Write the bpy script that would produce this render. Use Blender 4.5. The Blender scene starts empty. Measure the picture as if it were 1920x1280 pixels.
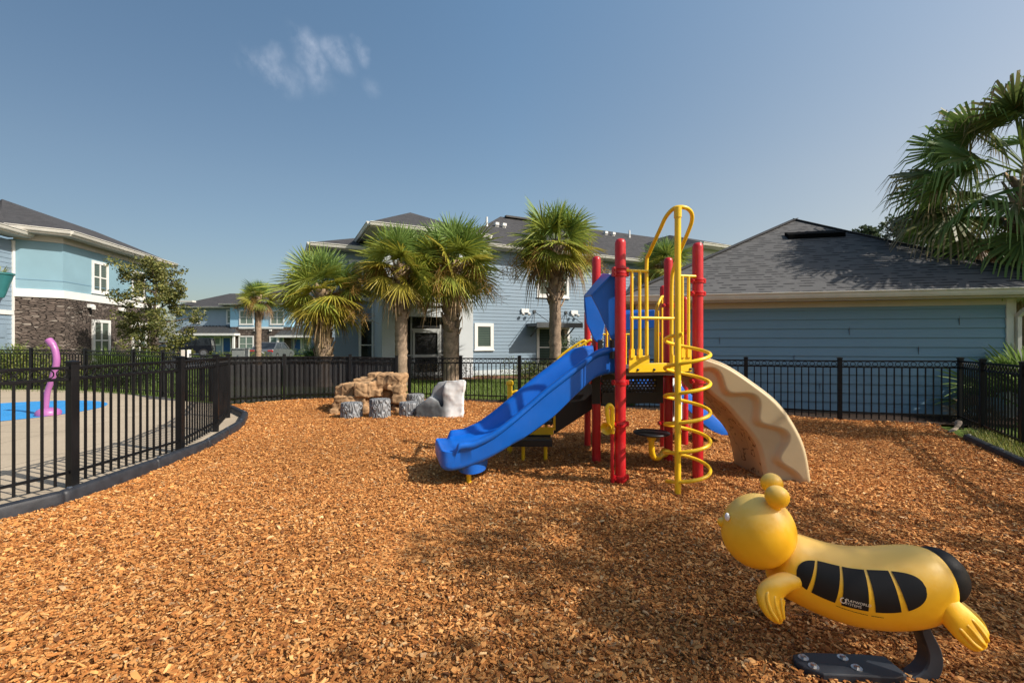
import bpy, bmesh, math, random
import numpy as np
from mathutils import Vector, Matrix, noise as mnoise

R = math.radians
PI = math.pi
rng = np.random.default_rng(7)
random.seed(7)
scene = bpy.context.scene
C = scene.collection
F = 853.33          # focal length in photo pixels (16 mm on 36 mm)
EYE = 1.5

def G(px, py):
    """ground point seen at a photo pixel"""
    Z = F * EYE / (py - 640.0)
    return Vector(((px - 960.0) / F * Z, Z, 0.0))

def W(px, py, Z):
    """point seen at a photo pixel, at depth Z"""
    return Vector(((px - 960.0) / F * Z, Z, EYE - (py - 640.0) / F * Z))

# ------------------------------------------------------------------ materials
def new_mat(name):
    m = bpy.data.materials.new(name)
    m.use_nodes = True
    nt = m.node_tree
    return m, nt, nt.nodes['Principled BSDF']

def L(nt, a, b):
    nt.links.new(a, b)

def tex_coord(nt, kind='Object', scale=(1, 1, 1)):
    tc = nt.nodes.new('ShaderNodeTexCoord')
    mp = nt.nodes.new('ShaderNodeMapping')
    mp.inputs['Scale'].default_value = scale
    L(nt, tc.outputs[kind], mp.inputs['Vector'])
    return mp.outputs['Vector']

def noise(nt, vec, scale, detail=4, rough=0.55):
    n = nt.nodes.new('ShaderNodeTexNoise')
    n.inputs['Scale'].default_value = scale
    n.inputs['Detail'].default_value = detail
    n.inputs['Roughness'].default_value = rough
    L(nt, vec, n.inputs['Vector'])
    return n.outputs['Fac']

def ramp(nt, fac, stops):
    r = nt.nodes.new('ShaderNodeValToRGB')
    cr = r.color_ramp
    while len(cr.elements) < len(stops):
        cr.elements.new(0.5)
    for e, (p, c) in zip(cr.elements, stops):
        e.position = p
        e.color = (c[0], c[1], c[2], 1)
    L(nt, fac, r.inputs['Fac'])
    return r.outputs['Color']

def mix(nt, fac, a, b, mode='MIX'):
    n = nt.nodes.new('ShaderNodeMix')
    n.data_type = 'RGBA'
    n.blend_type = mode
    for sock, v in ((n.inputs[0], fac), (n.inputs[6], a), (n.inputs[7], b)):
        if hasattr(v, 'node'):
            L(nt, v, sock)
        elif isinstance(v, (int, float)):
            sock.default_value = v
        else:
            sock.default_value = (v[0], v[1], v[2], 1)
    return n.outputs[2]

def bump(nt, bsdf, height, strength=0.3, dist=0.01):
    b = nt.nodes.new('ShaderNodeBump')
    b.inputs['Strength'].default_value = strength
    b.inputs['Distance'].default_value = dist
    L(nt, height, b.inputs['Height'])
    L(nt, b.outputs['Normal'], bsdf.inputs['Normal'])

def sc(c, k):
    return tuple(min(1.0, v * k) for v in c)

def plain(name, col, rough=0.6, var=0.15, nscale=6.0, bstr=0.0, bscale=60.0, bdist=0.004, metal=0.0, spec=0.5, coord='Object', scuff=0.0):
    m, nt, b = new_mat(name)
    v = tex_coord(nt, coord)
    n = noise(nt, v, nscale, 6)
    cc_ = ramp(nt, n, [(0.3, sc(col, 1 - var)), (0.7, sc(col, 1 + var))])
    if scuff > 0:
        v2 = tex_coord(nt, coord, (1.0, 1.0, 0.35))
        s1 = ramp(nt, noise(nt, v2, 34, 6, 0.75), [(0.56, (0, 0, 0)), (0.74, (1, 1, 1))])
        s2 = ramp(nt, noise(nt, v, 2.2, 5, 0.6), [(0.42, (0, 0, 0)), (0.68, (1, 1, 1))])
        fade = tuple(0.72 * c + 0.28 * 0.42 for c in col)
        cc_ = mix(nt, mix(nt, scuff, (0, 0, 0), s2), cc_, fade)
        cc_ = mix(nt, mix(nt, scuff, (0, 0, 0), s1), cc_, (0.42, 0.36, 0.29))
    L(nt, cc_, b.inputs['Base Color'])
    rr = ramp(nt, n, [(0.3, (rough * 0.85,) * 3), (0.7, (min(1, rough * 1.15),) * 3)])
    L(nt, rr, b.inputs['Roughness'])
    b.inputs['Metallic'].default_value = metal
    b.inputs['Specular IOR Level'].default_value = spec
    if bstr > 0:
        bump(nt, b, noise(nt, v, bscale, 5), bstr, bdist)
    return m

M = {}
M['red'] = plain('red_powdercoat', (0.50, 0.006, 0.012), 0.34, 0.10, 4, scuff=0.16)
M['vent_black'] = plain('matt_black_vent', (0.004, 0.004, 0.004), 0.95, 0.1, 4, spec=0.05)
M['yellow'] = plain('yellow_powdercoat', (0.86, 0.54, 0.014), 0.34, 0.08, 4, scuff=0.10)
M['blue'] = plain('blue_polyethylene', (0.002, 0.115, 0.53), 0.38, 0.10, 3, 0.06, 180, 0.002, scuff=0.07)
M['tan'] = plain('tan_polyethylene', (0.52, 0.405, 0.235), 0.45, 0.07, 3, 0.05, 160, 0.002, scuff=0.10)
M['black_coat'] = plain('black_vinyl_coating', (0.012, 0.012, 0.013), 0.45, 0.2, 8)
M['black_metal'] = plain('black_fence_paint', (0.006, 0.006, 0.007), 0.45, 0.25, 3, spec=0.28)
M['greydeck'] = plain('grey_deck_edge', (0.12, 0.10, 0.08), 0.6, 0.15, 6)
M['timber_black'] = plain('black_plastic_border', (0.022, 0.024, 0.03), 0.5, 0.35, 9, 0.2, 60, 0.003)
M['steel'] = plain('bare_steel', (0.5, 0.5, 0.5), 0.35, 0.1, 20, metal=1.0)
M['white'] = plain('white_trim_paint', (0.74, 0.73, 0.70), 0.55, 0.05, 5)
M['offwhite'] = plain('aged_white_gutter', (0.62, 0.60, 0.55), 0.5, 0.09, 3)
M['soffit'] = plain('cream_soffit', (0.52, 0.48, 0.42), 0.7, 0.06, 3)
M['siding_blue'] = plain('blue_lap_siding', (0.150, 0.270, 0.37), 0.62, 0.05, 2.2, 0.1, 90, 0.002)
M['siding_grey'] = plain('blue_grey_lap_siding', (0.205, 0.28, 0.355), 0.65, 0.07, 1.6, 0.08, 90, 0.002)
M['frame_shaded'] = plain('shaded_white_frame', (0.36, 0.37, 0.365), 0.6, 0.08, 4)  # white frames turned grey: the porch shade is in the colour
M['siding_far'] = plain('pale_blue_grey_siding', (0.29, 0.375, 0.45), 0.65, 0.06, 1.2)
M['siding_dark'] = plain('shaded_grey_lap_siding', (0.19, 0.25, 0.31), 0.65, 0.07, 1.6, 0.08, 90, 0.002)  # grey siding darkened, shade of wing and porch put into its colour
M['stucco_blue'] = plain('light_blue_stucco', (0.195, 0.325, 0.395), 0.85, 0.08, 0.9, 0.35, 70, 0.006)
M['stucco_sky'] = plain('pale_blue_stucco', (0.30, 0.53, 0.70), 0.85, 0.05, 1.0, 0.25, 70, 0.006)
M['stucco_grey'] = plain('pale_grey_stucco', (0.55, 0.585, 0.61), 0.85, 0.06, 1.5, 0.35, 60, 0.006)
M['door_blue'] = plain('deep_blue_door', (0.015, 0.09, 0.28), 0.4, 0.08, 4)
M['metal_roof'] = plain('dark_seamed_metal', (0.05, 0.052, 0.055), 0.4, 0.15, 3)
M['awning'] = plain('charcoal_awning', (0.06, 0.065, 0.07), 0.5, 0.12, 4)
M['teal'] = plain('teal_planter', (0.03, 0.16, 0.17), 0.5, 0.15, 3)
M['purple'] = plain('orchid_fibreglass', (0.36, 0.12, 0.33), 0.35, 0.08, 3)
M['trunk_oak'] = plain('grey_brown_bark', (0.15, 0.115, 0.085), 0.9, 0.35, 14, 0.6, 30, 0.02)
M['car_black'] = plain('black_car_paint', (0.008, 0.009, 0.012), 0.16, 0.1, 2)
M['car_grey'] = plain('grey_car_paint', (0.09, 0.10, 0.11), 0.2, 0.1, 2)
M['tyre'] = plain('tyre_rubber', (0.015, 0.015, 0.015), 0.8, 0.2, 10)
M['rim'] = plain('alloy_rim', (0.35, 0.35, 0.36), 0.3, 0.1, 10, metal=0.8)
M['tail_red'] = plain('red_lamp_lens', (0.45, 0.015, 0.012), 0.2, 0.1, 10)
M['plate'] = plain('white_plate', (0.6, 0.6, 0.58), 0.4, 0.05, 10)
M['plaque'] = plain('navy_plaque', (0.02, 0.08, 0.17), 0.5, 0.05, 5)
M['concrete_box'] = plain('pale_grey_cabinet', (0.33, 0.35, 0.33), 0.6, 0.06, 4)
M['white_text'] = plain('white_lettering', (0.75, 0.72, 0.6), 0.5, 0.02, 5)
M['eye_white'] = plain('white_eye_paint', (0.8, 0.8, 0.8), 0.4, 0.02, 5)
M['rubber_black'] = plain('black_rubber_panel', (0.007, 0.007, 0.008), 0.55, 0.3, 12, 0.1, 120, 0.002, spec=0.25)
M['spring_black'] = plain('black_spring_bar', (0.02, 0.024, 0.032), 0.5, 0.3, 7, 0.1, 50, 0.002)

def bee_mat():
    m, nt, b = new_mat('worn_yellow_plastic')
    v = tex_coord(nt, 'Object')
    n1 = noise(nt, v, 5, 6, 0.6)
    n2 = noise(nt, v, 40, 5, 0.6)
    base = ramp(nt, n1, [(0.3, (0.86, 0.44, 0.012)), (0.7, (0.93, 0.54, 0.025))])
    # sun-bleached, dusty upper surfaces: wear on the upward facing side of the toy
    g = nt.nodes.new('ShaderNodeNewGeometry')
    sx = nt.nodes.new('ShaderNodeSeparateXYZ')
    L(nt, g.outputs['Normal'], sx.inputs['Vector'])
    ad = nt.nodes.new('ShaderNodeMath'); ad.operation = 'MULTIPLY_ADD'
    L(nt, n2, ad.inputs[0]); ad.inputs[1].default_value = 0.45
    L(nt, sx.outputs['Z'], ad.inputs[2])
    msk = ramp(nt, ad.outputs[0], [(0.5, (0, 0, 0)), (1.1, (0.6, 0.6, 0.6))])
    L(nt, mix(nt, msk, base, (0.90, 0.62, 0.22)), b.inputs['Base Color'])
    L(nt, ramp(nt, n2, [(0.3, (0.34,) * 3), (0.7, (0.48,) * 3)]), b.inputs['Roughness']); b.inputs['Specular IOR Level'].default_value = 0.35
    bump(nt, b, n2, 0.05, 0.004)
    return m
M['bee'] = bee_mat()

def rough_ground(name, stops, s1, s2, rough=0.95, bstr=0.5, bscale=30, bdist=0.03):
    m, nt, b = new_mat(name)
    v = tex_coord(nt, 'Object')
    n1 = noise(nt, v, s1, 6, 0.65)
    n2 = noise(nt, v, s2, 5, 0.7)
    a = ramp(nt, n2, stops)
    L(nt, mix(nt, n1, a, mix(nt, 0.5, a, (0.0, 0.0, 0.0)), 'MIX'), b.inputs['Base Color'])
    b.inputs['Roughness'].default_value = rough
    b.inputs['Specular IOR Level'].default_value = 0.2
    bump(nt, b, noise(nt, v, bscale, 6, 0.7), bstr, bdist)
    return m
M['grass'] = rough_ground('lawn_green', [(0.3, (0.045, 0.085, 0.012)), (0.55, (0.11, 0.165, 0.025)), (0.75, (0.20, 0.24, 0.05))], 0.8, 14)
M['bed'] = rough_ground('dark_bed_mulch', [(0.3, (0.02, 0.013, 0.01)), (0.6, (0.06, 0.036, 0.024)), (0.8, (0.15, 0.10, 0.07))], 1.2, 28)
M['redbed'] = rough_ground('reddish_bed_mulch', [(0.3, (0.12, 0.06, 0.035)), (0.6, (0.28, 0.15, 0.09)), (0.8, (0.42, 0.27, 0.18))], 1.2, 20)
M['asphalt'] = rough_ground('asphalt', [(0.3, (0.04, 0.04, 0.042)), (0.7, (0.07, 0.07, 0.07))], 0.4, 40, 0.9, 0.2, 90, 0.01)

def mulch_base():
    m, nt, b = new_mat('wood_chip_bed')
    v = tex_coord(nt, 'Object')
    vo = nt.nodes.new('ShaderNodeTexVoronoi')
    vo.inputs['Scale'].default_value = 42
    mp = nt.nodes.new('ShaderNodeMapping'); mp.inputs['Scale'].default_value = (1.0, 1.7, 1)
    mp.inputs['Rotation'].default_value = (0, 0, 0.6)
    L(nt, v, mp.inputs['Vector'])
    wn = nt.nodes.new('ShaderNodeTexNoise'); wn.inputs['Scale'].default_value = 9
    L(nt, v, wn.inputs['Vector'])
    mm = nt.nodes.new('ShaderNodeVectorMath'); mm.operation = 'MULTIPLY_ADD'
    L(nt, wn.outputs['Color'], mm.inputs[0]); mm.inputs[1].default_value = (0.12, 0.12, 0.12)
    L(nt, mp.outputs['Vector'], mm.inputs[2])
    L(nt, mm.outputs[0], vo.inputs['Vector'])
    sep = nt.nodes.new('ShaderNodeSeparateColor')
    L(nt, vo.outputs['Color'], sep.inputs['Color'])
    col = ramp(nt, sep.outputs['Red'], [(0.0, (0.24, 0.085, 0.022)), (0.3, (0.36, 0.14, 0.036)), (0.6, (0.50, 0.21, 0.06)), (0.9, (0.58, 0.29, 0.10))])
    L(nt, col, b.inputs['Base Color'])
    b.inputs['Roughness'].default_value = 0.9
    b.inputs['Specular IOR Level'].default_value = 0.2
    bump(nt, b, sep.outputs['Green'], 0.6, 0.02)
    return m
M['mulch'] = mulch_base()

def attr_mat(name, rough=0.7, transl=0.0, nvar=0.0, spec=0.3, nscale=30):
    m, nt, b = new_mat(name)
    a = nt.nodes.new('ShaderNodeAttribute'); a.attribute_name = 'col'
    col = a.outputs['Color']
    if nvar > 0:
        v = tex_coord(nt, 'Object')
        n = noise(nt, v, nscale, 3)
        col = mix(nt, 1.0, col, ramp(nt, n, [(0.25, (1 - nvar,) * 3), (0.75, (1.0,) * 3)]), 'MULTIPLY')
    L(nt, col, b.inputs['Base Color'])
    b.inputs['Roughness'].default_value = rough
    b.inputs['Specular IOR Level'].default_value = spec
    if transl > 0:
        t = nt.nodes.new('ShaderNodeBsdfTranslucent')
        L(nt, col, t.inputs['Color'])
        ms = nt.nodes.new('ShaderNodeMixShader'); ms.inputs['Fac'].default_value = transl
        L(nt, b.outputs['BSDF'], ms.inputs[1]); L(nt, t.outputs['BSDF'], ms.inputs[2])
        L(nt, ms.outputs['Shader'], nt.nodes['Material Output'].inputs['Surface'])
    return m
M['chip'] = attr_mat('wood_chips', 0.85, 0, 0.12, 0.25, 60)
M['frond'] = attr_mat('palm_frond', 0.48, 0.30, 0.0, 0.35)
M['leaf'] = attr_mat('tree_leaf', 0.55, 0.25, 0.0, 0.35)
M['bark'] = attr_mat('palm_trunk_bark', 0.95, 0, 0.45, 0.15, 18)
M['rock'] = attr_mat('rock_colour_and_light', 0.8, 0, 0.25, 0.25, 9)

def brick_mat(name, bw, bh, cols, mortar, msize, rough, bstr, bdist, nmix=0.3, offset=0.5):
    m, nt, b = new_mat(name)
    tc = nt.nodes.new('ShaderNodeTexCoord')
    br = nt.nodes.new('ShaderNodeTexBrick')
    br.inputs['Scale'].default_value = 1
    br.inputs['Brick Width'].default_value = bw
    br.inputs['Row Height'].default_value = bh
    br.inputs['Mortar Size'].default_value = msize
    br.inputs['Mortar Smooth'].default_value = 0.2
    br.inputs['Color1'].default_value = (0, 0, 0, 1)
    br.inputs['Color2'].default_value = (1, 1, 1, 1)
    br.inputs['Mortar'].default_value = (0.5, 0.5, 0.5, 1)
    br.offset = offset
    L(nt, tc.outputs['UV'], br.inputs['Vector'])
    n = noise(nt, tc.outputs['UV'], 1.3 / bw, 5, 0.7)
    n2 = noise(nt, tc.outputs['UV'], 14 / bw, 4, 0.7)
    f = mix(nt, nmix, br.outputs['Color'], n)
    c = ramp(nt, f, cols)
    c = mix(nt, 0.25, c, ramp(nt, n2, [(0.3, (0, 0, 0)), (0.7, sc(cols[-1][1], 1.2))]))
    c = mix(nt, br.outputs['Fac'], c, mortar)
    L(nt, c, b.inputs['Base Color'])
    b.inputs['Roughness'].default_value = rough
    b.inputs['Specular IOR Level'].default_value = 0.25
    h = mix(nt, br.outputs['Fac'], f, (0, 0, 0))
    bump(nt, b, h, bstr, bdist)
    return m
def shingle_mat(name, light, dark, rowh=0.135):
    m, nt, b = new_mat(name)
    tc = nt.nodes.new('ShaderNodeTexCoord'); sp = nt.nodes.new('ShaderNodeSeparateXYZ'); L(nt, tc.outputs['UV'], sp.inputs['Vector'])
    def mth(op, a, bb=None):
        n = nt.nodes.new('ShaderNodeMath'); n.operation = op
        for k, v in enumerate((a, bb)):
            if v is None: continue
            if hasattr(v, 'node'): L(nt, v, n.inputs[k])
            else: n.inputs[k].default_value = v
        return n.outputs[0]
    vv = mth('DIVIDE', sp.outputs['Y'], rowh); row = mth('FLOOR', vv); fr_ = mth('FRACT', vv)
    def cellnoise(su, off):
        cb = nt.nodes.new('ShaderNodeCombineXYZ')
        L(nt, mth('MULTIPLY_ADD', sp.outputs['X'], su), cb.inputs['X']); L(nt, mth('MULTIPLY', row, 7.31 + off), cb.inputs['Y'])
        n = nt.nodes.new('ShaderNodeTexNoise'); n.inputs['Scale'].default_value = 1; n.inputs['Detail'].default_value = 1.5
        L(nt, cb.outputs['Vector'], n.inputs['Vector']); return n.outputs['Fac']
    tab = ramp(nt, cellnoise(3.4, 0), [(0.47, (0, 0, 0)), (0.53, (1, 1, 1))])      # a raised tab of the laminated shingle
    tone = cellnoise(2.1, 2.2)
    line = ramp(nt, fr_, [(0.0, (1, 1, 1)), (0.30, (1, 1, 1)), (0.42, (0, 0, 0))])
    gran = noise(nt, tc.outputs['UV'], 60, 3, 0.7)
    big_ = noise(nt, tc.outputs['UV'], 0.5, 4, 0.6)
    base = mix(nt, 0.5, ramp(nt, tone, [(0.3, sc(light, 0.72)), (0.7, sc(light, 1.15))]), ramp(nt, gran, [(0.3, sc(light, 0.7)), (0.7, sc(light, 1.25))]))
    base = mix(nt, 0.25, base, ramp(nt, big_, [(0.3, sc(light, 0.7)), (0.7, sc(light, 1.3))]))
    dash = nt.nodes.new('ShaderNodeMix'); dash.data_type = 'RGBA'; dash.blend_type = 'MULTIPLY'; dash.inputs[0].default_value = 1
    L(nt, tab, dash.inputs[6]); L(nt, line, dash.inputs[7])
    c = mix(nt, dash.outputs[2], base, dark)
    L(nt, c, b.inputs['Base Color']); b.inputs['Roughness'].default_value = 0.92; b.inputs['Specular IOR Level'].default_value = 0.2
    bump(nt, b, mix(nt, dash.outputs[2], (1, 1, 1), (0, 0, 0)), 0.4, 0.01)
    return m
M['shingle'] = shingle_mat('grey_asphalt_shingles', (0.105, 0.103, 0.104), (0.030, 0.030, 0.032))
M['shingle_far'] = shingle_mat('charcoal_asphalt_shingles', (0.062, 0.061, 0.064), (0.028, 0.028, 0.030))
def stone_mat():
    m, nt, b = new_mat('stacked_ledge_stone')
    tc = nt.nodes.new('ShaderNodeTexCoord')
    wn = nt.nodes.new('ShaderNodeTexNoise'); wn.inputs['Scale'].default_value = 1.6; wn.inputs['Detail'].default_value = 3
    L(nt, tc.outputs['UV'], wn.inputs['Vector'])
    ma = nt.nodes.new('ShaderNodeVectorMath'); ma.operation = 'MULTIPLY_ADD'
    L(nt, wn.outputs['Color'], ma.inputs[0]); ma.inputs[1].default_value = (0.16, 0.022, 0); L(nt, tc.outputs['UV'], ma.inputs[2])
    mp = nt.nodes.new('ShaderNodeMapping'); mp.inputs['Scale'].default_value = (4.2, 17.0, 1)
    L(nt, ma.outputs[0], mp.inputs['Vector'])
    vo = nt.nodes.new('ShaderNodeTexVoronoi'); vo.voronoi_dimensions = '2D'; vo.inputs['Scale'].default_value = 1
    ve = nt.nodes.new('ShaderNodeTexVoronoi'); ve.voronoi_dimensions = '2D'; ve.feature = 'DISTANCE_TO_EDGE'; ve.inputs['Scale'].default_value = 1
    L(nt, mp.outputs['Vector'], vo.inputs['Vector']); L(nt, mp.outputs['Vector'], ve.inputs['Vector'])
    se = nt.nodes.new('ShaderNodeSeparateColor'); L(nt, vo.outputs['Color'], se.inputs['Color'])
    n2 = noise(nt, tc.outputs['UV'], 18, 5, 0.7)
    c = ramp(nt, se.outputs['Red'], [(0.0, (0.055, 0.043, 0.037)), (0.45, (0.10, 0.076, 0.064)), (0.75, (0.17, 0.13, 0.11)), (0.93, (0.25, 0.205, 0.175)), (1.0, (0.42, 0.37, 0.32))])
    c = mix(nt, 0.35, c, ramp(nt, n2, [(0.3, (0.05, 0.04, 0.035)), (0.7, (0.24, 0.19, 0.16))]))
    ed = ramp(nt, ve.outputs['Distance'], [(0.02, (0, 0, 0)), (0.12, (1, 1, 1))])
    c = mix(nt, ed, (0.02, 0.016, 0.014), c)
    L(nt, c, b.inputs['Base Color']); b.inputs['Roughness'].default_value = 0.85; b.inputs['Specular IOR Level'].default_value = 0.25
    h = mix(nt, ed, (0, 0, 0), mix(nt, 0.5, se.outputs['Green'], n2))
    bump(nt, b, h, 1.0, 0.06)
    return m
M['stone'] = stone_mat()

def concrete_mat():
    m, nt, b = new_mat('tan_broom_concrete')
    v = tex_coord(nt, 'Object')
    n1 = noise(nt, v, 0.7, 6, 0.6); n2 = noise(nt, v, 45, 4, 0.6)
    c = mix(nt, 0.35, ramp(nt, n1, [(0.3, (0.33, 0.265, 0.185)), (0.7, (0.45, 0.37, 0.27))]), ramp(nt, n2, [(0.3, (0.26, 0.21, 0.15)), (0.7, (0.48, 0.40, 0.30))]))
    br = nt.nodes.new('ShaderNodeTexBrick')
    br.inputs['Scale'].default_value = 1; br.inputs['Brick Width'].default_value = 1.5; br.inputs['Row Height'].default_value = 1.5
    br.inputs['Mortar Size'].default_value = 0.008; br.offset = 0
    L(nt, v, br.inputs['Vector'])
    c = mix(nt, br.outputs['Fac'], c, (0.16, 0.13, 0.1))
    L(nt, c, b.inputs['Base Color']); b.inputs['Roughness'].default_value = 0.9
    bump(nt, b, n2, 0.2, 0.004)
    return m
M['concrete'] = concrete_mat()
M['pad'] = plain('blue_splash_coating', (0.03, 0.26, 0.60), 0.6, 0.08, 2, 0.1, 60, 0.003)

def pane_mat(name, c1, c2, per, blind=True):
    m, nt, b = new_mat(name)
    v = tex_coord(nt, 'Object')
    if blind:
        wv = nt.nodes.new('ShaderNodeTexWave'); wv.wave_type = 'BANDS'; wv.bands_direction = 'Z'
        wv.inputs['Scale'].default_value = per
        L(nt, v, wv.inputs['Vector'])
        n = noise(nt, v, 1.5, 3)
        col = mix(nt, 0.3, ramp(nt, wv.outputs['Fac'], [(0.25, c1), (0.75, c2)]), ramp(nt, n, [(0.3, c1), (0.7, c2)]))
    else:
        n = noise(nt, v, 2.5, 5)
        col = ramp(nt, n, [(0.35, c1), (0.7, c2)])
    L(nt, col, b.inputs['Base Color'])
    b.inputs['Roughness'].default_value = 0.08
    b.inputs['Specular IOR Level'].default_value = 0.6
    return m
M['pane'] = pane_mat('window_glass_blinds', (0.035, 0.05, 0.044), (0.09, 0.125, 0.105), 4.0)
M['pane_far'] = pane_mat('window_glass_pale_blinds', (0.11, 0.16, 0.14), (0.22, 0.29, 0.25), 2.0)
M['pane_dark'] = pane_mat('window_glass_dark', (0.008, 0.010, 0.009), (0.03, 0.035, 0.028), 1, False)
M['carglass'] = pane_mat('car_glass', (0.01, 0.012, 0.014), (0.03, 0.035, 0.04), 1, False)

def screen_mat(name, col, alpha):
    m, nt, b = new_mat(name)
    v = tex_coord(nt, 'Object')
    n = noise(nt, v, 1.8, 5, 0.6)
    L(nt, ramp(nt, n, [(0.3, sc(col, 0.7)), (0.75, sc(col, 1.6))]), b.inputs['Base Color'])
    b.inputs['Roughness'].default_value = 0.8
    t = nt.nodes.new('ShaderNodeBsdfTransparent')
    ms = nt.nodes.new('ShaderNodeMixShader'); ms.inputs['Fac'].default_value = 1 - alpha
    L(nt, b.outputs['BSDF'], ms.inputs[1]); L(nt, t.outputs['BSDF'], ms.inputs[2])
    L(nt, ms.outputs['Shader'], nt.nodes['Material Output'].inputs['Surface'])
    return m
M['privacy'] = screen_mat('black_privacy_mesh', (0.016, 0.016, 0.018), 0.94)
M['insect'] = screen_mat('dark_insect_screen', (0.02, 0.02, 0.02), 0.62)

def log_mat():
    m, nt, b = new_mat('grey_concrete_log')
    v = tex_coord(nt, 'Object')
    wv = nt.nodes.new('ShaderNodeTexNoise'); wv.inputs['Scale'].default_value = 1.0; wv.inputs['Detail'].default_value = 2
    mp = nt.nodes.new('ShaderNodeMapping'); mp.inputs['Scale'].default_value = (7, 7, 2.2)
    L(nt, v, mp.inputs['Vector']); L(nt, mp.outputs['Vector'], wv.inputs['Vector'])
    pg = nt.nodes.new('ShaderNodeMath'); pg.operation = 'PINGPONG'; pg.inputs[1].default_value = 0.06
    L(nt, wv.outputs['Fac'], pg.inputs[0])
    dv = nt.nodes.new('ShaderNodeMath'); dv.operation = 'DIVIDE'; dv.inputs[1].default_value = 0.06; L(nt, pg.outputs[0], dv.inputs[0])
    L(nt, ramp(nt, dv.outputs[0], [(0.08, (0.075, 0.078, 0.085)), (0.30, (0.20, 0.21, 0.225)), (0.8, (0.31, 0.32, 0.335))]), b.inputs['Base Color'])
    b.inputs['Roughness'].default_value = 0.8
    bump(nt, b, dv.outputs[0], 0.9, 0.03)
    return m
M['log'] = log_mat()

def engraved_tan():
    m, nt, b = new_mat('tan_engraved_polyethylene')
    v = tex_coord(nt, 'Object', (1, 1.3, 1))
    n = noise(nt, v, 3.2, 3, 0.6)
    ln = nt.nodes.new('ShaderNodeMath'); ln.operation = 'PINGPONG'; ln.inputs[1].default_value = 0.09
    L(nt, n, ln.inputs[0])
    line = ramp(nt, ln.outputs[0], [(0.0, (1, 1, 1)), (0.010, (1, 1, 1)), (0.018, (0, 0, 0))])
    L(nt, mix(nt, line, (0.46, 0.33, 0.18), (0.16, 0.10, 0.045)), b.inputs['Base Color'])
    b.inputs['Roughness'].default_value = 0.5
    bump(nt, b, line, 0.4, -0.01)
    return m
M['tan_eng'] = engraved_tan()

# ------------------------------------------------------------------ mesh helpers
WM = {}   # world matrix of every root

def root_matrix(o):
    while o is not None:
        if o.name in WM:
            return WM[o.name]
        o = o.parent
    return Matrix()

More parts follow.
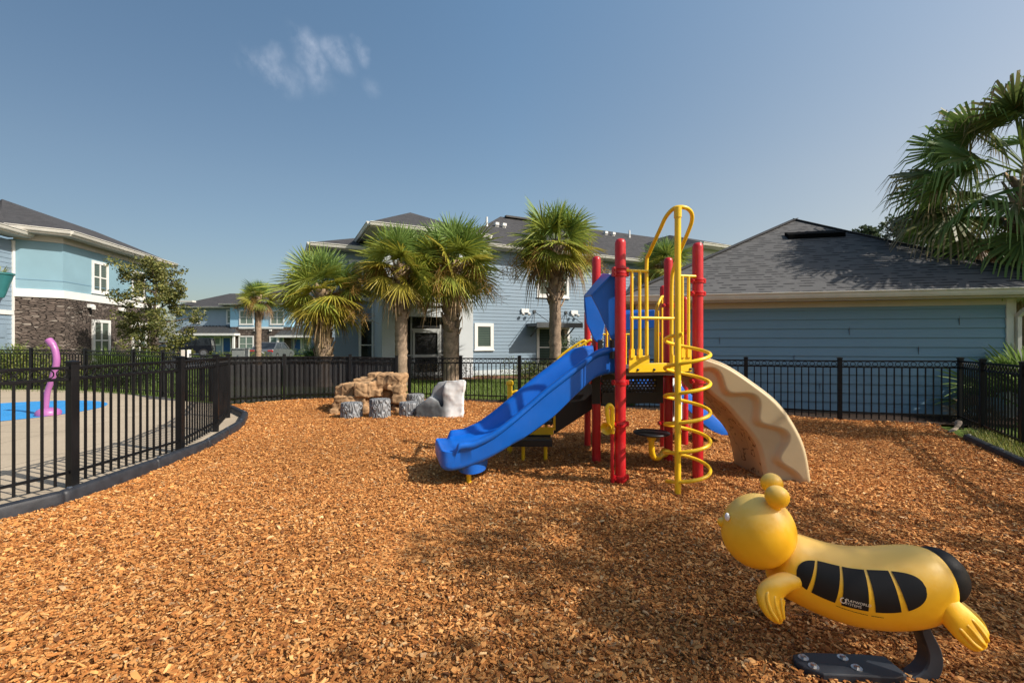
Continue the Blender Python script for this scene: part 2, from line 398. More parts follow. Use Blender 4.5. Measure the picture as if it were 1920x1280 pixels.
class MB:
    def __init__(s):
        s.v = []; s.f = []; s.mi = []; s.uv = {}
        s.cur = 0
    def vert(s, p):
        s.v.append((p[0], p[1], p[2])); return len(s.v) - 1
    def face(s, idx, uv=None):
        s.f.append(tuple(idx)); s.mi.append(s.cur)
        if uv is not None:
            s.uv[len(s.f) - 1] = uv
    def poly(s, pts, uv=None):
        s.face([s.vert(p) for p in pts], uv)
    def hexa(s, b, t):
        """b, t: four bottom / four top corner points, counter-clockwise from above"""
        i = [s.vert(p) for p in list(b) + list(t)]
        s.face((i[3], i[2], i[1], i[0])); s.face((i[4], i[5], i[6], i[7]))
        for k in range(4):
            k2 = (k + 1) % 4
            s.face((i[k], i[k2], i[4 + k2], i[4 + k]))
    def box(s, x0, x1, y0, y1, z0, z1):
        s.hexa([(x0, y0, z0), (x1, y0, z0), (x1, y1, z0), (x0, y1, z0)], [(x0, y0, z1), (x1, y0, z1), (x1, y1, z1), (x0, y1, z1)])
    def bar(s, a, b, w, h, up=(0, 0, 1)):
        a = Vector(a); b = Vector(b); d = (b - a).normalized()
        up = Vector(up)
        if abs(d.dot(up)) > 0.98:
            up = Vector((0, 1, 0))
        sd = d.cross(up).normalized() * (w / 2); u = sd.cross(d).normalized() * (h / 2)
        s.hexa([a - sd - u, a + sd - u, a + sd + u, a - sd + u], [b - sd - u, b + sd - u, b + sd + u, b - sd + u])
    def obox(s, c, ax, w, d, h, z0=None):
        """upright box, ax = horizontal unit direction of its width"""
        c = Vector(c); ax = Vector((ax[0], ax[1], 0)).normalized(); ay = Vector((-ax.y, ax.x, 0))
        z0 = c.z if z0 is None else z0
        P = [c - ax * w / 2 - ay * d / 2, c + ax * w / 2 - ay * d / 2, c + ax * w / 2 + ay * d / 2, c - ax * w / 2 + ay * d / 2]
        s.hexa([(p.x, p.y, z0) for p in P], [(p.x, p.y, z0 + h) for p in P])
    def tube(s, pts, r, n=10, caps=True, closed=False):
        pts = [Vector(p) for p in pts]
        N = len(pts)
        rad = r if isinstance(r, (list, tuple)) else [r] * N
        prev = None; rings = []
        for i in range(N):
            if closed:
                d = (pts[(i + 1) % N] - pts[i - 1]).normalized()
            else:
                d = (pts[min(i + 1, N - 1)] - pts[max(i - 1, 0)]).normalized()
            if prev is None:
                ref = Vector((0, 0, 1)) if abs(d.z) < 0.9 else Vector((1, 0, 0))
                nrm = d.cross(ref).normalized()
            else:
                nrm = (prev - d * prev.dot(d)).normalized()
            prev = nrm; bn = d.cross(nrm)
            rings.append([s.vert(pts[i] + (nrm * math.cos(2 * PI * k / n) + bn * math.sin(2 * PI * k / n)) * rad[i]) for k in range(n)])
        for i in range(N if closed else N - 1):
            a = rings[i]; b = rings[(i + 1) % N]
            for k in range(n):
                k2 = (k + 1) % n
                s.face((a[k], a[k2], b[k2], b[k]))
        if caps and not closed:
            s.face(list(reversed(rings[0]))); s.face(rings[-1])
        return rings
    def lathe(s, prof, c=(0, 0, 0), n=16, axis=(0, 0, 1)):
        """prof: (radius, height) from bottom to top"""
        c = Vector(c); q = Vector((0, 0, 1)).rotation_difference(Vector(axis).normalized())
        rings = []
        for r, h in prof:
            rings.append([s.vert(c + q @ Vector((r * math.cos(2 * PI * k / n), r * math.sin(2 * PI * k / n), h))) for k in range(n)])
        for a, b in zip(rings, rings[1:]):
            for k in range(n):
                k2 = (k + 1) % n
                s.face((a[k], a[k2], b[k2], b[k]))
        s.face(list(reversed(rings[0]))); s.face(rings[-1])
    def loft(s, rings, closed_ring=True, caps=True):
        idx = [[s.vert(p) for p in r] for r in rings]
        n = len(idx[0])
        for a, b in zip(idx, idx[1:]):
            for k in range(n if closed_ring else n - 1):
                k2 = (k + 1) % n
                s.face((a[k], a[k2], b[k2], b[k]))
        if caps and closed_ring:
            s.face(list(reversed(idx[0]))); s.face(idx[-1])
    def prism(s, poly, z0, z1):
        a = [s.vert((p[0], p[1], z0)) for p in poly]; b = [s.vert((p[0], p[1], z1)) for p in poly]
        s.face(list(reversed(a))); s.face(b)
        n = len(a)
        for k in range(n):
            k2 = (k + 1) % n
            s.face((a[k], a[k2], b[k2], b[k]))
    def extrude(s, poly3, vec):
        vec = Vector(vec)
        a = [s.vert(p) for p in poly3]; b = [s.vert(Vector(p) + vec) for p in poly3]
        s.face(list(reversed(a))); s.face(b)
        n = len(a)
        for k in range(n):
            k2 = (k + 1) % n
            s.face((a[k], a[k2], b[k2], b[k]))
    def build(s, name, mat, parent=None, world=False, smooth=None, fix=True, bevel=0.0):
        me = bpy.data.meshes.new(name)
        vs = s.v
        if world and parent is not None:
            inv = root_matrix(parent).inverted()
            vs = [tuple(inv @ Vector(p)) for p in vs]
        me.from_pydata(vs, [], s.f)
        mats = mat if isinstance(mat, (list, tuple)) else [mat]
        for m in mats:
            me.materials.append(M[m] if isinstance(m, str) else m)
        me.polygons.foreach_set('material_index', s.mi)
        if s.uv:
            ul = me.uv_layers.new(name='UVMap')
            for fi, uv in s.uv.items():
                for li, c in zip(me.polygons[fi].loop_indices, uv):
                    ul.data[li].uv = c
        if fix:
            bm = bmesh.new(); bm.from_mesh(me)
            bmesh.ops.recalc_face_normals(bm, faces=bm.faces)
            bm.to_mesh(me); bm.free()
        if smooth is not None:
            me.polygons.foreach_set('use_smooth', [True] * len(me.polygons))
            if smooth < 180:
                me.set_sharp_from_angle(angle=R(smooth))
        me.update()
        o = bpy.data.objects.new(name, me)
        C.objects.link(o)
        if parent is not None:
            o.parent = parent
        if bevel > 0:
            b = o.modifiers.new('bevel', 'BEVEL'); b.width = bevel; b.segments = 2; b.limit_method = 'ANGLE'; b.angle_limit = R(40)
        return o

def np_mesh(name, verts, faces, mat, cols=None, parent=None, smooth=False):
    """faces: (n,4) or (n,3) numpy array"""
    me = bpy.data.meshes.new(name)
    verts = np.asarray(verts, dtype=np.float32); faces = np.asarray(faces, dtype=np.int32)
    k = faces.shape[1]
    me.vertices.add(len(verts)); me.vertices.foreach_set('co', verts.ravel())
    me.loops.add(faces.size); me.loops.foreach_set('vertex_index', faces.ravel())
    me.polygons.add(len(faces))
    me.polygons.foreach_set('loop_start', np.arange(0, faces.size, k, dtype=np.int32))
    me.polygons.foreach_set('use_smooth', np.full(len(faces), smooth))
    if cols is not None:
        a = me.attributes.new('col', 'FLOAT_COLOR', 'POINT')
        cc = np.ones((len(verts), 4), dtype=np.float32); cc[:, :3] = cols
        a.data.foreach_set('color', cc.ravel())
    me.materials.append(M[mat])
    me.update(calc_edges=True); me.validate()
    o = bpy.data.objects.new(name, me); C.objects.link(o)
    if parent is not None:
        o.parent = parent
    return o

def tag(o, label=None, cat=None, group=None, kind=None):
    if label: o['label'] = label
    if cat: o['category'] = cat
    if group: o['group'] = group
    if kind: o['kind'] = kind
    return o

def empty(name, loc, label, cat, rz=0.0, group=None):
    o = bpy.data.objects.new(name, None)
    C.objects.link(o)
    o.empty_display_size = 0.2
    o.location = loc; o.rotation_euler = (0, 0, rz)
    WM[o.name] = Matrix.Translation(Vector(loc)) @ Matrix.Rotation(rz, 4, 'Z')
    return tag(o, label, cat, group)

def structure(o):
    o['kind'] = 'structure'; return o

def catmull(pts, n):
    pts = [Vector(p) for p in pts]
    out = []
    P = [pts[0] * 2 - pts[1]] + pts + [pts[-1] * 2 - pts[-2]]
    for i in range(1, len(P) - 2):
        for k in range(n):
            t = k / n
            p0, p1, p2, p3 = P[i - 1], P[i], P[i + 1], P[i + 2]
            out.append(0.5 * ((2 * p1) + (p2 - p0) * t + (2 * p0 - 5 * p1 + 4 * p2 - p3) * t * t + (3 * p1 - p0 - 3 * p2 + p3) * t ** 3))
    out.append(pts[-1].copy())
    return out

def in_poly(x, y, poly):
    x = np.asarray(x); y = np.asarray(y)
    ins = np.zeros(x.shape, bool)
    n = len(poly); j = n - 1
    for i in range(n):
        xi, yi = poly[i][0], poly[i][1]; xj, yj = poly[j][0], poly[j][1]
        c = ((yi > y) != (yj > y)) & (x < (xj - xi) * (y - yi) / (yj - yi + 1e-12) + xi)
        ins ^= c
        j = i
    return ins

# ================================================================== LIGHT, SKY, CAMERA
SUN_AZ = math.atan2(0.924, -0.382)       # from +Y towards +X
SUN_EL = R(41)
S = Vector((math.sin(SUN_AZ) * math.cos(SUN_EL), math.cos(SUN_AZ) * math.cos(SUN_EL), math.sin(SUN_EL)))
ld = bpy.data.lights.new('sun', 'SUN'); ld.energy = 3.9; ld.angle = R(0.55); ld.color = (1.0, 0.93, 0.82)
lo = bpy.data.objects.new('sun', ld); C.objects.link(lo)
lo.rotation_euler = S.to_track_quat('Z', 'Y').to_euler(); lo.location = (10, -5, 20)

w = bpy.data.worlds.new('World'); scene.world = w; w.use_nodes = True
nt = w.node_tree
bg = nt.nodes['Background']
sky = nt.nodes.new('ShaderNodeTexSky'); sky.sky_type = 'NISHITA'; sky.sun_disc = False
sky.sun_elevation = SUN_EL; sky.sun_rotation = SUN_AZ
sky.air_density = 1.0; sky.dust_density = 1.5; sky.ozone_density = 1.4; sky.altitude = 0
tcw = nt.nodes.new('ShaderNodeTexCoord')
# a small wisp of cirrus: soft blobs around directions in the sky, broken by noise
def sky_dir(px, py):
    return Vector(((px - 960) / F, 1.0, (640 - py) / F)).normalized()
acc = None
nz = nt.nodes.new('ShaderNodeTexNoise'); nz.inputs['Scale'].default_value = 16; nz.inputs['Detail'].default_value = 8; nz.inputs['Roughness'].default_value = 0.62
mpw = nt.nodes.new('ShaderNodeMapping'); mpw.inputs['Rotation'].default_value = (0, 0.5, 0); mpw.inputs['Scale'].default_value = (1.7, 1.0, 1.2)
L(nt, tcw.outputs['Generated'], mpw.inputs['Vector']); L(nt, mpw.outputs['Vector'], nz.inputs['Vector'])
wob = nt.nodes.new('ShaderNodeVectorMath'); wob.operation = 'MULTIPLY_ADD'
nzc = nt.nodes.new('ShaderNodeTexNoise'); nzc.inputs['Scale'].default_value = 20; nzc.inputs['Detail'].default_value = 5
L(nt, tcw.outputs['Generated'], nzc.inputs['Vector'])
L(nt, nzc.outputs['Color'], wob.inputs[0]); wob.inputs[1].default_value = (0.05, 0.05, 0.05)
sub = nt.nodes.new('ShaderNodeVectorMath'); sub.operation = 'SUBTRACT'
L(nt, tcw.outputs['Generated'], sub.inputs[0]); sub.inputs[1].default_value = (0.025, 0.025, 0.025)
L(nt, sub.outputs[0], wob.inputs[2])
for (px, py, rad, amt) in ((462, 108, 0.016, 0.45), (482, 114, 0.018, 0.7), (503, 120, 0.020, 0.8), (516, 104, 0.016, 0.7), (522, 135, 0.020, 0.75), (540, 150, 0.020, 0.5), (561, 60, 0.012, 0.6), (574, 76, 0.017, 0.85), (586, 92, 0.020, 0.9), (585, 112, 0.021, 0.9), (592, 132, 0.021, 0.8), (600, 150, 0.018, 0.5), (625, 92, 0.015, 0.8), (638, 104, 0.018, 0.9), (648, 122, 0.016, 0.7), (673, 82, 0.011, 0.7), (680, 98, 0.013, 0.9), (686, 112, 0.011, 0.7), (700, 165, 0.014, 0.3)):
    d = sky_dir(px, py)
    dn = nt.nodes.new('ShaderNodeVectorMath'); dn.operation = 'DISTANCE'
    L(nt, wob.outputs[0], dn.inputs[0]); dn.inputs[1].default_value = d
    mr = nt.nodes.new('ShaderNodeMapRange'); mr.interpolation_type = 'SMOOTHERSTEP'
    mr.inputs['From Min'].default_value = 0.0; mr.inputs['From Max'].default_value = rad * 1.9
    mr.inputs['To Min'].default_value = amt; mr.inputs['To Max'].default_value = 0
    L(nt, dn.outputs['Value'], mr.inputs['Value'])
    if acc is None:
        acc = mr.outputs['Result']
    else:
        mx = nt.nodes.new('ShaderNodeMath'); mx.operation = 'MAXIMUM'
        L(nt, acc, mx.inputs[0]); L(nt, mr.outputs['Result'], mx.inputs[1]); acc = mx.outputs[0]
nr = nt.nodes.new('ShaderNodeMapRange'); nr.inputs['From Min'].default_value = 0.36; nr.inputs['From Max'].default_value = 0.72
L(nt, nz.outputs['Fac'], nr.inputs['Value'])
mu = nt.nodes.new('ShaderNodeMath'); mu.operation = 'MULTIPLY'
L(nt, acc, mu.inputs[0]); L(nt, nr.outputs['Result'], mu.inputs[1])
mu2 = nt.nodes.new('ShaderNodeMath'); mu2.operation = 'MULTIPLY'; mu2.inputs[1].default_value = 0.30
L(nt, mu.outputs[0], mu2.inputs[0])
SKY_TINT = (0.90, 1.05, 0.99)
sxyz = nt.nodes.new('ShaderNodeSeparateXYZ'); L(nt, tcw.outputs['Generated'], sxyz.inputs['Vector'])
haze_tint = ramp(nt, sxyz.outputs['Z'], [(0.0, (0.80, 0.69, 0.66)), (0.12, (0.86, 0.74, 0.71)), (0.30, (0.99, 0.87, 0.82)), (0.60, (1.0, 1.0, 1.0))])
mrx = nt.nodes.new('ShaderNodeMapRange'); mrx.inputs['From Min'].default_value = -0.75; mrx.inputs['From Max'].default_value = 0.75
L(nt, sxyz.outputs['X'], mrx.inputs['Value'])
side_tint = ramp(nt, mrx.outputs['Result'], [(0.0, (0.47, 0.46, 0.48)), (0.5, (0.70, 0.69, 0.70)), (1.0, (0.97, 0.76, 0.67))])
tint = mix(nt, 1.0, mix(nt, 1.0, mix(nt, 1.0, sky.outputs['Color'], haze_tint, 'MULTIPLY'), side_tint, 'MULTIPLY'), SKY_TINT, 'MULTIPLY')
cl = mix(nt, mu2.outputs[0], tint, (4.5, 4.6, 5.1))
L(nt, cl, bg.inputs['Color'])
bg.inputs['Strength'].default_value = 0.164

cam = bpy.data.cameras.new('camera'); cam.lens = 16.0; cam.sensor_width = 36.0
cam.clip_start = 0.05; cam.clip_end = 2000
co = bpy.data.objects.new('camera', cam); C.objects.link(co)
co.location = (0, 0, EYE); co.rotation_euler = (R(90), 0, 0)
scene.camera = co
scene.view_settings.view_transform = 'Standard'
scene.view_settings.look = 'None'
scene.view_settings.exposure = 0.6
scene.view_settings.gamma = 1.0
try:
    scene.cycles.max_bounces = 6
    scene.cycles.transparent_max_bounces = 12
    scene.cycles.caustics_reflective = False
except Exception:
    pass

# ================================================================== GROUND
CURB = [(-5.5, 1.4), (-4.8, 2.65), (-4.36, 3.7), (-4.16, 4.2), (-4.19, 5.33), (-4.28, 6.37), (-4.52, 7.19), (-4.74, 7.95), (-5.25, 8.95), (-6.16, 9.92)]
SCREEN_F = [(-6.7, 10.76), (-5.73, 11.45), (-4.25, 11.95), (-3.08, 12.15)]
BACK_F = [(-2.67, 11.85), (-1.29, 11.43), (0.18, 11.03), (1.72, 10.46), (3.26, 9.90), (4.8, 9.34), (6.28, 8.72), (8.03, 8.15)]
RIGHT_F = [(8.03, 8.15), (7.52, 7.27), (6.84, 6.08), (6.15, 4.88), (5.55, 3.6), (5.1, 2.2)]
RIGHT_EDGE = [(7.45, 7.9), (6.95, 6.95), (6.46, 6.04), (6.12, 5.4), (5.7, 4.6), (5.15, 3.4), (4.75, 2.0), (4.6, 0.5)]
MULCH = CURB + SCREEN_F + BACK_F[:-1] + [(7.7, 8.2)] + RIGHT_EDGE + [(4.6, -2.5), (-6, -2.5), (-6, 0.5)]

def mulch_z(x, y):
    return 0.012 + 0.012 * np.sin(1.3 * x + 0.7 * y) * np.sin(0.9 * y - 0.4 * x + 1.0) + 0.008 * np.sin(3.1 * x - 1.7 * y)

def sheet(name, poly, z, mat, kind='structure', skirt=0.0):
    b = MB(); b.poly([(p[0], p[1], z) for p in poly])
    if skirt:
        n = len(poly)
        for i in range(n):
            p, q = poly[i], poly[(i + 1) % n]
            b.poly([(p[0], p[1], z), (q[0], q[1], z), (q[0], q[1], z - skirt), (p[0], p[1], z - skirt)])
    o = b.build(name, mat, fix=True)
    o['kind'] = kind
    if o.data.polygons[0].normal.z < 0:
        o.data.flip_normals()
    return o

big = [(700 * math.cos(2 * PI * k / 48), 700 * math.sin(2 * PI * k / 48)) for k in range(48)]
sheet('ground', big, -0.07, 'grass')
sheet('lawn', [(-5.5, 12.2), (-2.7, 12.3), (3.5, 10.4), (4.5, 12), (7, 21), (2.5, 22.5), (-8.5, 17), (-12, 14.5)], -0.03, 'grass')
sheet('mulch_ground', MULCH, 0.0, 'mulch', skirt=0.06)
DECK = CURB + [SCREEN_F[0], (-8.17, 11.4), (-9.36, 12.2), (-10.65, 12.8), (-12.9, 13.76), (-14.9, 14.1), (-24, 14.4), (-24, -4), (-8, -4)]
sheet('pool_deck', DECK, 0.012, 'concrete', skirt=0.07)
pad = [(-11.0 + 1.85 * math.cos(a), 9.6 + 1.85 * math.sin(a)) for a in np.linspace(0, 2 * PI, 64, endpoint=False)]
sheet('splash_pad', pad, 0.018, 'pad')
sheet('garden_bed', [(-3.4, 12.7), (-2.7, 12.05), (0.2, 11.2), (4.8, 9.5), (8.2, 8.3), (10.6, 7.6), (12, 9.2), (4, 12.6), (3.4, 10.7), (0.2, 11.75), (-3.2, 13.1)], -0.024, 'bed')
sheet('garden_bed', [(-3.4, 17.6), (-0.8, 18.4), (4.0, 20.0), (6.0, 22.4), (-1.0, 20.2), (-4.0, 18.6)], -0.024, 'redbed')
sheet('garden_bed', [(5.1, 0.0), (5.4, 2.2), (5.9, 3.6), (6.6, 4.88), (7.3, 6.08), (8.0, 7.27), (8.6, 8.25), (12, 7.2), (14, 0)], -0.028, 'grass')
sheet('parking_lot', [(-75, 26), (-20.5, 26), (-6, 26.5), (-8, 44), (-75, 44)], -0.05, 'asphalt')
sheet('garden_bed', [(-24, 14.9), (-20.0, 14.9), (-16.8, 15.6), (-15.9, 17.6), (-17.0, 23.5), (-19, 23.5), (-17.8, 18), (-18.8, 17.2), (-18.4, 14.4)], -0.02, 'bed')

# ---- loose wood chips: one mass nobody could count
def scatter(n_den, ymin, ymax, xmin, xmax, size, seed):
    g = np.random.default_rng(seed)
    n = int(n_den * (xmax - xmin) * (ymax - ymin))
    x = g.uniform(xmin, xmax, n); y = g.uniform(ymin, ymax, n)
    k = in_poly(x, y, MULCH)
    return x[k], y[k]
parts_x, parts_y, parts_s = [], [], []
def add_zone(den, y0, y1, s, seed, wide=1.28, xlim=(-8, 9)):
    for a in np.arange(y0, y1, 0.5):
        b = min(a + 0.5, y1)
        lim = max(2.5, wide * b + 0.6)
        x, y = scatter(den, a, b, max(-lim, xlim[0]), min(lim, xlim[1]), s, seed + int(a * 10) + 100)
        parts_x.append(x); parts_y.append(y); parts_s.append(np.full(len(x), s))
add_zone(700, 0.0, 1.5, 1.0, 1)
add_zone(7000, 1.5, 3.0, 0.82, 2)
add_zone(4800, 3.0, 5.0, 0.88, 3)
add_zone(2700, 5.0, 8.0, 1.0, 4)
add_zone(1500, 8.0, 12.5, 1.2, 5)
cx = np.concatenate(parts_x); cy = np.concatenate(parts_y); cs = np.concatenate(parts_s)
N = len(cx)
g = np.random.default_rng(5)
ln = cs * np.clip(g.lognormal(math.log(0.0215), 0.45, N), 0.007, 0.07)
wd = np.clip(ln * g.uniform(0.22, 0.6, N), 0.005, 0.024)
th = g.uniform(0.0015, 0.006, N)
az = g.uniform(0, 2 * PI, N)
tilt = np.clip(g.normal(0, 0.22, N), -1.0, 1.0)
roll = g.normal(0, 0.30, N)
ux = np.stack([np.cos(az) * np.cos(tilt), np.sin(az) * np.cos(tilt), np.sin(tilt)], 1)
sx_ = np.stack([-np.sin(az), np.cos(az), np.zeros(N)], 1)
nx = np.cross(ux, sx_)
vx = sx_ * np.cos(roll)[:, None] + nx * np.sin(roll)[:, None]
wx = np.cross(ux, vx)
cen = np.stack([cx, cy, mulch_z(cx, cy) + g.uniform(0.0, 0.016, N) + np.abs(np.sin(tilt)) * ln * 0.3], 1)
j = g.uniform(0.55, 1.25, (N, 4))
bend = g.normal(0, 0.10, N) * ln
hu = ux * (ln / 2)[:, None]; hv = vx * (wd / 2)[:, None]; hw = wx * (th)[:, None]
mid = wx * bend[:, None]
sh = ux * (g.normal(0, 0.12, N) * ln)[:, None]
V = np.empty((N, 10, 3), np.float32)
V[:, 0] = cen - hu - hv * j[:, 0:1] * 0.7; V[:, 1] = cen - hu * j[:, 1:2] + hv * 0.8
V[:, 2] = cen + sh - hv * 1.05 + mid; V[:, 3] = cen + sh + hv * 1.05 + mid
V[:, 4] = cen + hu * j[:, 2:3] - hv * 0.8; V[:, 5] = cen + hu + hv * j[:, 3:4] * 0.6
V[:, 6] = V[:, 0] - hw; V[:, 7] = V[:, 1] - hw; V[:, 8] = V[:, 4] - hw; V[:, 9] = V[:, 5] - hw
fq = np.array([[0, 2, 3, 1], [2, 4, 5, 3], [6, 8, 4, 0], [7, 1, 5, 9], [6, 0, 1, 7], [8, 9, 5, 4]])
Fc = (np.arange(N)[:, None, None] * 10 + fq[None]).reshape(-1, 4)
pal = np.array([(0.56, 0.27, 0.088), (0.44, 0.185, 0.052), (0.33, 0.125, 0.034), (0.64, 0.345, 0.13), (0.21, 0.078, 0.024), (0.66, 0.42, 0.20), (0.15, 0.06, 0.022), (0.42, 0.27, 0.145)])
pi = g.choice(len(pal), N, p=[0.28, 0.26, 0.18, 0.11, 0.08, 0.035, 0.025, 0.03])
# big soft drifts of fresher and older chips
drift = 1 + 0.10 * np.sin(0.8 * cx + 1.1 * cy) * np.sin(0.6 * cy - 0.9 * cx + 2)
ccol = pal[pi] * g.uniform(0.78, 1.18, (N, 1)) * drift[:, None]
ccol = np.clip(ccol * np.array([1.15, 1.12, 1.08]), 0, 0.85)
ch = np_mesh('wood_chips', V.reshape(-1, 3), Fc, 'chip', np.repeat(ccol, 10, 0))
tag(ch, kind='stuff', label='loose orange brown wood chips covering the playground', cat='wood chips')

# ================================================================== FENCES
def fence(name, pts, hts, label, z0=0.0, post_w=0.072, pitch=0.105, closed_end=True, screen=False, ringed=True, group=None, skip_first=False, pz=0.0):
    """hts: height of top rail above z0 at each post"""
    root = empty(name, (pts[0][0], pts[0][1], z0), label, 'fence', group=group)
    n = len(pts)
    for i, (p, h) in enumerate(zip(pts, hts)):
        if i == 0 and skip_first:
            continue
        a = pts[max(i - 1, 0)]; b = pts[min(i + 1, n - 1)]
        ax = Vector((b[0] - a[0], b[1] - a[1], 0)).normalized()
        m = MB()
        m.obox((p[0], p[1], 0), ax, post_w, post_w, h + 0.03 + 0.08, z0 - 0.08)
        po = m.build('fence_post', 'black_metal', root, True, bevel=0.004)
        c = MB()
        zc = z0 + h + 0.0305
        c.obox((p[0], p[1], 0), ax, post_w * 1.16, post_w * 1.16, 0.018, zc)
        e = post_w * 0.58; q = Vector((p[0], p[1], 0)); ay = Vector((-ax.y, ax.x, 0))
        base = [q - ax * e - ay * e, q + ax * e - ay * e, q + ax * e + ay * e, q - ax * e + ay * e]
        tip = q
        lo_ = [(k.x, k.y, zc + 0.0185) for k in base]
        hi_ = [(tip.x + (k.x - tip.x) * 0.25, tip.y + (k.y - tip.y) * 0.25, zc + 0.03) for k in base]
        c.hexa(lo_, hi_)
        c.build('post_cap', 'black_metal', po, True)
    for i in range(n - 1):
        P = Vector((pts[i][0], pts[i][1], z0)); Q = Vector((pts[i + 1][0], pts[i + 1][1], z0))
        d = (Q - P); Ln = d.length; d.normalize()
        P = P + d * (post_w / 2); Q = Q - d * (post_w / 2); Ln -= post_w
        h0, h1 = hts[i], hts[i + 1]
        up = Vector((0, 0, 1))
        m = MB()
        for off in (0.0, -0.115):
            m.bar(P + up * (h0 - 0.014 + off), Q + up * (h1 - 0.014 + off), 0.028, 0.028)
        m.bar(P + up * 0.16, Q + up * 0.16, 0.026, 0.026)
        k = max(2, int(round(Ln / pitch)))
        for j in range(1, k):
            t = j / k
            q = P.lerp(Q, t); h = h0 + (h1 - h0) * t
            m.bar(q + up * 0.045, q + up * (h - 0.13), 0.0185, 0.0185, (d.x, d.y, 0))
        if ringed:
            for j in range(k):
                t = (j + 0.5) / k
                q = P.lerp(Q, t); h = h0 + (h1 - h0) * t
                cc = q + up * (h - 0.0715)
                ring = [cc + d * (0.0405 * math.cos(a)) + up * (0.0405 * math.sin(a)) for a in np.linspace(0, 2 * PI, 14, endpoint=False)]
                m.tube(ring, 0.0062, 5, closed=True)
        m.build('fence_panel', 'black_metal', root, True)
        if screen:
            s = MB()
            nn = Vector((-d.y, d.x, 0)) * 0.035   # behind the pickets, away from the playground
            a = P + nn + up * 0.03; b = Q + nn + up * 0.03
            N_ = 14
            ga = []
            for jj in range(N_ + 1):
                t = jj / N_
                q = a.lerp(b, t) + Vector((-d.y, d.x, 0)) * (0.012 * math.sin(jj * 1.9 + i))
                ga.append((q, q + up * (h0 + (h1 - h0) * t - 0.05)))
            for (l0, u0), (l1, u1) in zip(ga, ga[1:]):
                s.poly([l0, l1, u1, u0])
            s.build('privacy_screen', 'privacy', root, True, fix=False, smooth=180)
    return root

pool_posts = [(-6.0, 1.7), (-4.93, 3.2), (-4.49, 4.65), (-4.45, 6.10), (-4.9, 7.53), (-5.55, 8.89), (-6.7, 10.76)]
fence('metal_fence', pool_posts, [1.24, 1.24, 1.235, 1.235, 1.22, 1.19, 1.14], 'curved black picket fence with ring frieze between the pool deck and the wood chips', 0.012, 0.078, 0.1)
fence('metal_fence', [(-6.7, 10.76), (-8.17, 11.4), (-9.36, 12.2), (-10.65, 12.8), (-12.9, 13.76), (-14.9, 14.1), (-17.3, 14.3), (-19.7, 14.4)], [1.14, 1.2, 1.22, 1.23, 1.24, 1.25, 1.25, 1.25], 'black picket fence at the far side of the pool deck behind the pink pole', 0.0, 0.072, 0.11, skip_first=True)
fence('metal_fence', SCREEN_F, [1.14, 1.13, 1.11, 1.07], 'black fence backed with dark privacy mesh behind the tan rocks', 0.0, 0.072, 0.115, screen=True, skip_first=True)
fence('metal_fence', BACK_F, [1.07, 1.09, 1.10, 1.11, 1.12, 1.13, 1.14, 1.16], 'long black see-through fence between the play structure and the garage', 0.0, 0.07, 0.115)
fence('metal_fence', RIGHT_F, [1.16, 1.17, 1.18, 1.2, 1.22, 1.22], 'black picket fence running toward the viewer at the right edge beside the palmetto', 0.0, 0.072, 0.105, skip_first=True)
# latch box on the pool gate
lb = empty('gate_latch', (-8.17, 11.34, 1.05), 'small white and tan latch box on top of the pool gate post', 'latch')
m = MB(); m.obox((-8.06, 11.36, 0), (1, 0.45), 0.075, 0.08, 0.19, 1.1); m.build('case', 'white', lb, True, bevel=0.008)
m = MB(); m.obox((-8.17, 11.30, 0), (1, 0.45), 0.075, 0.06, 0.19, 1.1); m.build('keeper', 'soffit', lb, True, bevel=0.008)
m = MB(); m.obox((-8.17, 11.33, 0), (1, 0.45), 0.03, 0.03, 1.0, 0.3); m.build('latch_rod', 'steel', lb, True)

# ---- plastic border timbers
def timber(a, b, label, w=0.115, h=0.125):
    a = Vector((a[0], a[1], 0)); b = Vector((b[0], b[1], 0))
    d = (b - a).normalized(); s = Vector((-d.y, d.x, 0)); Ln = (b - a).length
    root = empty('border_timber', tuple((a + b) / 2), label, 'border timber', group='black plastic border timbers along the wood chips')
    m = MB()
    prof = [(-w / 2, -0.03), (-w / 2, h - 0.035), (-w / 2 + 0.012, h - 0.01), (-w / 2 + 0.035, h), (w / 2 - 0.035, h), (w / 2 - 0.012, h - 0.01), (w / 2, h - 0.035), (w / 2, -0.03)]
    rings = []
    for t, k in ((-0.01, 0.55), (0.004, 0.86), (0.03, 0.97), (0.07, 1.0), (Ln * 0.35, 1.0), (Ln * 0.65, 1.0), (Ln - 0.07, 1.0), (Ln - 0.03, 0.97), (Ln - 0.004, 0.86), (Ln + 0.01, 0.55)):
        rings.append([a + d * t + s * (x * k) + Vector((0, 0, max(z, -0.03) * (0.82 + 0.18 * k) if z > 0 else z)) for x, z in prof])
    m.loft(rings)
    bd = m.build('beam', 'timber_black', root, True, smooth=40)
    p = MB()
    p.lathe([(0.020, 0), (0.022, 0.006), (0.015, 0.012), (0.004, 0.013)], a + d * 0.08 + Vector((0, 0, h - 0.001)), 12)
    p.build('stake_head', 'steel', bd, True, smooth=40)
    return root
labs = ['black plastic border timber at the lower left corner of the picture', 'black plastic border timber ending below the tall near fence post', 'long black border timber running from the near fence post to the next joint', 'black border timber in front of the second near fence post', 'black border timber where the edge starts to bend left', 'black border timber at the outer bulge of the bend', 'black border timber curling back beside the bare concrete strip', 'last black border timber at the foot of the screened fence']
ctrl = CURB[1:]
for (a, b), lab in zip(zip(ctrl, ctrl[1:]), labs):
    timber(a, b, lab)
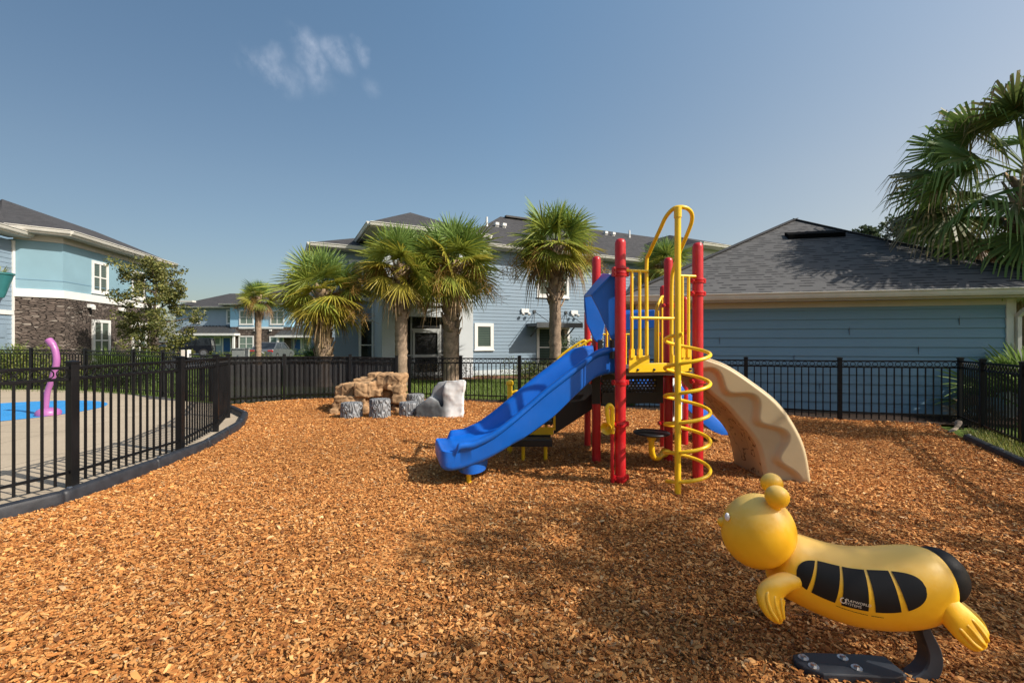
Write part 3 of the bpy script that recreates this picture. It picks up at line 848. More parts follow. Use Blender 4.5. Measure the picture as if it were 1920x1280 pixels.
for (a, b), lab in zip(zip(RIGHT_EDGE[1:], RIGHT_EDGE[2:5]), ['black border timber among weeds by the right fence, farther one', 'black border timber in front of the right fence at the frame edge', 'black border timber by the right fence just outside the frame']):
    timber(a, b, lab, 0.11, 0.09)

# ================================================================== BUILDINGS
class Wall:
    def __init__(s, p, t):
        s.p = Vector((p[0], p[1], 0)); s.t = Vector((t[0], t[1], 0)).normalized()
        s.n = Vector((s.t.y, -s.t.x, 0))
    def P(s, u, v, z):
        return s.p + s.t * u + s.n * v + Vector((0, 0, z))
    def box(s, m, u0, u1, v0, v1, z0, z1):
        m.hexa([s.P(u0, v1, z0), s.P(u1, v1, z0), s.P(u1, v0, z0), s.P(u0, v0, z0)], [s.P(u0, v1, z1), s.P(u1, v1, z1), s.P(u1, v0, z1), s.P(u0, v0, z1)])
    def siding(s, m, u0, u1, z0, z1, pitch=0.18, lap=0.016, thick=0.12):
        k = max(1, int(round((z1 - z0) / pitch)))
        z = np.linspace(z0, z1, k + 1)
        for a, b in zip(z, z[1:]):
            s_ = [s.P(u0, lap, a), s.P(u1, lap, a), s.P(u1, 0.002, b), s.P(u0, 0.002, b)]
            bk = [s.P(u0, -0.01, a), s.P(u1, -0.01, a)]
            m.poly(s_)
            m.poly([bk[0], bk[1], s_[1], s_[0]])
            m.poly([s_[0], s_[3], s.P(u0, -0.01, b), bk[0]])
            m.poly([s_[2], s_[1], bk[1], s.P(u1, -0.01, b)])
        s.box(m, u0, u1, -thick, -0.012, z0, z1)
    def uvq(s, m, u0, u1, z0, z1, v=0.0):
        m.poly([s.P(u0, v, z0), s.P(u1, v, z0), s.P(u1, v, z1), s.P(u0, v, z1)], [(u0, z0), (u1, z0), (u1, z1), (u0, z1)])

def window(parent, wl, u0, u1, z0, z1, cols=1, rows=2, trim=0.09, pane='pane', v=0.02, col='white', name='window', sill=True):
    m = MB()
    d = v + 0.035
    wl.box(m, u0, u0 + trim, 0.0, d, z0, z1); wl.box(m, u1 - trim, u1, 0.0, d, z0, z1)
    wl.box(m, u0 + trim, u1 - trim, 0.0, d - 0.002, z1 - trim, z1)
    wl.box(m, u0 + trim, u1 - trim, 0.0, d - 0.002, z0, z0 + trim)
    if sill:
        wl.box(m, u0 - 0.03, u1 + 0.03, 0.0, d + 0.03, z0 - 0.05, z0 - 0.002)
    a, b = u0 + trim, u1 - trim; c, e = z0 + trim, z1 - trim
    for i in range(1, cols):
        q = a + (b - a) * i / cols
        wl.box(m, q - 0.035, q + 0.035, 0.0, v + 0.022, c, e)
    for i in range(1, rows):
        q = c + (e - c) * i / rows
        wl.box(m, a, b, 0.0, v + 0.018, q - 0.025, q + 0.025)
    fr = m.build(name, col, parent)
    p = MB(); wl.box(p, a, b, 0.0, v, c, e)
    p.build('pane', pane, fr)
    return fr

def roof_poly(m, pts):
    pts = [Vector(p) for p in pts]
    n = (pts[1] - pts[0]).cross(pts[2] - pts[0]).normalized()
    if n.z < 0: n = -n
    h = Vector((-n.y, n.x, 0)).normalized(); up = n.cross(h)
    if up.z < 0: up = -up
    m.poly(pts, [(p.dot(h), p.dot(up)) for p in pts])

def hip_roof(parent, x0, x1, y0, y1, ze, ridge, mat='shingle_far', soffit='soffit', gutter='offwhite', name='roof', thick=0.14, gut=True):
    """eave rectangle and a ridge ((x,y,z),(x,y,z)) running mostly along x; all local"""
    a, b = Vector(ridge[0]), Vector(ridge[1])
    m = MB()
    e = [Vector((x0, y0, ze)), Vector((x1, y0, ze)), Vector((x1, y1, ze)), Vector((x0, y1, ze))]
    if (b - a).length < 0.01:
        for i in range(4): roof_poly(m, [e[i], e[(i + 1) % 4], a])
    elif abs(b.x - a.x) >= abs(b.y - a.y):
        roof_poly(m, [e[0], e[1], b, a]); roof_poly(m, [e[1], e[2], b]); roof_poly(m, [e[2], e[3], a, b]); roof_poly(m, [e[3], e[0], a])
    else:
        roof_poly(m, [e[0], e[1], a]); roof_poly(m, [e[1], e[2], b, a]); roof_poly(m, [e[2], e[3], b]); roof_poly(m, [e[3], e[0], a, b])
    r = m.build(name, mat, parent, fix=True)
    s = MB(); s.box(x0 + 0.02, x1 - 0.02, y0 + 0.02, y1 - 0.02, ze - thick - 0.03, ze - 0.012)
    s.build('soffit', soffit, r)
    if gut:
        gt = MB()
        for (p, q, nx_, ny_) in ((e[0], e[1], 0, -1), (e[1], e[2], 1, 0), (e[3], e[0], -1, 0)):
            d = (q - p).normalized(); n = Vector((nx_, ny_, 0))
            prof = [(0.0, -0.13), (0.065, -0.13), (0.085, -0.09), (0.10, -0.03), (0.125, -0.015), (0.125, 0.006), (0.0, 0.006)]
            gt.loft([[p - d * 0.0 + n * k + Vector((0, 0, z)) for k, z in prof], [q + n * k + Vector((0, 0, z)) for k, z in prof]])
        gt.build('gutter', gutter, r)
    return r

# ---------------------------------------------------------------- garage
ga = empty('garage', (7.49, 9.58, 0.0), 'single storey blue sided garage with grey shingle hip roof behind the fence on the right', 'garage', rz=math.atan2(-0.2242, 0.9747))
GU0, GU1, GZ = -4.7, 2.37, 2.36
wl = Wall((0, 0), (1, 0))
m = MB(); wl.siding(m, GU0, GU1, 0.02, GZ, 0.2, 0.026)
wr = Wall((GU1, 0.0), (0, 1)); wr.siding(m, 0.0, 8.5, 0.02, GZ, 0.2, 0.014)
wq = Wall((GU0, 8.5), (0, -1)); wq.siding(m, 0.0, 8.5, 0.02, GZ, 0.2, 0.014)
m.build('siding_wall', 'siding_blue', ga)
m = MB()
for uu, za, zb in ((-0.35, 1.62, 1.82), (-1.4, 1.02, 1.22), (0.9, 1.22, 1.42), (-2.9, 1.42, 1.62), (-3.6, .62, .82), (1.6, 1.82, 2.02), (-0.9, 0.42, 0.62)):
    wl.box(m, uu - 0.0015, uu + 0.0015, 0.004, 0.0265, za + 0.012, zb - 0.004)
m.build('board_joint', 'greydeck', ga)
m = MB(); wl.box(m, GU1 - 0.0, GU1 + 0.12, -0.03, 0.04, 0.0, GZ - 0.005); wl.box(m, GU1 + 0.125, GU1 + 0.2, -0.1, -0.02, 0.0, GZ)
m.build('corner_board', 'offwhite', ga)
m = MB(); wl.box(m, GU0 - 0.02, GU1 + 0.13, 0.0, 0.035, GZ - 0.13, GZ); m.build('frieze_board', 'soffit', ga)
m = MB(); m.box(GU0 - 0.03, GU1 + 0.03, -0.012, 0.2, -0.1, 0.018); m.build('foundation', 'greydeck', ga)
rf = hip_roof(ga, -5.1, 3.4, -0.42, 9.0, 2.52, ((0, 4.02, 5.12), (0, 5.4, 5.12)), 'shingle', 'soffit')
# hip caps, ridge vent
m = MB()
for p, q in (((-5.1, -0.42, 2.52), (0, 4.02, 5.12)), ((3.4, -0.42, 2.52), (0, 4.02, 5.12))):
    m.bar(Vector(p) + Vector((0, 0, 0.012)), Vector(q) + Vector((0, 0, 0.012)), 0.2, 0.02)
m.build('hip_cap', 'shingle_far', rf)
def groof(u, s, h=0.0):
    return Vector((u, s, 2.52 + (s + 0.42) / 4.44 * 2.6 + h))
m = MB()
a0, a1 = groof(-0.68, 2.48, 0.01), groof(0.66, 2.48, 0.01)
b0, b1 = groof(-0.68, 2.78, 0.01), groof(0.66, 2.78, 0.01)
m.hexa([a0, a1, b1, b0], [a0 + Vector((0, 0, .12)), a1 + Vector((0, 0, .12)), b1 + Vector((0, 0, .07)), b0 + Vector((0, 0, .07))])
m.build('roof_vent', 'vent_black', rf)
# downspout with its two elbows
m = MB()
pth = [Vector((2.72, -0.47, 2.38)), Vector((2.70, -0.40, 2.27)), Vector((2.58, -0.14, 2.10)), Vector((2.55, -0.05, 2.0)), Vector((2.55, -0.05, 0.05))]
for a, b in zip(pth, pth[1:]):
    m.bar(a, b, 0.085, 0.065, (1, 0, 0))
m.build('downspout', 'offwhite', ga)
m = MB(); m.box(GU1 + 0.2, 2.8, 1.4, 1.5, 0.0, GZ); m.build('side_wall', 'offwhite', ga)

# ---------------------------------------------------------------- big grey apartment block in the middle
ap = empty('apartment_house', (-1.75, 20.5, -0.05), 'two storey blue grey house with stucco porch block and dark roof behind the palms', 'house', rz=math.atan2(0.447, 0.894))
wl = Wall((0, 0), (1, 0))
Z2 = 5.78
m = MB(); wl.siding(m, -0.3, 22, 0.25, Z2, 0.165, 0.018); m.build('siding_wall', 'siding_grey', ap)
m = MB(); wl.box(m, -0.3, 22, 0.0, 0.03, 0.0, 0.248); m.build('foundation', 'stucco_grey', ap)
window(ap, wl, 0.06, 0.99, 1.18, 2.38, 1, 1, 0.15)
window(ap, wl, 3.28, 5.16, 0.25, 2.28, 2, 2, 0.13)
window(ap, wl, 3.30, 5.12, 3.72, 5.25, 2, 2, 0.14)
window(ap, wl, 7.6, 8.6, 3.72, 5.25, 1, 2, 0.12)
# awning with tie rods
m = MB()
wl.box(m, 2.72, 5.22, 0.02, 1.02, 2.25, 2.40)
wl.box(m, 2.70, 5.24, 1.022, 1.06, 2.20, 2.43)
aw = m.build('awning', 'awning', ap)
m = MB()
for u in (3.15, 4.95):
    for du in (-0.55, 0.32):
        m.tube([wl.P(u, 0.03, 2.98), wl.P(u + du, 0.98, 2.42)], 0.016, 6)
    wl.box(m, u - 0.07, u + 0.07, 0.018, 0.05, 2.92, 3.06)
m.build('tie_rod', 'awning', aw)
for u in (2.95, 5.0):
    m = MB(); m.bar(wl.P(u, 0.04, 1.8), wl.P(u, 0.7, 2.24), 0.05, 0.05); m.build('bracket', 'awning', aw)
for u in (2.62, 5.42):
    m = MB(); wl.box(m, u - 0.2, u + 0.2, 0.018, 0.10, 2.92, 3.10)
    lf = m.build('floodlight', 'white', ap, bevel=0.01)
    h = MB()
    for du in (-0.17, 0.15):
        q = wl.P(u + du, 0.14, 2.90)
        h.lathe([(0.05, 0), (0.075, 0.05), (0.07, 0.1), (0.03, 0.12)], q - Vector((0, 0, 0.02)), 10, (wl.n * 0.5 + Vector((0, 0, -0.4))))
    h.build('lamp_head', 'white', lf, smooth=40)
# wing on the left of the porch block
ww = Wall((-6.25, 0.8), (1, 0))
m = MB(); ww.siding(m, 0, 2.2, 0.2, 5.3, 0.165, 0.018)
we = Wall((-6.25, 8.8), (0, -1)); we.siding(m, 0, 8.0, 0.2, 5.3, 0.165, 0.018)
m.build('siding_wall', 'siding_dark', ap)
window(ap, ww, 1.42, 2.15, 0.3, 2.5, 1, 2, 0.1, 'pane_dark', col='offwhite')
window(ap, ww, 1.05, 2.1, 3.3, 4.95, 2, 1, 0.1, 'pane', col='offwhite')
m = MB(); m.box(-6.27, -6.15, 0.765, 0.79, 0.1, 5.3); m.box(-4.3, -4.22, 0.765, 0.79, 0.1, 5.3); m.build('corner_board', 'white', ap)
hip_roof(ap, -6.7, -3.6, 0.3, 9.2, 5.42, ((-4.0, 4.2, 6.7), (-4.0, 5.0, 6.7)))
# porch block: columns, beams, screened bays on two floors
wb = Wall((-4.2, -1.0), (1, 0))
m = MB()
for u0, u1 in ((0.0, 0.62), (3.18, 3.80)):
    m.box(-4.2 + u0, -4.2 + u1, -1.0, -0.4, 0, 5.95)
m.box(-4.2 + 0.622, -4.2 + 3.178, -0.98, -0.42, 2.56, 3.0)
m.box(-4.2 + 0.622, -4.2 + 3.178, -0.98, -0.42, 5.3, 5.95)
m.box(-4.199, -4.05, -0.398, 1.0, 0, 5.95); m.box(-0.55, -0.401, -0.398, 0.5, 0, 5.95)
m.build('stucco_block', 'stucco_grey', ap)
m = MB()
m.box(-4.2 + 0.55, -4.2 + 3.25, -1.05, -0.982, 3.0, 3.18); m.box(-4.2 + 0.5, -4.2 + 3.3, -1.09, -0.985, 3.182, 3.3)
m.box(-4.25, -4.2 + 0.0, -1.06, -0.6, 3.0, 3.1)
m.build('porch_moulding', 'white', ap)
wi = Wall((-4.2, 0.55), (1, 0))
m = MB(); wi.siding(m, 0.16, 3.6, 0.0, 5.9, 0.165, 0.016); m.build('porch_wall', 'siding_dark', ap)
m = MB(); m.box(-4.04, -0.56, -0.41, 0.53, 2.62, 2.8); m.build('porch_floor', 'stucco_grey', ap)
m = MB(); m.box(-4.04, -0.56, -0.41, 0.53, 0.0, 0.12); m.build('porch_floor', 'stucco_grey', ap)
sc_ = MB()
for zb, zt in ((0.1, 2.55), (3.3, 5.29)):
    for u in (1.22, 2.45):
        wb.box(sc_, u - 0.03, u + 0.03, -0.35, -0.29, zb, zt)
    wb.box(sc_, 0.63, 3.17, -0.352, -0.292, zb + 0.85, zb + 0.91); wb.box(sc_, 0.63, 3.17, -0.352, -0.292, zb, zb + 0.08)
wb.box(sc_, 1.25, 2.42, -0.354, -0.288, 2.0, 2.08)
sf = sc_.build('screen_frame', 'frame_shaded', ap)
s = MB(); wb.box(s, 0.63, 3.17, -0.33, -0.325, 0.1, 2.55); wb.box(s, 0.63, 3.17, -0.33, -0.325, 3.3, 5.29); s.build('insect_screen', 'insect', sf)
dd = MB()
wb.box(dd, 1.27, 2.40, -0.30, -0.26, 0.12, 0.28); wb.box(dd, 1.27, 1.36, -0.30, -0.26, 0.28, 2.0); wb.box(dd, 2.31, 2.40, -0.30, -0.26, 0.28, 2.0); wb.box(dd, 1.36, 2.31, -0.30, -0.26, 0.9, 0.99); wb.box(dd, 1.36, 2.31, -0.30, -0.26, 1.91, 2.0)
dr = dd.build('screen_door', 'frame_shaded', ap)
h = MB(); wb.box(h, 2.325, 2.345, -0.26, -0.21, 1.0, 1.16); h.build('handle', 'steel', dr)
hip_roof(ap, -4.75, 0.15, -1.55, 6.0, 6.02, ((-2.3, 2.2, 7.62), (-2.3, 3.5, 7.62)))
m = MB(); m.box(-4.2, -0.4, -0.95, 1.0, 5.951, 6.0); m.build('block_cap', 'soffit', ap)
# main roof
rf = hip_roof(ap, -0.9, 22.5, -0.55, 11.5, 5.9, ((3.7, 5.0, 8.85), (17, 5.0, 8.85)))
def aroof(u, s):
    return Vector((u, s, 5.9 + (s + 0.55) / 5.55 * 2.95))
for u, s_ in ((2.35, 2.6), (2.78, 2.6), (10.5, 3.9), (11.1, 3.9)):
    m = MB(); p = aroof(u, s_); m.box(p.x - 0.10, p.x + 0.10, p.y - 0.12, p.y + 0.1, p.z + 0.06, p.z + 0.2); m.box(p.x - 0.09, p.x + 0.09, p.y - 0.05, p.y + 0.05, p.z - 0.05, p.z + 0.078)
    m.build('roof_vent', 'white', rf)
for u, s_ in ((1.75, 2.5), (12.6, 4.1)):
    m = MB(); p = aroof(u, s_); m.lathe([(0.10, -0.1), (0.06, 0.0), (0.055, 0.45), (0.02, 0.46)], p, 10); m.build('vent_pipe', 'white', rf)
m = MB(); p = aroof(4.6, 4.75); m.box(3.9, 5.6, p.y - 0.12, p.y + 0.12, p.z + 0.06, p.z + 0.16); m.build('ridge_vent', 'black_coat', rf)
# second projecting block, mostly hidden behind the garage
wc = Wall((11.0, -3.0), (1, 0))
m = MB(); wc.siding(m, 0, 5.0, 0.2, 6.2, 0.165, 0.018); Wall((11.0, -0.02), (0, -1)).siding(m, 0, 2.98, 0.2, 6.2, 0.165, 0.018)
m.build('siding_wall', 'stucco_grey', ap)
hip_roof(ap, 10.5, 16.5, -3.5, 5.5, 6.35, ((13.0, 1.0, 7.9), (13.0, 2.0, 7.9)))

# ---------------------------------------------------------------- stone and blue house on the left
lh = empty('corner_house', (-18.8, 17.16, 0.0), 'light blue stucco house with dark stone ground floor and hip roof at the left edge', 'house')
S1 = Vector((-18.8, 17.16)); S2 = Vector((-17.77, 18.0)); S3 = Vector((-19.15, 24.6)); S0 = Vector((-17.7, 12.2))
def rel(p, z=0.0):
    return Vector((p[0] + 18.8, p[1] - 17.16, z))
wf = Wall(rel(S1), rel(S2) - rel(S1)); Lf = (S2 - S1).length
wr = Wall(rel(S2), rel(S3) - rel(S2)); Lr = (S3 - S2).length
ws = Wall(rel(S0), rel(S1) - rel(S0)); Ls = (S1 - S0).length
m = MB()
wf.uvq(m, 0, Lf, -0.05, 3.2, 0.05)
a = wr
m.poly([a.P(-0.0, 0.05, -0.05), a.P(Lr, 0.05, -0.05), a.P(Lr, 0.05, 3.2), a.P(0, 0.05, 3.2)], [(Lf, -0.05), (Lf + Lr, -0.05), (Lf + Lr, 3.2), (Lf, 3.2)])
m.poly([wf.P(Lf, 0.05, -0.05), wr.P(0, 0.05, -0.05), wr.P(0, 0.05, 3.2), wf.P(Lf, 0.05, 3.2)], [(Lf - 0.02, 0), (Lf + 0.02, 0), (Lf + 0.02, 3.2), (Lf - 0.02, 3.2)])
m.build('stone_wall', 'stone', lh, fix=False)
m = MB()
core = [rel(S1), rel(S2), rel(S3), rel(S3) + Vector((-9, -1, 0)), rel(S0) + Vector((-9, -1, 0)), rel(S0)]
m.prism([(p.x, p.y) for p in core], -0.05, 3.3)
m.build('inner_core', 'stucco_blue', lh)
m = MB(); m.prism([(p.x, p.y) for p in [wf.P(0, 0.02, 0), wf.P(Lf + 0.008, 0.02, 0), wr.P(Lr, 0.02, 0), core[3], core[0] + Vector((-4, 0, 0))]], 3.5, 5.36)
m.build('stucco_wall', 'stucco_blue', lh)
m = MB()
m.prism([(p.x, p.y) for p in [wf.P(0, 0.09, 0), wf.P(Lf + 0.035, 0.09, 0), wr.P(Lr, 0.09, 0), wr.P(Lr, -0.2, 0), wf.P(Lf - 0.1, -0.2, 0), wf.P(0, -0.2, 0)]], 3.2, 3.505)
m.build('belt_course', 'white', lh)
m = MB()
m.prism([(p.x, p.y) for p in [wf.P(0, 0.032, 0), wf.P(Lf + 0.012, 0.032, 0), wr.P(Lr, 0.032, 0), wr.P(Lr, -0.1, 0), wf.P(Lf - 0.1, -0.1, 0), wf.P(0, -0.1, 0)]], 3.86, 3.885)
m.build('stucco_reveal', 'siding_blue', lh)
m = MB(); ws.siding(m, 0, Ls, 0.0, 2.5, 0.18, 0.016); ws.siding(m, 0, Ls, 2.66, 5.3, 0.18, 0.016); m.build('siding_wall', 'siding_grey', lh)
m = MB(); ws.box(m, 0, Ls, 0.0, 0.05, 2.5, 2.66); ws.box(m, Ls - 0.09, Ls, 0.0, 0.06, 0.4, 2.49); ws.box(m, Ls - 0.09, Ls, 0.0, 0.06, 2.665, 5.3); m.build('trim_board', 'white', lh)
m = MB(); ws.box(m, Ls - 2.2, Ls - 0.35, 0.02, 0.05, 0.3, 2.1)
for zz in (0.75, 1.2, 1.65):
    ws.box(m, Ls - 2.1, Ls - 0.45, 0.05, 0.07, zz, zz + 0.3)
m.build('garage_door', 'siding_grey', lh)
window(lh, wr, 1.60, 2.66, 3.62, 5.0, 2, 2, 0.12, 'pane')
window(lh, wr, 4.40, 5.50, 3.62, 5.0, 2, 2, 0.12, 'pane')
window(lh, wr, 1.55, 2.70, 0.65, 2.45, 2, 2, 0.13, 'pane', v=0.08)
window(lh, wr, 4.35, 5.55, 0.65, 2.45, 2, 2, 0.13, 'pane', v=0.08)
for u in (1.25, 3.3):
    m = MB(); wr.box(m, u, u + 0.24, 0.055, 0.2, 2.93, 3.08); wr.box(m, u + 0.04, u + 0.2, 0.2, 0.27, 2.86, 3.04); m.build('wall_light', 'white', lh, bevel=0.01)
m = MB(); wr.box(m, 3.0, 3.3, 0.055, 0.12, 0.45, 0.75); m.build('meter_box', 'white', lh, bevel=0.01)
# roof
zE = 5.62
E0 = ws.P(-0.6, 0.55, zE); E1 = ws.P(Ls + 0.05, 0.55, zE)
wfe0 = wf.P(-0.25, 0.6, zE + 0.18); wfe1 = wf.P(Lf + 0.28, 0.6, zE + 0.18); wre = wr.P(Lr + 0.6, 0.6, zE + 0.18)
A = rel((-24.2, 21.6), 8.25); B = rel((-25.6, 28), 8.25); Cc = rel((-23.4, 10.5), 8.25)
m = MB()
roof_poly(m, [wfe0, wfe1, A]); roof_poly(m, [wfe1, wre, B, A]); roof_poly(m, [E0, E1, A + Vector((0, 0, -0.12)), Cc + Vector((0, 0, -0.12))])
roof_poly(m, [wfe0, A, A + Vector((-4, 2, -0.3)), wfe0 + Vector((-3.5, 0.6, 0.6))]); 
rf = m.build('roof', 'shingle_far', lh)
m = MB()
def gut(m, p, q, n):
    prof = [(-0.02, -0.16), (0.065, -0.13), (0.085, -0.09), (0.10, -0.03), (0.125, -0.015), (0.125, 0.008), (-0.02, 0.008)]
    m.loft([[p + n * k + Vector((0, 0, z)) for k, z in prof], [q + n * k + Vector((0, 0, z)) for k, z in prof]])
gut(m, E0, E1, ws.n); gut(m, wfe0, wfe1, wf.n); gut(m, wfe1, wre, wr.n)
m.build('gutter', 'offwhite', rf)
m = MB()
m.prism([(p.x, p.y) for p in [wfe0, wfe1, wre, wr.P(Lr + 0.6, -0.3, 0), wf.P(Lf - 0.2, -0.2, 0), wf.P(-0.2, -0.2, 0)]], zE - 0.02, zE + 0.165)
m.prism([(p.x, p.y) for p in [E0, E1, ws.P(Ls + 0.05, -0.2, 0), ws.P(-0.6, -0.2, 0)]], zE - 0.2, zE - 0.015)
m.prism([(p.x, p.y) for p in [wf.P(0, 0.05, 0), wf.P(Lf + 0.02, 0.05, 0), wr.P(Lr, 0.05, 0), wr.P(Lr, -0.1, 0), wf.P(Lf - 0.1, -0.1, 0), wf.P(0, -0.1, 0)]], 5.365, 5.595)
m.build('soffit', 'soffit', rf)

# hanging cone planter on the left house
hp = empty('hanging_planter', (-18.25, 16.0, 2.35), 'teal cone planter with spiky grass hung on the grey siding at the left edge', 'planter')
c0 = Vector((-18.12, 16.05, 0.42))
m = MB(); m.lathe([(0.05, 2.60), (0.15, 2.63), (0.19, 2.75), (0.38, 3.42), (0.41, 3.44), (0.41, 3.5), (0.36, 3.5), (0.35, 3.42), (0.02, 3.40)], c0, 24); m.build('cone_pot', 'teal', hp, True, smooth=40)
m = MB(); m.bar(c0 + Vector((-0.5, -0.05, 3.2)), c0 + Vector((-0.3, 0, 3.2)), 0.06, 0.3); m.build('wall_bracket', 'steel', hp, True)
m = MB()
for k in range(46):
    a = random.uniform(0, 2 * PI); l = random.uniform(0.3, 0.55); sp = random.uniform(0.15, 0.45)
    p0 = c0 + Vector((0.1 * math.cos(a), 0.1 * math.sin(a), 3.41)); q = p0 + Vector((sp * math.cos(a) * 0.6, sp * math.sin(a) * 0.6, l * 0.7)); r = p0 + Vector((sp * math.cos(a) * 1.3, sp * math.sin(a) * 1.3, l * 0.8))
    t = Vector((-math.sin(a), math.cos(a), 0)) * 0.012
    m.poly([p0 - t, p0 + t, q + t * 0.8, q - t * 0.8]); m.poly([q - t * 0.8, q + t * 0.8, r])
M['spiky'] = plain('yellow_green_blades', (0.22, 0.24, 0.05), 0.5, 0.35, 3)
m.build('grass_blades', 'spiky', hp, True, fix=False)

# ---------------------------------------------------------------- townhouse across the parking lot
TZ = 52.0; K = TZ / F
th_ = empty('townhouse', (-31.5, TZ, 0.0), 'distant blue and grey townhouse with blue doors and dark metal porch roofs', 'house')
def tx(px): return (px - 960) * K + 31.5
def tz(py): return 1.5 + (640 - py) * K
def twall(v): return Wall((0, -v), (1, 0))
w0, w1 = twall(0.0), twall(0.6)
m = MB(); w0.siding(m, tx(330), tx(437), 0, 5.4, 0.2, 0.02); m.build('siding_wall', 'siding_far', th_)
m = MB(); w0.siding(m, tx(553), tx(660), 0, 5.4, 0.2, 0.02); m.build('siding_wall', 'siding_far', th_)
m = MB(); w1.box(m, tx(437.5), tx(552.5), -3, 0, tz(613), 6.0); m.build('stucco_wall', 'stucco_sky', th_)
m = MB(); w1.box(m, tx(454), tx(536), 0.0, 0.06, tz(616.5), tz(612.8)); m.build('belt_course', 'white', th_)
m = MB(); w1.uvq(m, tx(440), tx(551), 0, tz(613), 0.0); m.build('stone_wall', 'stone', th_, fix=False)
m = MB(); w1.box(m, tx(440), tx(551), -2, -0.05, 0, tz(613)); m.build('inner_core', 'siding_dark', th_)
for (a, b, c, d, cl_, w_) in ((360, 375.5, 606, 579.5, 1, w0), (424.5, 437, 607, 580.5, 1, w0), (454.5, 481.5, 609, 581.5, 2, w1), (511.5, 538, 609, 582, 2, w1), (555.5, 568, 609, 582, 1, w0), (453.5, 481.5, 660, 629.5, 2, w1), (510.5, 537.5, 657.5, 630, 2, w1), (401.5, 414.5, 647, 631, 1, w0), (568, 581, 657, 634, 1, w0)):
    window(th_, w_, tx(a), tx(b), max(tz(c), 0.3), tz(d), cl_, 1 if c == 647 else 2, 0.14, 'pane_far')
for a, b, t, x in ((417.5, 434.5, 631.5, 'door'), (550.5, 566, 634, 'door'), (349.5, 367.5, 630.5, 'door')):
    m = MB(); w0.box(m, tx(a), tx(a + 2), 0.0, 0.1, 0.02, tz(t)); w0.box(m, tx(b - 2), tx(b), 0, 0.1, 0.02, tz(t)); w0.box(m, tx(a + 2), tx(b - 2), 0, 0.098, tz(t + 1.8), tz(t))
    fr = m.build('door', 'white', th_)
    m = MB(); w0.box(m, tx(a + 2), tx(b - 2), 0, 0.05, 0.02, tz(t + 1.8)); lf = m.build('door_leaf', 'door_blue', fr)
def porch(a, b, top, bot, vout):
    m = MB()
    zt, zb = tz(top), tz(bot)
    A_, B_ = w0.P(tx(a) + 0.3, 0.0, zt), w0.P(tx(b) - 0.8, 0.0, zt); C_, D_ = w0.P(tx(b), vout, zb), w0.P(tx(a), vout, zb)
    m.poly([D_, C_, B_, A_]); m.poly([C_, w0.P(tx(b), 0, zb), B_]); m.poly([D_, A_, w0.P(tx(a), 0, zb)])
    nS = int((tx(b) - tx(a)) / 0.42)
    for i in range(nS + 1):
        t = i / nS
        m.bar(D_.lerp(C_, t) + Vector((0, 0, 0.03)), A_.lerp(B_, t) + Vector((0, 0, 0.03)), 0.04, 0.06)
    r = m.build('porch_roof', 'metal_roof', th_, fix=False)
    f = MB(); w0.box(f, tx(a) - 0.05, tx(b) + 0.05, 0.0, vout + 0.06, zb - 0.25, zb - 0.01); f.build('porch_fascia', 'white', r)
    f = MB()
    for xx in (tx(a) + 0.2, tx(b) - 0.2):
        w0.box(f, xx - 0.1, xx + 0.1, vout - 0.3, vout - 0.1, 0, zb - 0.25)
    f.build('porch_post', 'white', r)
porch(347, 455.5, 610.5, 625, 1.6)
porch(530, 640, 614.5, 628.5, 1.6)
hip_roof(th_, tx(322), tx(445), -0.6, 12, tz(575.5), ((tx(375), 5.5, 7.55), (tx(460), 5.5, 7.55)))
hip_roof(th_, tx(424.5), tx(566), -1.25, 13, tz(571), ((tx(480), 6.0, 9.0), (tx(560), 6.0, 9.6)))
hip_roof(th_, tx(545), tx(680), -0.6, 12, tz(575.5), ((tx(575), 5.5, 7.8), (tx(640), 5.5, 7.8)))
m = MB(); w0.box(m, tx(345), tx(371), 0.3, 0.9, tz(567.5), tz(564.5)); m.build('side_gutter', 'offwhite', th_)
m = MB(); w1.box(m, tx(492.5), tx(499.5), 0.0, 0.06, tz(598), tz(589)); pq = m.build('letter_plaque', 'plaque', th_)

def text_mesh(body, size, name, mat, parent, fn, align='CENTER', extrude=0.0):
    """letters from Blender's own font, each vertex placed by fn(x, y)"""
    cu = bpy.data.curves.new(name, 'FONT'); cu.body = body; cu.size = size; cu.align_x = align; cu.align_y = 'CENTER'; cu.resolution_u = 3
    ob = bpy.data.objects.new(name, cu); C.objects.link(ob)
    bpy.context.view_layer.update()
    dg = bpy.context.evaluated_depsgraph_get()
    me = bpy.data.meshes.new_from_object(ob.evaluated_get(dg))
    bpy.data.objects.remove(ob); bpy.data.curves.remove(cu)
    for v in me.vertices:
        v.co = fn(v.co.x, v.co.y)
    me.materials.clear(); me.materials.append(M[mat])
    me.name = name
    o = bpy.data.objects.new(name, me); C.objects.link(o)
    if parent is not None:
        o.parent = parent
    return o
pc = w1.P(tx(496), 0.063, tz(593.5))
text_mesh('T', 0.5, 'letter', 'white_text', pq, lambda x, y: pc + Vector((x, 0, y)))
for xx in (478, 506):
    m = MB(); q = w1.P(tx(xx + 7), 0.0, tz(619)); w1.box(m, tx(xx + 5), tx(xx + 9), 0.0, 0.15, tz(621), tz(618)); m.build('wall_light', 'white', th_)

# ================================================================== PLAY STRUCTURE
ps = empty('play_structure', (1.55, 5.2, 0.0), 'red yellow and blue playground climber with slide, spiral pole and tan arch', 'play structure')
PA, PB, PC, PD = Vector((1.128, 4.74, 0)), Vector((1.045, 5.64, 0)), Vector((2.02, 4.95, 0)), Vector((1.965, 5.72, 0))
PE, PF, PG = Vector((2.12, 6.38, 0)), Vector((2.50, 6.58, 0)), Vector((1.08, 6.52, 0))

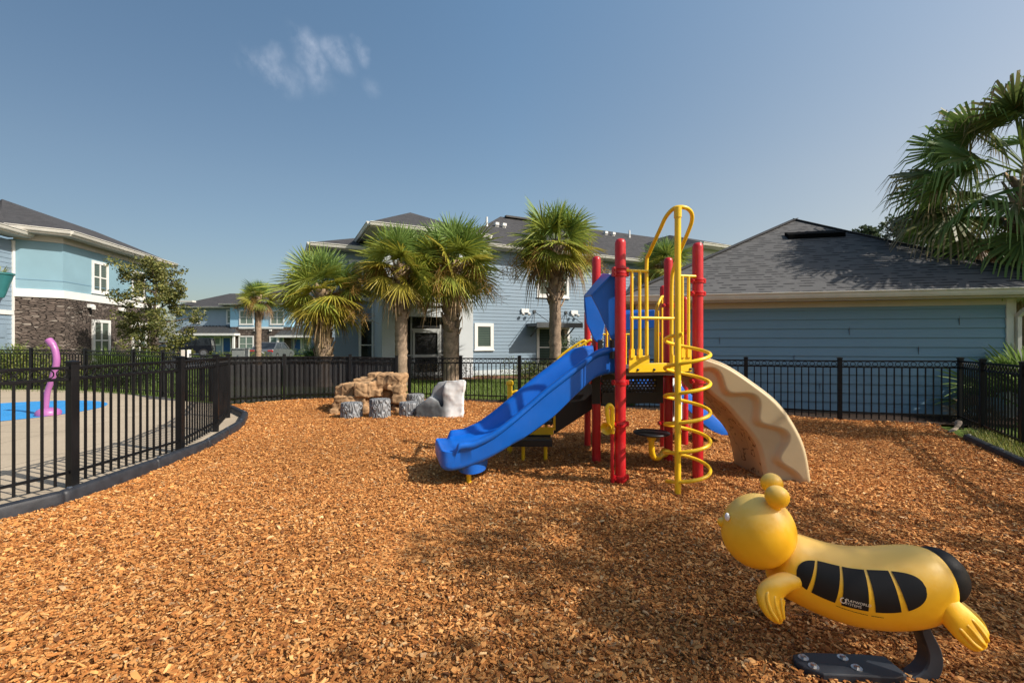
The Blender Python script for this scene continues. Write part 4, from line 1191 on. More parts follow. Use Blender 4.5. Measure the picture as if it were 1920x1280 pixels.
def post(p, h, r=0.055, collars=()):
    m = MB()
    m.lathe([(r, -0.1), (r, h - 0.05), (r * 0.97, h - 0.03), (r * 0.8, h - 0.008), (r * 0.45, h + 0.002), (0.004, h + 0.005)], p, 20)
    po = m.build('post', 'red', ps, True, smooth=50)
    for z in collars:
        c = MB()
        c.lathe([(r + 0.001, z - 0.028), (r + 0.010, z - 0.026), (r + 0.012, z - 0.006), (r + 0.005, z), (r + 0.012, z + 0.006), (r + 0.010, z + 0.026), (r + 0.001, z + 0.028)], p, 20)
        for a in (0.3, 0.3 + PI):
            d = Vector((math.cos(a), math.sin(a), 0)); q = p + d * (r + 0.018) + Vector((0, 0, z))
            c.obox((q.x, q.y, 0), d, 0.03, 0.045, 0.05, z - 0.025)
            c.tube([q + Vector((-d.y, d.x, 0)) * 0.034, q - Vector((-d.y, d.x, 0)) * 0.034], 0.011, 8)
        c.build('collar', 'red', po, True, smooth=40)
    return po
post(PA, 2.565, 0.056, (2.20, 2.245, 1.075, 0.64, 0.085))
post(PB, 2.55, 0.054, (1.0,))
post(PC, 2.57, 0.056, (2.16, 2.02, 1.07))
post(PD, 2.55, 0.054, (1.95, 1.08))
post(PE, 2.28, 0.045, (1.6, 1.0, 0.68, 0.36))
post(PF, 2.14, 0.045, (1.65, 1.12, 0.92, 0.25))
post(PG, 1.95, 0.045, (1.5, 0.9))

def bolts(pts, n, parent, r=0.012):
    m = MB()
    for p in pts:
        m.lathe([(r, 0), (r * 0.95, r * 0.5), (r * 0.4, r * 0.8)], p, 8, n)
    return m.build('bolt', 'black_coat', parent, True)

# deck 1
q = [PA + Vector((-0.02, 0.0, 0)), PC + Vector((0.0, -0.02, 0)), PD, PB]
m = MB(); m.hexa([(p.x, p.y, 1.14) for p in q], [(p.x, p.y, 1.215) for p in q]); dk = m.build('upper_deck', 'greydeck', ps, True)
# deck 2 (lower, behind) with perforated black skirt
q2 = [PB + Vector((0.06, 0.1, 0)), PD + Vector((-0.05, 0.1, 0)), Vector((2.15, 6.5, 0)), PG]
m = MB(); m.hexa([(p.x, p.y, 0.84) for p in q2], [(p.x, p.y, 0.9) for p in q2]); d2 = m.build('lower_deck', 'black_coat', ps, True)
m = MB()
a, b = Vector((1.10, 5.58, 0)), Vector((1.80, 5.66, 0)); d = (b - a).normalized(); Lk = (b - a).length
rows = [0.865, 0.90, 0.935, 0.97, 1.005, 1.04]
for z in rows: m.bar(a + Vector((0, 0, z)), b + Vector((0, 0, z)), 0.02, 0.017)
m.bar(a + Vector((0, 0, 0.80)), b + Vector((0, 0, 0.80)), 0.022, 0.13); m.bar(a + Vector((0, 0, 1.075)), b + Vector((0, 0, 1.075)), 0.022, 0.07)
nc = 15
for ri, (z0, z1) in enumerate(zip(rows, rows[1:])):
    for k in range(nc + 1):
        t = min(1, (k + (0.5 if ri % 2 else 0)) / nc)
        p = a.lerp(b, t); m.bar(p + Vector((0, 0, z0)), p + Vector((0, 0, z1)), 0.02, 0.018, (d.x, d.y, 0))
m.bar(a + Vector((-0.07, 0, 0.735)), a + Vector((-0.07, 0, 1.11)), 0.1, 0.02); m.bar(b + Vector((0.04, 0, 0.735)), b + Vector((0.04, 0, 1.11)), 0.08, 0.02)
m.build('perforated_riser', 'black_coat', ps, True)

# ---- barrier and entry plate on the camera side (A to C)
dF = (PC - PA).normalized(); nF = Vector((dF.y, -dF.x, 0))
def fr(t, o=0.0, z=0.0):
    return PA + dF * t + nF * o + Vector((0, 0, z))
LF = (PC - PA).length
yb = 0.03
m = MB()
m.bar(fr(0.08, yb, 1.225), fr(LF - 0.10, yb, 1.225), 0.012, 0.095)
m.bar(fr(0.08, yb + 0.0005, 1.31), fr(0.315, yb + 0.0005, 1.31), 0.0125, 0.085); m.bar(fr(LF - 0.36, yb + 0.0005, 1.31), fr(LF - 0.10, yb + 0.0005, 1.31), 0.0125, 0.085)
pl = m.build('entry_plate', 'yellow', ps, True, bevel=0.004)
bolts([fr(t, yb + 0.007, 1.205) for t in (0.18, 0.37, 0.62, 0.80)], nF, pl, 0.014)
r_ = 0.0165
def bars(ts, z0, z1, name='barrier_bar'):
    for t in ts:
        m = MB(); m.tube([fr(t, yb, z0), fr(t, yb, z1)], r_, 10)
        m.bar(fr(t, yb + 0.001, 1.33), fr(t, yb + 0.001, 1.42), 0.045, 0.045, (dF.x, dF.y, 0))
        m.build(name, 'yellow', ps, True, smooth=40)
bars([0.115, 0.205], 1.35, 2.235); bars([LF - 0.21, LF - 0.135], 1.35, 2.20)
for a, b in ((fr(0.05, yb, 2.235), fr(0.30, yb, 2.235)), (fr(0.10, yb, 1.745), fr(0.62, yb, 1.745)), (fr(0.66, yb, 2.20), fr(LF - 0.05, yb, 2.20))):
    m = MB(); m.tube([a, b], r_, 10); m.build('barrier_rail', 'yellow', ps, True, smooth=40)
# arch loop over the entry, leaning out to the pole
PT = Vector((1.61, 4.42, 0))
lp = [(1.42, 4.80, 1.26), (1.42, 4.80, 1.8), (1.42, 4.80, 2.32), (1.435, 4.76, 2.42), (1.50, 4.60, 2.64), (1.53, 4.53, 2.735), (1.57, 4.46, 2.79), (1.62, 4.43, 2.805), (1.70, 4.44, 2.80), (1.765, 4.48, 2.765), (1.79, 4.53, 2.70), (1.775, 4.59, 2.60), (1.735, 4.72, 2.42), (1.71, 4.80, 2.28), (1.70, 4.84, 2.15), (1.70, 4.85, 1.7), (1.70, 4.85, 1.26)]
m = MB(); m.tube(catmull(lp, 6), 0.020, 12); m.build('arch_loop', 'yellow', ps, True, smooth=60)
# spiral climber
m = MB(); m.tube([PT + Vector((0, 0, -0.1)), PT + Vector((0, 0, 2.79))], 0.030, 16); m.tube([PT + Vector((0, 0, 2.70)), PT + Vector((0, 0, 2.80))], 0.036, 16)
sp = m.build('spiral_pole', 'yellow', ps, True, smooth=50)
cc = Vector((1.757, 4.565, 0)); cr = 0.213
hel = []
z_top, z_bot = 1.575, 0.105
turns = 5.15
ph_end = PI * 1.02        # lower end points left
tot = turns * 2 * PI
for k in range(321):
    t = k / 320
    ang = ph_end + tot * (1 - t)        # goes round as it descends: far half to the right, near half back to the left
    hel.append(cc + Vector((cr * math.cos(ang), cr * math.sin(ang), z_top + (z_bot - z_top) * t)))
m = MB(); m.tube(hel, 0.0185, 10); m.build('coil', 'yellow', sp, True, smooth=60)
m = MB(); m.bar(Vector((1.70, 4.46, 0.33)), Vector((1.75, 4.6, 0.33)), 0.07, 0.05); 

# ---- hood over the slide mouth
m = MB()
tn, tf = Vector((1.055, 4.83, 2.215)), Vector((1.10, 5.52, 2.33))     # top edge near / far
ln_, lf_ = Vector((0.845, 4.86, 2.0)), Vector((0.865, 5.50, 2.05))    # leading tip near / far
bn, bf = Vector((1.06, 4.84, 1.52)), Vector((1.07, 5.53, 1.50))
bn2, bf2 = Vector((1.10, 4.83, 1.52)), Vector((1.11, 5.54, 1.50))
tn2 = Vector((1.12, 4.82, 2.20))
def slab(m, pts, vec):
    m.extrude(pts, vec)
slab(m, [tn, ln_, lf_, tf], (0.016, 0, -0.02))
hd = m.build('slide_hood', 'blue', ps, True, bevel=0.006)
m = MB()
slab(m, [tn2 + Vector((0, 0.012, -.003)), tn + Vector((0, 0.012, -.003)), ln_ + Vector((0, 0.012, -.003)), Vector((0.93, 4.86, 1.83)), bn, bn2], (0, 0.035, 0))
m.build('hood_side', 'blue', hd, True, bevel=0.008)
m = MB()
slab(m, [tf + Vector((0, -0.012, -.003)), lf_ + Vector((0, -0.012, -.003)), Vector((0.87, 5.50, 1.9)), Vector((0.90, 5.5, 1.72)), Vector((0.985, 5.52, 1.53)), Vector((1.02, 5.52, 1.49)), Vector((1.08, 5.53, 1.49)), Vector((1.12, 5.53, 1.7))], (0, -0.035, 0))
m.build('hood_side', 'blue', hd, True, bevel=0.008)
for y0_ in (4.83, 5.48):
    m = MB(); m.box(1.04, 1.09, y0_, y0_ + 0.05, 1.32, 1.52); m.build('hood_bracket', 'black_coat', hd, True)

# ---- big blue slide
SL = [(1160, 648, 700, .075), (1142, 650, 702, .075), (1120, 656, 708, .08), (1101, 669, 723, .085), (1070, 692, 753, .09), (1040, 715, 782, .095), (1015, 735, 801, .10), (985, 761, 822, .105), (965, 778, 833, .11), (945, 794, 845, .12), (924, 809, 857, .135), (905, 819, 866, .155), (885, 827, 874, .175), (868, 829, 880, .19), (859, 832, 882, .195), (853, 845, 883, .195), (846, 851, 884, .195), (836, 852, 883, .19), (828, 855, 880, .175), (822, 861, 874, .11)]
def zs(px): return 4.60 + (px - 822) / 335 * 0.27
xs = [W(p, 640, zs(p)).x for p, a, b, c in SL]
rimz = [W(p, a, zs(p)).z for p, a, b, c in SL]
botz = [W(p, b, zs(p)).z for p, a, b, c in SL]
bedz = [W(p, b, zs(p)).z + c for p, a, b, c in SL]
hwid = [0.33] * 17 + [0.325, 0.30, 0.25]
cyl = [zs(p) + 0.33 for p, a, b, c in SL]
kk = 5
def sm(a):
    return np.array([p.x for p in catmull([Vector((v, 0, 0)) for v in a], kk)])
X_, RZ, BZ, DZ, CY, HW = (sm(a) for a in (xs, rimz, botz, bedz, cyl, hwid))
rings = []
for x, rz, bz, dz, y, h in zip(X_, RZ, BZ, DZ, CY, HW):
    lipw = min(1.0, max(0.0, (rz - dz) / 0.07))
    rr = max(rz, dz + 0.006)
    o = 0.034 * lipw
    pr = [(-h + 0.03, bz), (-h + 0.004, bz + 0.02), (-h, bz + 0.05), (-h, max(bz + 0.06, rr - 0.085)), (-h - o * 0.5, max(bz + 0.065, rr - 0.07)), (-h - o, max(bz + 0.07, rr - 0.05)), (-h - o, rr - 0.02), (-h - o * 0.6, rr - 0.003), (-h + 0.01, rr), (-h + 0.035, rr - 0.012), (-h + 0.05, max(dz + 0.004, rr - 0.06)), (-h + 0.065, dz + 0.03 * lipw), (-h + 0.10, dz)]
    pr = pr + [(0, dz - 0.004)] + [(-a, b) for a, b in reversed(pr)] + [(0, bz)]
    rings.append([Vector((x - 0.26 * (a + h), y + a, b)) for a, b in pr])
m = MB(); m.loft(rings); sl = m.build('slide', 'blue', ps, True, smooth=50)
m = MB()
m.tube([rings[16][i] + (rings[16][i] - Vector((rings[16][i].x, CY[16], (RZ[16] + BZ[16]) / 2))).normalized() * 0.0015 for i in range(1, 10)], 0.0045, 6)
m.build('seam', 'blue', sl, True, smooth=60)
m = MB()
m.loft([[Vector((-0.43 + sx * ca, 4.95 + sy * sa, z)) for ca, sa in [(math.cos(a), math.sin(a)) for a in np.linspace(0, 2 * PI, 28, endpoint=False)]] for sx, sy, z in ((0.13, 0.25, 0.125), (0.155, 0.275, 0.135), (0.165, 0.28, 0.20), (0.17, 0.285, 0.25))])
m.build('slide_foot', 'blue', sl, True, smooth=50)
m = MB(); m.tube([Vector((-0.455, 4.80, -0.05)), Vector((-0.455, 4.80, 0.14))], 0.026, 14); m.build('slide_leg', 'yellow', sl, True, smooth=40)
# ---- tan arch climber
oc = [(2.04, 1.335), (2.11, 1.316), (2.345, 1.225), (2.61, 1.036), (2.82, 0.855), (2.97, 0.643), (3.09, 0.365), (3.15, 0.0), (3.16, -0.06)]
ic = [(2.04, 1.09), (2.11, 1.026), (2.22, 0.90), (2.345, 0.797), (2.46, 0.655), (2.61, 0.455), (2.675, 0.313), (2.735, 0.0), (2.74, -0.06)]
def resample(pts, n):
    P = catmull([Vector((a, b, 0)) for a, b in pts], 12)
    s = [0]
    for a, b in zip(P, P[1:]): s.append(s[-1] + (b - a).length)
    out = []
    for t in np.linspace(0, s[-1], n):
        i = min(max(1, int(np.searchsorted(s, t))), len(P) - 1)
        f = (t - s[i - 1]) / max(1e-9, s[i] - s[i - 1])
        out.append(P[i - 1].lerp(P[i], f))
    return out
nT, nS = 110, 30
OC, IC = resample(oc, nT), resample(ic, nT)
def ynear(x): return 5.03 - 0.22 * (x - 2.1)
DEP = 0.70
def smooth01(t):
    t = min(1, max(0, t)); return t * t * (3 - 2 * t)
grid = []
for i in range(nT):
    t = i / (nT - 1)
    row = []
    for k in range(nS + 1):
        s = k / nS
        p = IC[i].lerp(OC[i], s)
        sw = 0.50 + 0.20 * math.sin(2 * PI * 3.6 * t - 0.9)
        h = 0.055 * smooth01((s - sw) / 0.18 + 0.5) * (1 - smooth01((t - 0.93) / 0.07) * 0.5)
        edge = 0.03 * (1 - smooth01(s / 0.10)) + 0.03 * (1 - smooth01((1 - s) / 0.06))
        row.append(Vector((p.x, ynear(p.x) - h + edge + 0.02, p.y)))
    grid.append(row)
m = MB()
idx = [[m.vert(p) for p in r] for r in grid]
for i in range(nT - 1):
    for k in range(nS):
        m.face((idx[i][k], idx[i][k + 1], idx[i + 1][k + 1], idx[i + 1][k]))
back = [[m.vert(Vector((p.x, ynear(p.x) + DEP, p.y))) for p in (IC[i], OC[i])] for i in range(nT)]
for i in range(nT - 1):
    m.face((idx[i][nS], back[i][1], back[i + 1][1], idx[i + 1][nS]))
    m.face((back[i][0], back[i + 1][0], back[i + 1][1], back[i][1]))
    m.cur = 1
    m.face((idx[i][0], idx[i + 1][0], back[i + 1][0], back[i][0]))
    m.cur = 0
ta = m.build('arch_climber', ['tan', 'tan_eng'], ps, True, smooth=60)
# pale rim following the outer edge
m = MB(); m.tube([Vector((p.x + 0.004, ynear(p.x) + 0.03, p.y + 0.004)) for p in OC[::3]], 0.016, 8); m.build('rim', 'tan', ta, True, smooth=60)

# ---- black disc seat on a bent yellow pipe
sc0 = Vector((1.60, 5.22, 0))
m = MB(); m.lathe([(0.03, 0.40), (0.16, 0.435), (0.195, 0.442), (0.205, 0.452), (0.2, 0.464), (0.17, 0.47), (0.01, 0.472)], sc0, 32); st = m.build('seat_disc', 'black_coat', ps, True, smooth=40)
m = MB(); m.tube(catmull([sc0 + Vector((0, 0, 0.41)), sc0 + Vector((0, 0, 0.28)), sc0 + Vector((0.03, 0.04, 0.18)), sc0 + Vector((0.12, 0.16, 0.125)), PD + Vector((-0.1, -0.13, 0.13)), PD + Vector((0, -0.02, 0.13))], 6), 0.034, 14)
m.tube([sc0 + Vector((0, 0, 0.375)), sc0 + Vector((0, 0, 0.43))], 0.05, 14); m.tube([PD + Vector((-0.1, -0.13, 0.13)), PD + Vector((-0.07, -0.09, 0.13))], 0.05, 14)
m.build('seat_pipe', 'yellow', st, True, smooth=50)

# ---- yellow talk horn on a thin red pipe beside post A
hp_ = Vector((1.035, 4.70, 0))
m = MB(); m.tube([hp_ + Vector((0, 0, -0.05)), hp_ + Vector((0, 0, 0.60))], 0.019, 12); 
for z in (0.10,): m.bar(hp_ + Vector((0, 0, z)), PA + Vector((0, 0, z)), 0.03, 0.04)
tp = m.build('horn_pipe', 'red', ps, True, smooth=40)
m = MB()
m.tube(catmull([hp_ + Vector((0, 0, 0.55)), hp_ + Vector((0, 0, 0.76)), hp_ + Vector((-0.004, -0.005, 0.815)), hp_ + Vector((-0.026, -0.01, 0.845)), hp_ + Vector((-0.052, -0.012, 0.825)), hp_ + Vector((-0.056, -0.012, 0.775)), hp_ + Vector((-0.045, -0.01, 0.70)), hp_ + Vector((-0.035, -0.01, 0.63))], 6), [0.022] * 43, 12)
m.lathe([(0.020, -0.05), (0.028, 0.0), (0.043, 0.05), (0.060, 0.085), (0.064, 0.092), (0.055, 0.085), (0.034, 0.04), (0.012, 0.02)], hp_ + Vector((-0.02, 0.0, 0.625)), 18, (-0.62, -0.76, -0.14))
m.build('horn', 'yellow', ps, True, smooth=50)

# ---- transfer station, stair flight and handrails behind the slide
m = MB(); m.hexa([(0.10, 5.85, 0.43), (0.52, 5.85, 0.43), (0.52, 6.45, 0.43), (0.10, 6.45, 0.43)], [(0.10, 5.85, 0.475), (0.52, 5.85, 0.475), (0.52, 6.45, 0.475), (0.10, 6.45, 0.475)])
m.box(0.12, 0.50, 5.86, 5.875, 0.22, 0.30); tsn = m.build('transfer_deck', 'black_coat', ps, True)
m = MB(); m.box(0.09, 0.53, 5.835, 5.852, 0.305, 0.40); m.build('transfer_panel', 'yellow', tsn, True)
m = MB(); m.box(-0.02, 0.50, 5.62, 5.83, 0.20, 0.285); m.build('transfer_step', 'black_coat', tsn, True, bevel=0.008)
m = MB()
for x, y in ((0.14, 5.7), (0.42, 5.7), (0.14, 6.4), (0.48, 6.4)): m.tube([(x, y, -0.05), (x, y, 0.42 if y > 6 else 0.2)], 0.024, 10)
m.build('transfer_leg', 'yellow', tsn, True, smooth=40)
m = MB()
slab(m, [Vector((0.54, 5.88, 0.30)), Vector((0.54, 5.88, 0.56)), Vector((1.02, 5.88, 1.02)), Vector((1.3, 5.88, 1.02)), Vector((1.3, 5.88, 0.80))], (0, 0.03, 0))
slab(m, [Vector((0.54, 6.42, 0.30)), Vector((0.54, 6.42, 0.56)), Vector((1.02, 6.42, 1.02)), Vector((1.06, 6.42, 0.80))], (0, 0.03, 0))
for k in range(3): m.box(0.58 + 0.16 * k, 0.78 + 0.16 * k, 5.91, 6.42, 0.56 + 0.12 * k, 0.60 + 0.12 * k)
sf_ = m.build('stair_flight', 'black_coat', ps, True)
m = MB(); m.bar((0.545, 5.87, 0.36), (0.545, 5.87, 0.56), 0.03, 0.03); m.build('stair_trim', 'yellow', sf_, True)
for y in (5.9, 6.43):
    m = MB(); m.tube(catmull([(0.64, y, 0.62), (0.64, y, 1.16), (0.68, y, 1.29), (0.98, y, 1.50), (1.05, y, 1.50)], 6), 0.017, 10)
    for x, z0, z1 in ((0.95, 0.9, 1.47),): m.tube([(x, y, z0), (x, y, z1)], 0.015, 8)
    m.build('handrail', 'yellow', ps, True, smooth=50)
# grab post with a small loop at the transfer station
g0 = Vector((-0.03, 6.15, 0))
m = MB(); m.lathe([(0.034, -0.05), (0.034, 0.91), (0.046, 0.915), (0.05, 0.94), (0.045, 0.965), (0.02, 0.98), (0.004, 0.982)], g0, 16); gp = m.build('grab_post', 'yellow', ps, True, smooth=45)
m = MB(); m.tube(catmull([g0 + Vector((0.02, 0, 0.80)), g0 + Vector((0.09, 0, 0.83)), g0 + Vector((0.14, 0, 0.80)), g0 + Vector((0.16, 0, 0.70)), g0 + Vector((0.16, 0, 0.30))], 6), 0.017, 10); m.build('grab_loop', 'yellow', gp, True, smooth=50)

# ---- far side barriers seen through the tower
def far_bars(p, q, ts, z0, z1, zm=None):
    p, q = Vector(p), Vector(q)
    for t in ts:
        c = p.lerp(q, t); m = MB(); m.tube([c + Vector((0, 0, z0)), c + Vector((0, 0, z1))], 0.015, 8); m.build('barrier_bar', 'yellow', ps, True, smooth=40)
    for z in ((z1, z0) if zm is None else (z1, zm, z0)):
        m = MB(); m.tube([p + Vector((0, 0, z)), q + Vector((0, 0, z))], 0.015, 8); m.build('barrier_rail', 'yellow', ps, True, smooth=40)
far_bars(PB + Vector((0.06, 0.02, 0)), PB + Vector((0.36, 0.03, 0)), (0.0, 0.25, 0.5), 1.26, 1.82)
far_bars(PG + Vector((0.05, 0, 0)), PG + Vector((0.6, -0.02, 0)), (0.1, 0.5, 0.9), 0.95, 1.6)
m = MB(); m.tube(catmull([(1.83, 5.80, 0.92), (1.83, 5.80, 1.7), (1.85, 5.82, 1.92), (1.93, 5.9, 2.06), (2.03, 6.1, 2.10), (2.1, 6.33, 2.10)], 6), 0.018, 10)
m.tube([(1.88, 5.86, 1.0), (1.88, 5.86, 1.9)], 0.015, 8); m.tube([(1.97, 5.98, 1.0), (1.97, 5.98, 2.06)], 0.015, 8)
m.build('side_handrail', 'yellow', ps, True, smooth=50)
# second slide and its hood at the rear
m = MB()
rg = []
for x, y, zb, zr, h in ((1.75, 6.62, 0.86, 1.12, 0.24), (2.15, 6.72, 0.80, 1.06, 0.25), (2.45, 6.80, 0.60, 0.86, 0.25), (2.72, 6.86, 0.36, 0.62, 0.25), (2.92, 6.90, 0.2, 0.44, 0.25), (3.08, 6.93, 0.13, 0.30, 0.25), (3.2, 6.95, 0.12, 0.2, 0.22)):
    pr = [(-h, zb), (-h - 0.02, zr - 0.03), (-h, zr), (-h + 0.04, zr - 0.02), (-h + 0.06, zb + 0.10), (-h + 0.10, zb + 0.06)]
    pr = pr + [(-a, b) for a, b in reversed(pr)]
    rg.append([Vector((x, y + a, b)) for a, b in pr])
m.loft(rg); s2 = m.build('rear_slide', 'blue', ps, True, smooth=45)
m = MB(); slab(m, [Vector((1.35, 6.70, 1.3)), Vector((1.37, 6.70, 1.72)), Vector((1.46, 6.70, 1.88)), Vector((1.62, 6.70, 1.96)), Vector((2.08, 6.62, 1.96)), Vector((2.08, 6.62, 1.70)), Vector((1.66, 6.70, 1.66)), Vector((1.56, 6.70, 1.5)), Vector((1.52, 6.70, 1.3))], (0, 0.04, 0))
m.build('slide_hood', 'blue', s2, True, bevel=0.01)
# activity panel between the two rear posts
m = MB(); slab(m, [PE + Vector((0.08, -0.03, 0.38)), PF + Vector((-0.05, -0.03, 0.38)), PF + Vector((-0.05, -0.03, 0.98)), PE + Vector((0.08, -0.03, 0.98))], (-0.01, 0.03, 0)); ap_ = m.build('activity_panel', 'white', ps, True, bevel=0.006)
m = MB(); slab(m, [PE + Vector((0.14, -0.045, 0.46)), PF + Vector((-0.10, -0.045, 0.46)), PF + Vector((-0.10, -0.045, 0.90)), PE + Vector((0.14, -0.045, 0.90))], (-0.003, 0.01, 0)); m.build('panel_board', 'siding_grey', ap_, True)
m = MB(); m.tube([PF + Vector((0.0, -0.05, 1.25)), PF + Vector((0.0, -0.05, 1.33))], 0.06, 12); m.bar(PF + Vector((0.09, 0, 0.9)), PF + Vector((0.09, 0, 1.25)), 0.05, 0.04); m.build('panel_knob', 'red', ps, True, smooth=40)

# ================================================================== BEE SPRING RIDER
bee = empty('bee_spring_rider', (1.72, 2.08, 0.0), 'yellow bee shaped spring rider with black side stripes in the foreground', 'spring rider')
def Zb(px):        # the toy stands slightly turned: its head is farther away than its tail
    return 2.20 - (px - 1420) / 390 * 0.20
def BW(px, py, dz=0.0):
    Z = Zb(px) + dz
    return W(px, py, Z)
# body: rings along a sagging spine
spn = [(1447, 1040, 8), (1450, 1042, 34), (1458, 1047, 52), (1476, 1056, 60), (1500, 1066, 63), (1535, 1080, 66), (1570, 1091, 69), (1610, 1098, 72), (1650, 1100, 74), (1690, 1098, 74), (1722, 1094, 71), (1745, 1090, 64), (1760, 1087, 55), (1771, 1085, 42), (1778, 1084, 25), (1780, 1084, 6)]
ctr = [BW(a, b) for a, b, _ in spn]; rad = [r * Zb(a) / F * 0.97 for a, b, r in spn]
kk = 5
CT = catmull(ctr, kk); RD = [p.x for p in catmull([Vector((r, 0, 0)) for r in rad], kk)]
axis = (ctr[11] - ctr[4]).normalized()
nseg = 40
tang = []
for i in range(len(CT)):
    d = CT[min(i + 1, len(CT) - 1)] - CT[max(i - 1, 0)]
    tang.append((d.normalized() * 0.55 + axis * 0.45).normalized())
side = axis.cross(Vector((0, 0, 1))).normalized()        # toward the camera side (checked below)
if side.y > 0: side = -side
def bsurf(i, th, off=0.0):
    """ring i (float), th=0 at camera side, +90deg up"""
    i = max(0, min(len(CT) - 1.001, i)); a = int(i); f = i - a
    c = CT[a].lerp(CT[a + 1], f); r = RD[a] * (1 - f) + RD[a + 1] * f + off
    t = tang[a].lerp(tang[a + 1], f).normalized()
    sd = (side - t * side.dot(t)).normalized(); up = t.cross(sd)
    if up.z < 0: up = -up
    return c + sd * (r * 0.94 * math.cos(th)) + up * (r * math.sin(th))
m = MB()
m.loft([[bsurf(i, 2 * PI * k / nseg) for k in range(nseg)] for i in range(len(CT))])
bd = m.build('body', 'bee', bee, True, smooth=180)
# black stripe panels, laid on the skin of the body
i_of = lambda k: k * kk
s0, s1 = i_of(2.75), i_of(9.35)
gaps = 1.05
th_c0, H0 = 0.20, 0.50
cuts = [s0, s0 + (s1 - s0) * 0.19, s0 + (s1 - s0) * 0.395, s0 + (s1 - s0) * 0.605, s0 + (s1 - s0) * 0.80, s1]
def hh(i):
    u = (i - (s0 + s1) / 2) / ((s1 - s0) / 2)
    return H0 * max(0.0, 1 - abs(u) ** 3.6) ** (1 / 2.0)
for k in range(5):
    a = cuts[k] + (0.0 if k == 0 else gaps / 2); b = cuts[k + 1] - (0.0 if k == 4 else gaps / 2)
    nu, nv = 18, 12
    m = MB()
    idx = []
    for u in range(nu + 1):
        i = a + (b - a) * u / nu
        row = []
        for v in range(nv + 1):
            q = -1 + 2 * v / nv
            h = hh(i)
            th = th_c0 + 0.20 * (i - s0) / (s1 - s0) + h * q
            ii = i + (0.28 * (k - 2)) * (-q) * 1.4 * (1 if 0 < k < 4 or (k == 0 and u == nu) or (k == 4 and u == 0) else (u / nu if k == 0 else 1 - u / nu))
            row.append(m.vert(bsurf(ii, th, 0.0022)))
        idx.append(row)
    for u in range(nu):
        for v in range(nv):
            m.face((idx[u][v], idx[u + 1][v], idx[u + 1][v + 1], idx[u][v + 1]))
    m.build('stripe', 'rubber_black', bd, True, smooth=180)
bi = lambda p: root_matrix(bee).inverted() @ p
ic0, ic1 = cuts[2] + 0.9, cuts[3] - 0.5
tb = th_c0 + 0.10 - H0 * 0.74
sc_len = (CT[int(cuts[3])] - CT[int(cuts[2])]).length / (cuts[3] - cuts[2])
def on_body(i0, th0):
    rr = RD[int(i0)]
    return lambda x, y: bi(bsurf(i0 + x / sc_len, th0 + y / rr, 0.0035))
text_mesh('PLAYWORLD', 0.0155, 'lettering', 'white_text', bd, on_body(cuts[2] + 1.3, tb + 0.045), 'LEFT')
text_mesh('SYSTEMS', 0.0155, 'lettering', 'white_text', bd, on_body(cuts[2] + 1.3, tb - 0.045), 'LEFT')
m = MB()
fnl = on_body(cuts[2] + 0.72, tb)
for r0, r1 in ((0.0085, 0.013),):
    n = 20
    for k in range(n):
        a, b = 2 * PI * k / n, 2 * PI * (k + 0.9) / n
        if 3 <= k <= 4: continue
        m.poly([fnl(r0 * math.cos(a), r0 * math.sin(a)), fnl(r1 * math.cos(a), r1 * math.sin(a)), fnl(r1 * math.cos(b), r1 * math.sin(b)), fnl(r0 * math.cos(b), r0 * math.sin(b))])
m.build('emblem', 'white_text', bd, fix=False)
# thin line of tiny print under the panel
m = MB()
fnl = on_body(cuts[2] - 0.55, th_c0 + 0.08 - H0 * 1.14)
x = 0.0
while x < 0.165:
    wdt = random.uniform(0.002, 0.009)
    if not 0.113 < x < 0.122:
        m.poly([fnl(x, -0.0012), fnl(x + wdt, -0.0012), fnl(x + wdt, 0.0014), fnl(x, 0.0014)])
    x += wdt + 0.0012
m.build('small_print', 'rubber_black', bd, fix=False)
# head
hc = BW(1421, 994, 0.0)
def ellipsoid(m, c, rx, ry, rz, n1=24, n2=16, fn=None):
    rings = []
    for i in range(1, n2):
        ph = -PI / 2 + PI * i / n2
        ring = []
        for k in range(n1):
            a = 2 * PI * k / n1
            p = Vector((rx * math.cos(ph) * math.cos(a), ry * math.cos(ph) * math.sin(a), rz * math.sin(ph)))
            if fn: p = fn(p)
            ring.append(Vector(c) + p)
        rings.append(ring)
    m.loft(rings)
def hfn(p):
    # fuller cheeks low down, flatter crown, a slight tilt
    k = p.z / 0.172
    p = Vector((p.x * (1 + 0.04 * -k), p.y, p.z * (0.99 if k < 0 else 1.0)))
    p.z += 0.06 * p.x
    return p
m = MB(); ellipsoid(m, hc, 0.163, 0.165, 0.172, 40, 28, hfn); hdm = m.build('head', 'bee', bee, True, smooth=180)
fd = Vector((-0.80, 0.60, 0)); tcam = Vector((-0.60, -0.80, 0))
m = MB(); ellipsoid(m, hc + Vector((-0.150, 0.05, 0.02)), 0.022, 0.022, 0.024, 16, 10); m.build('nose', 'bee', hdm, True, smooth=180)
for sg_ in (1, -1):
    m = MB(); d = fd * 0.116 + tcam * (0.100 * sg_) + Vector((0, 0, 0.070)); ellipsoid(m, hc + d, 0.011, 0.014, 0.019, 14, 8); m.build('eye', 'eye_white', hdm, True, smooth=180)
# feelers
for (bx, by, tx_, ty_, dz, r) in ((1447, 960, 1457, 931, -0.07, 0.052), (1443, 945, 1447, 906, 0.13, 0.052)):
    p0 = BW(bx, by, dz * 0.7); p1 = BW(tx_, ty_, dz)
    m = MB()
    m.lathe([(0.060, -0.035), (0.052, 0.0), (0.040, 0.02), (0.031, 0.045), (0.028, 0.07)], p0 - (p1 - p0).normalized() * 0.02, 20, p1 - p0)
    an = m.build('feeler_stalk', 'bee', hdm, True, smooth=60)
    m = MB(); ellipsoid(m, p1, r, r, r, 24, 16); m.build('feeler_ball', 'bee', an, True, smooth=180)
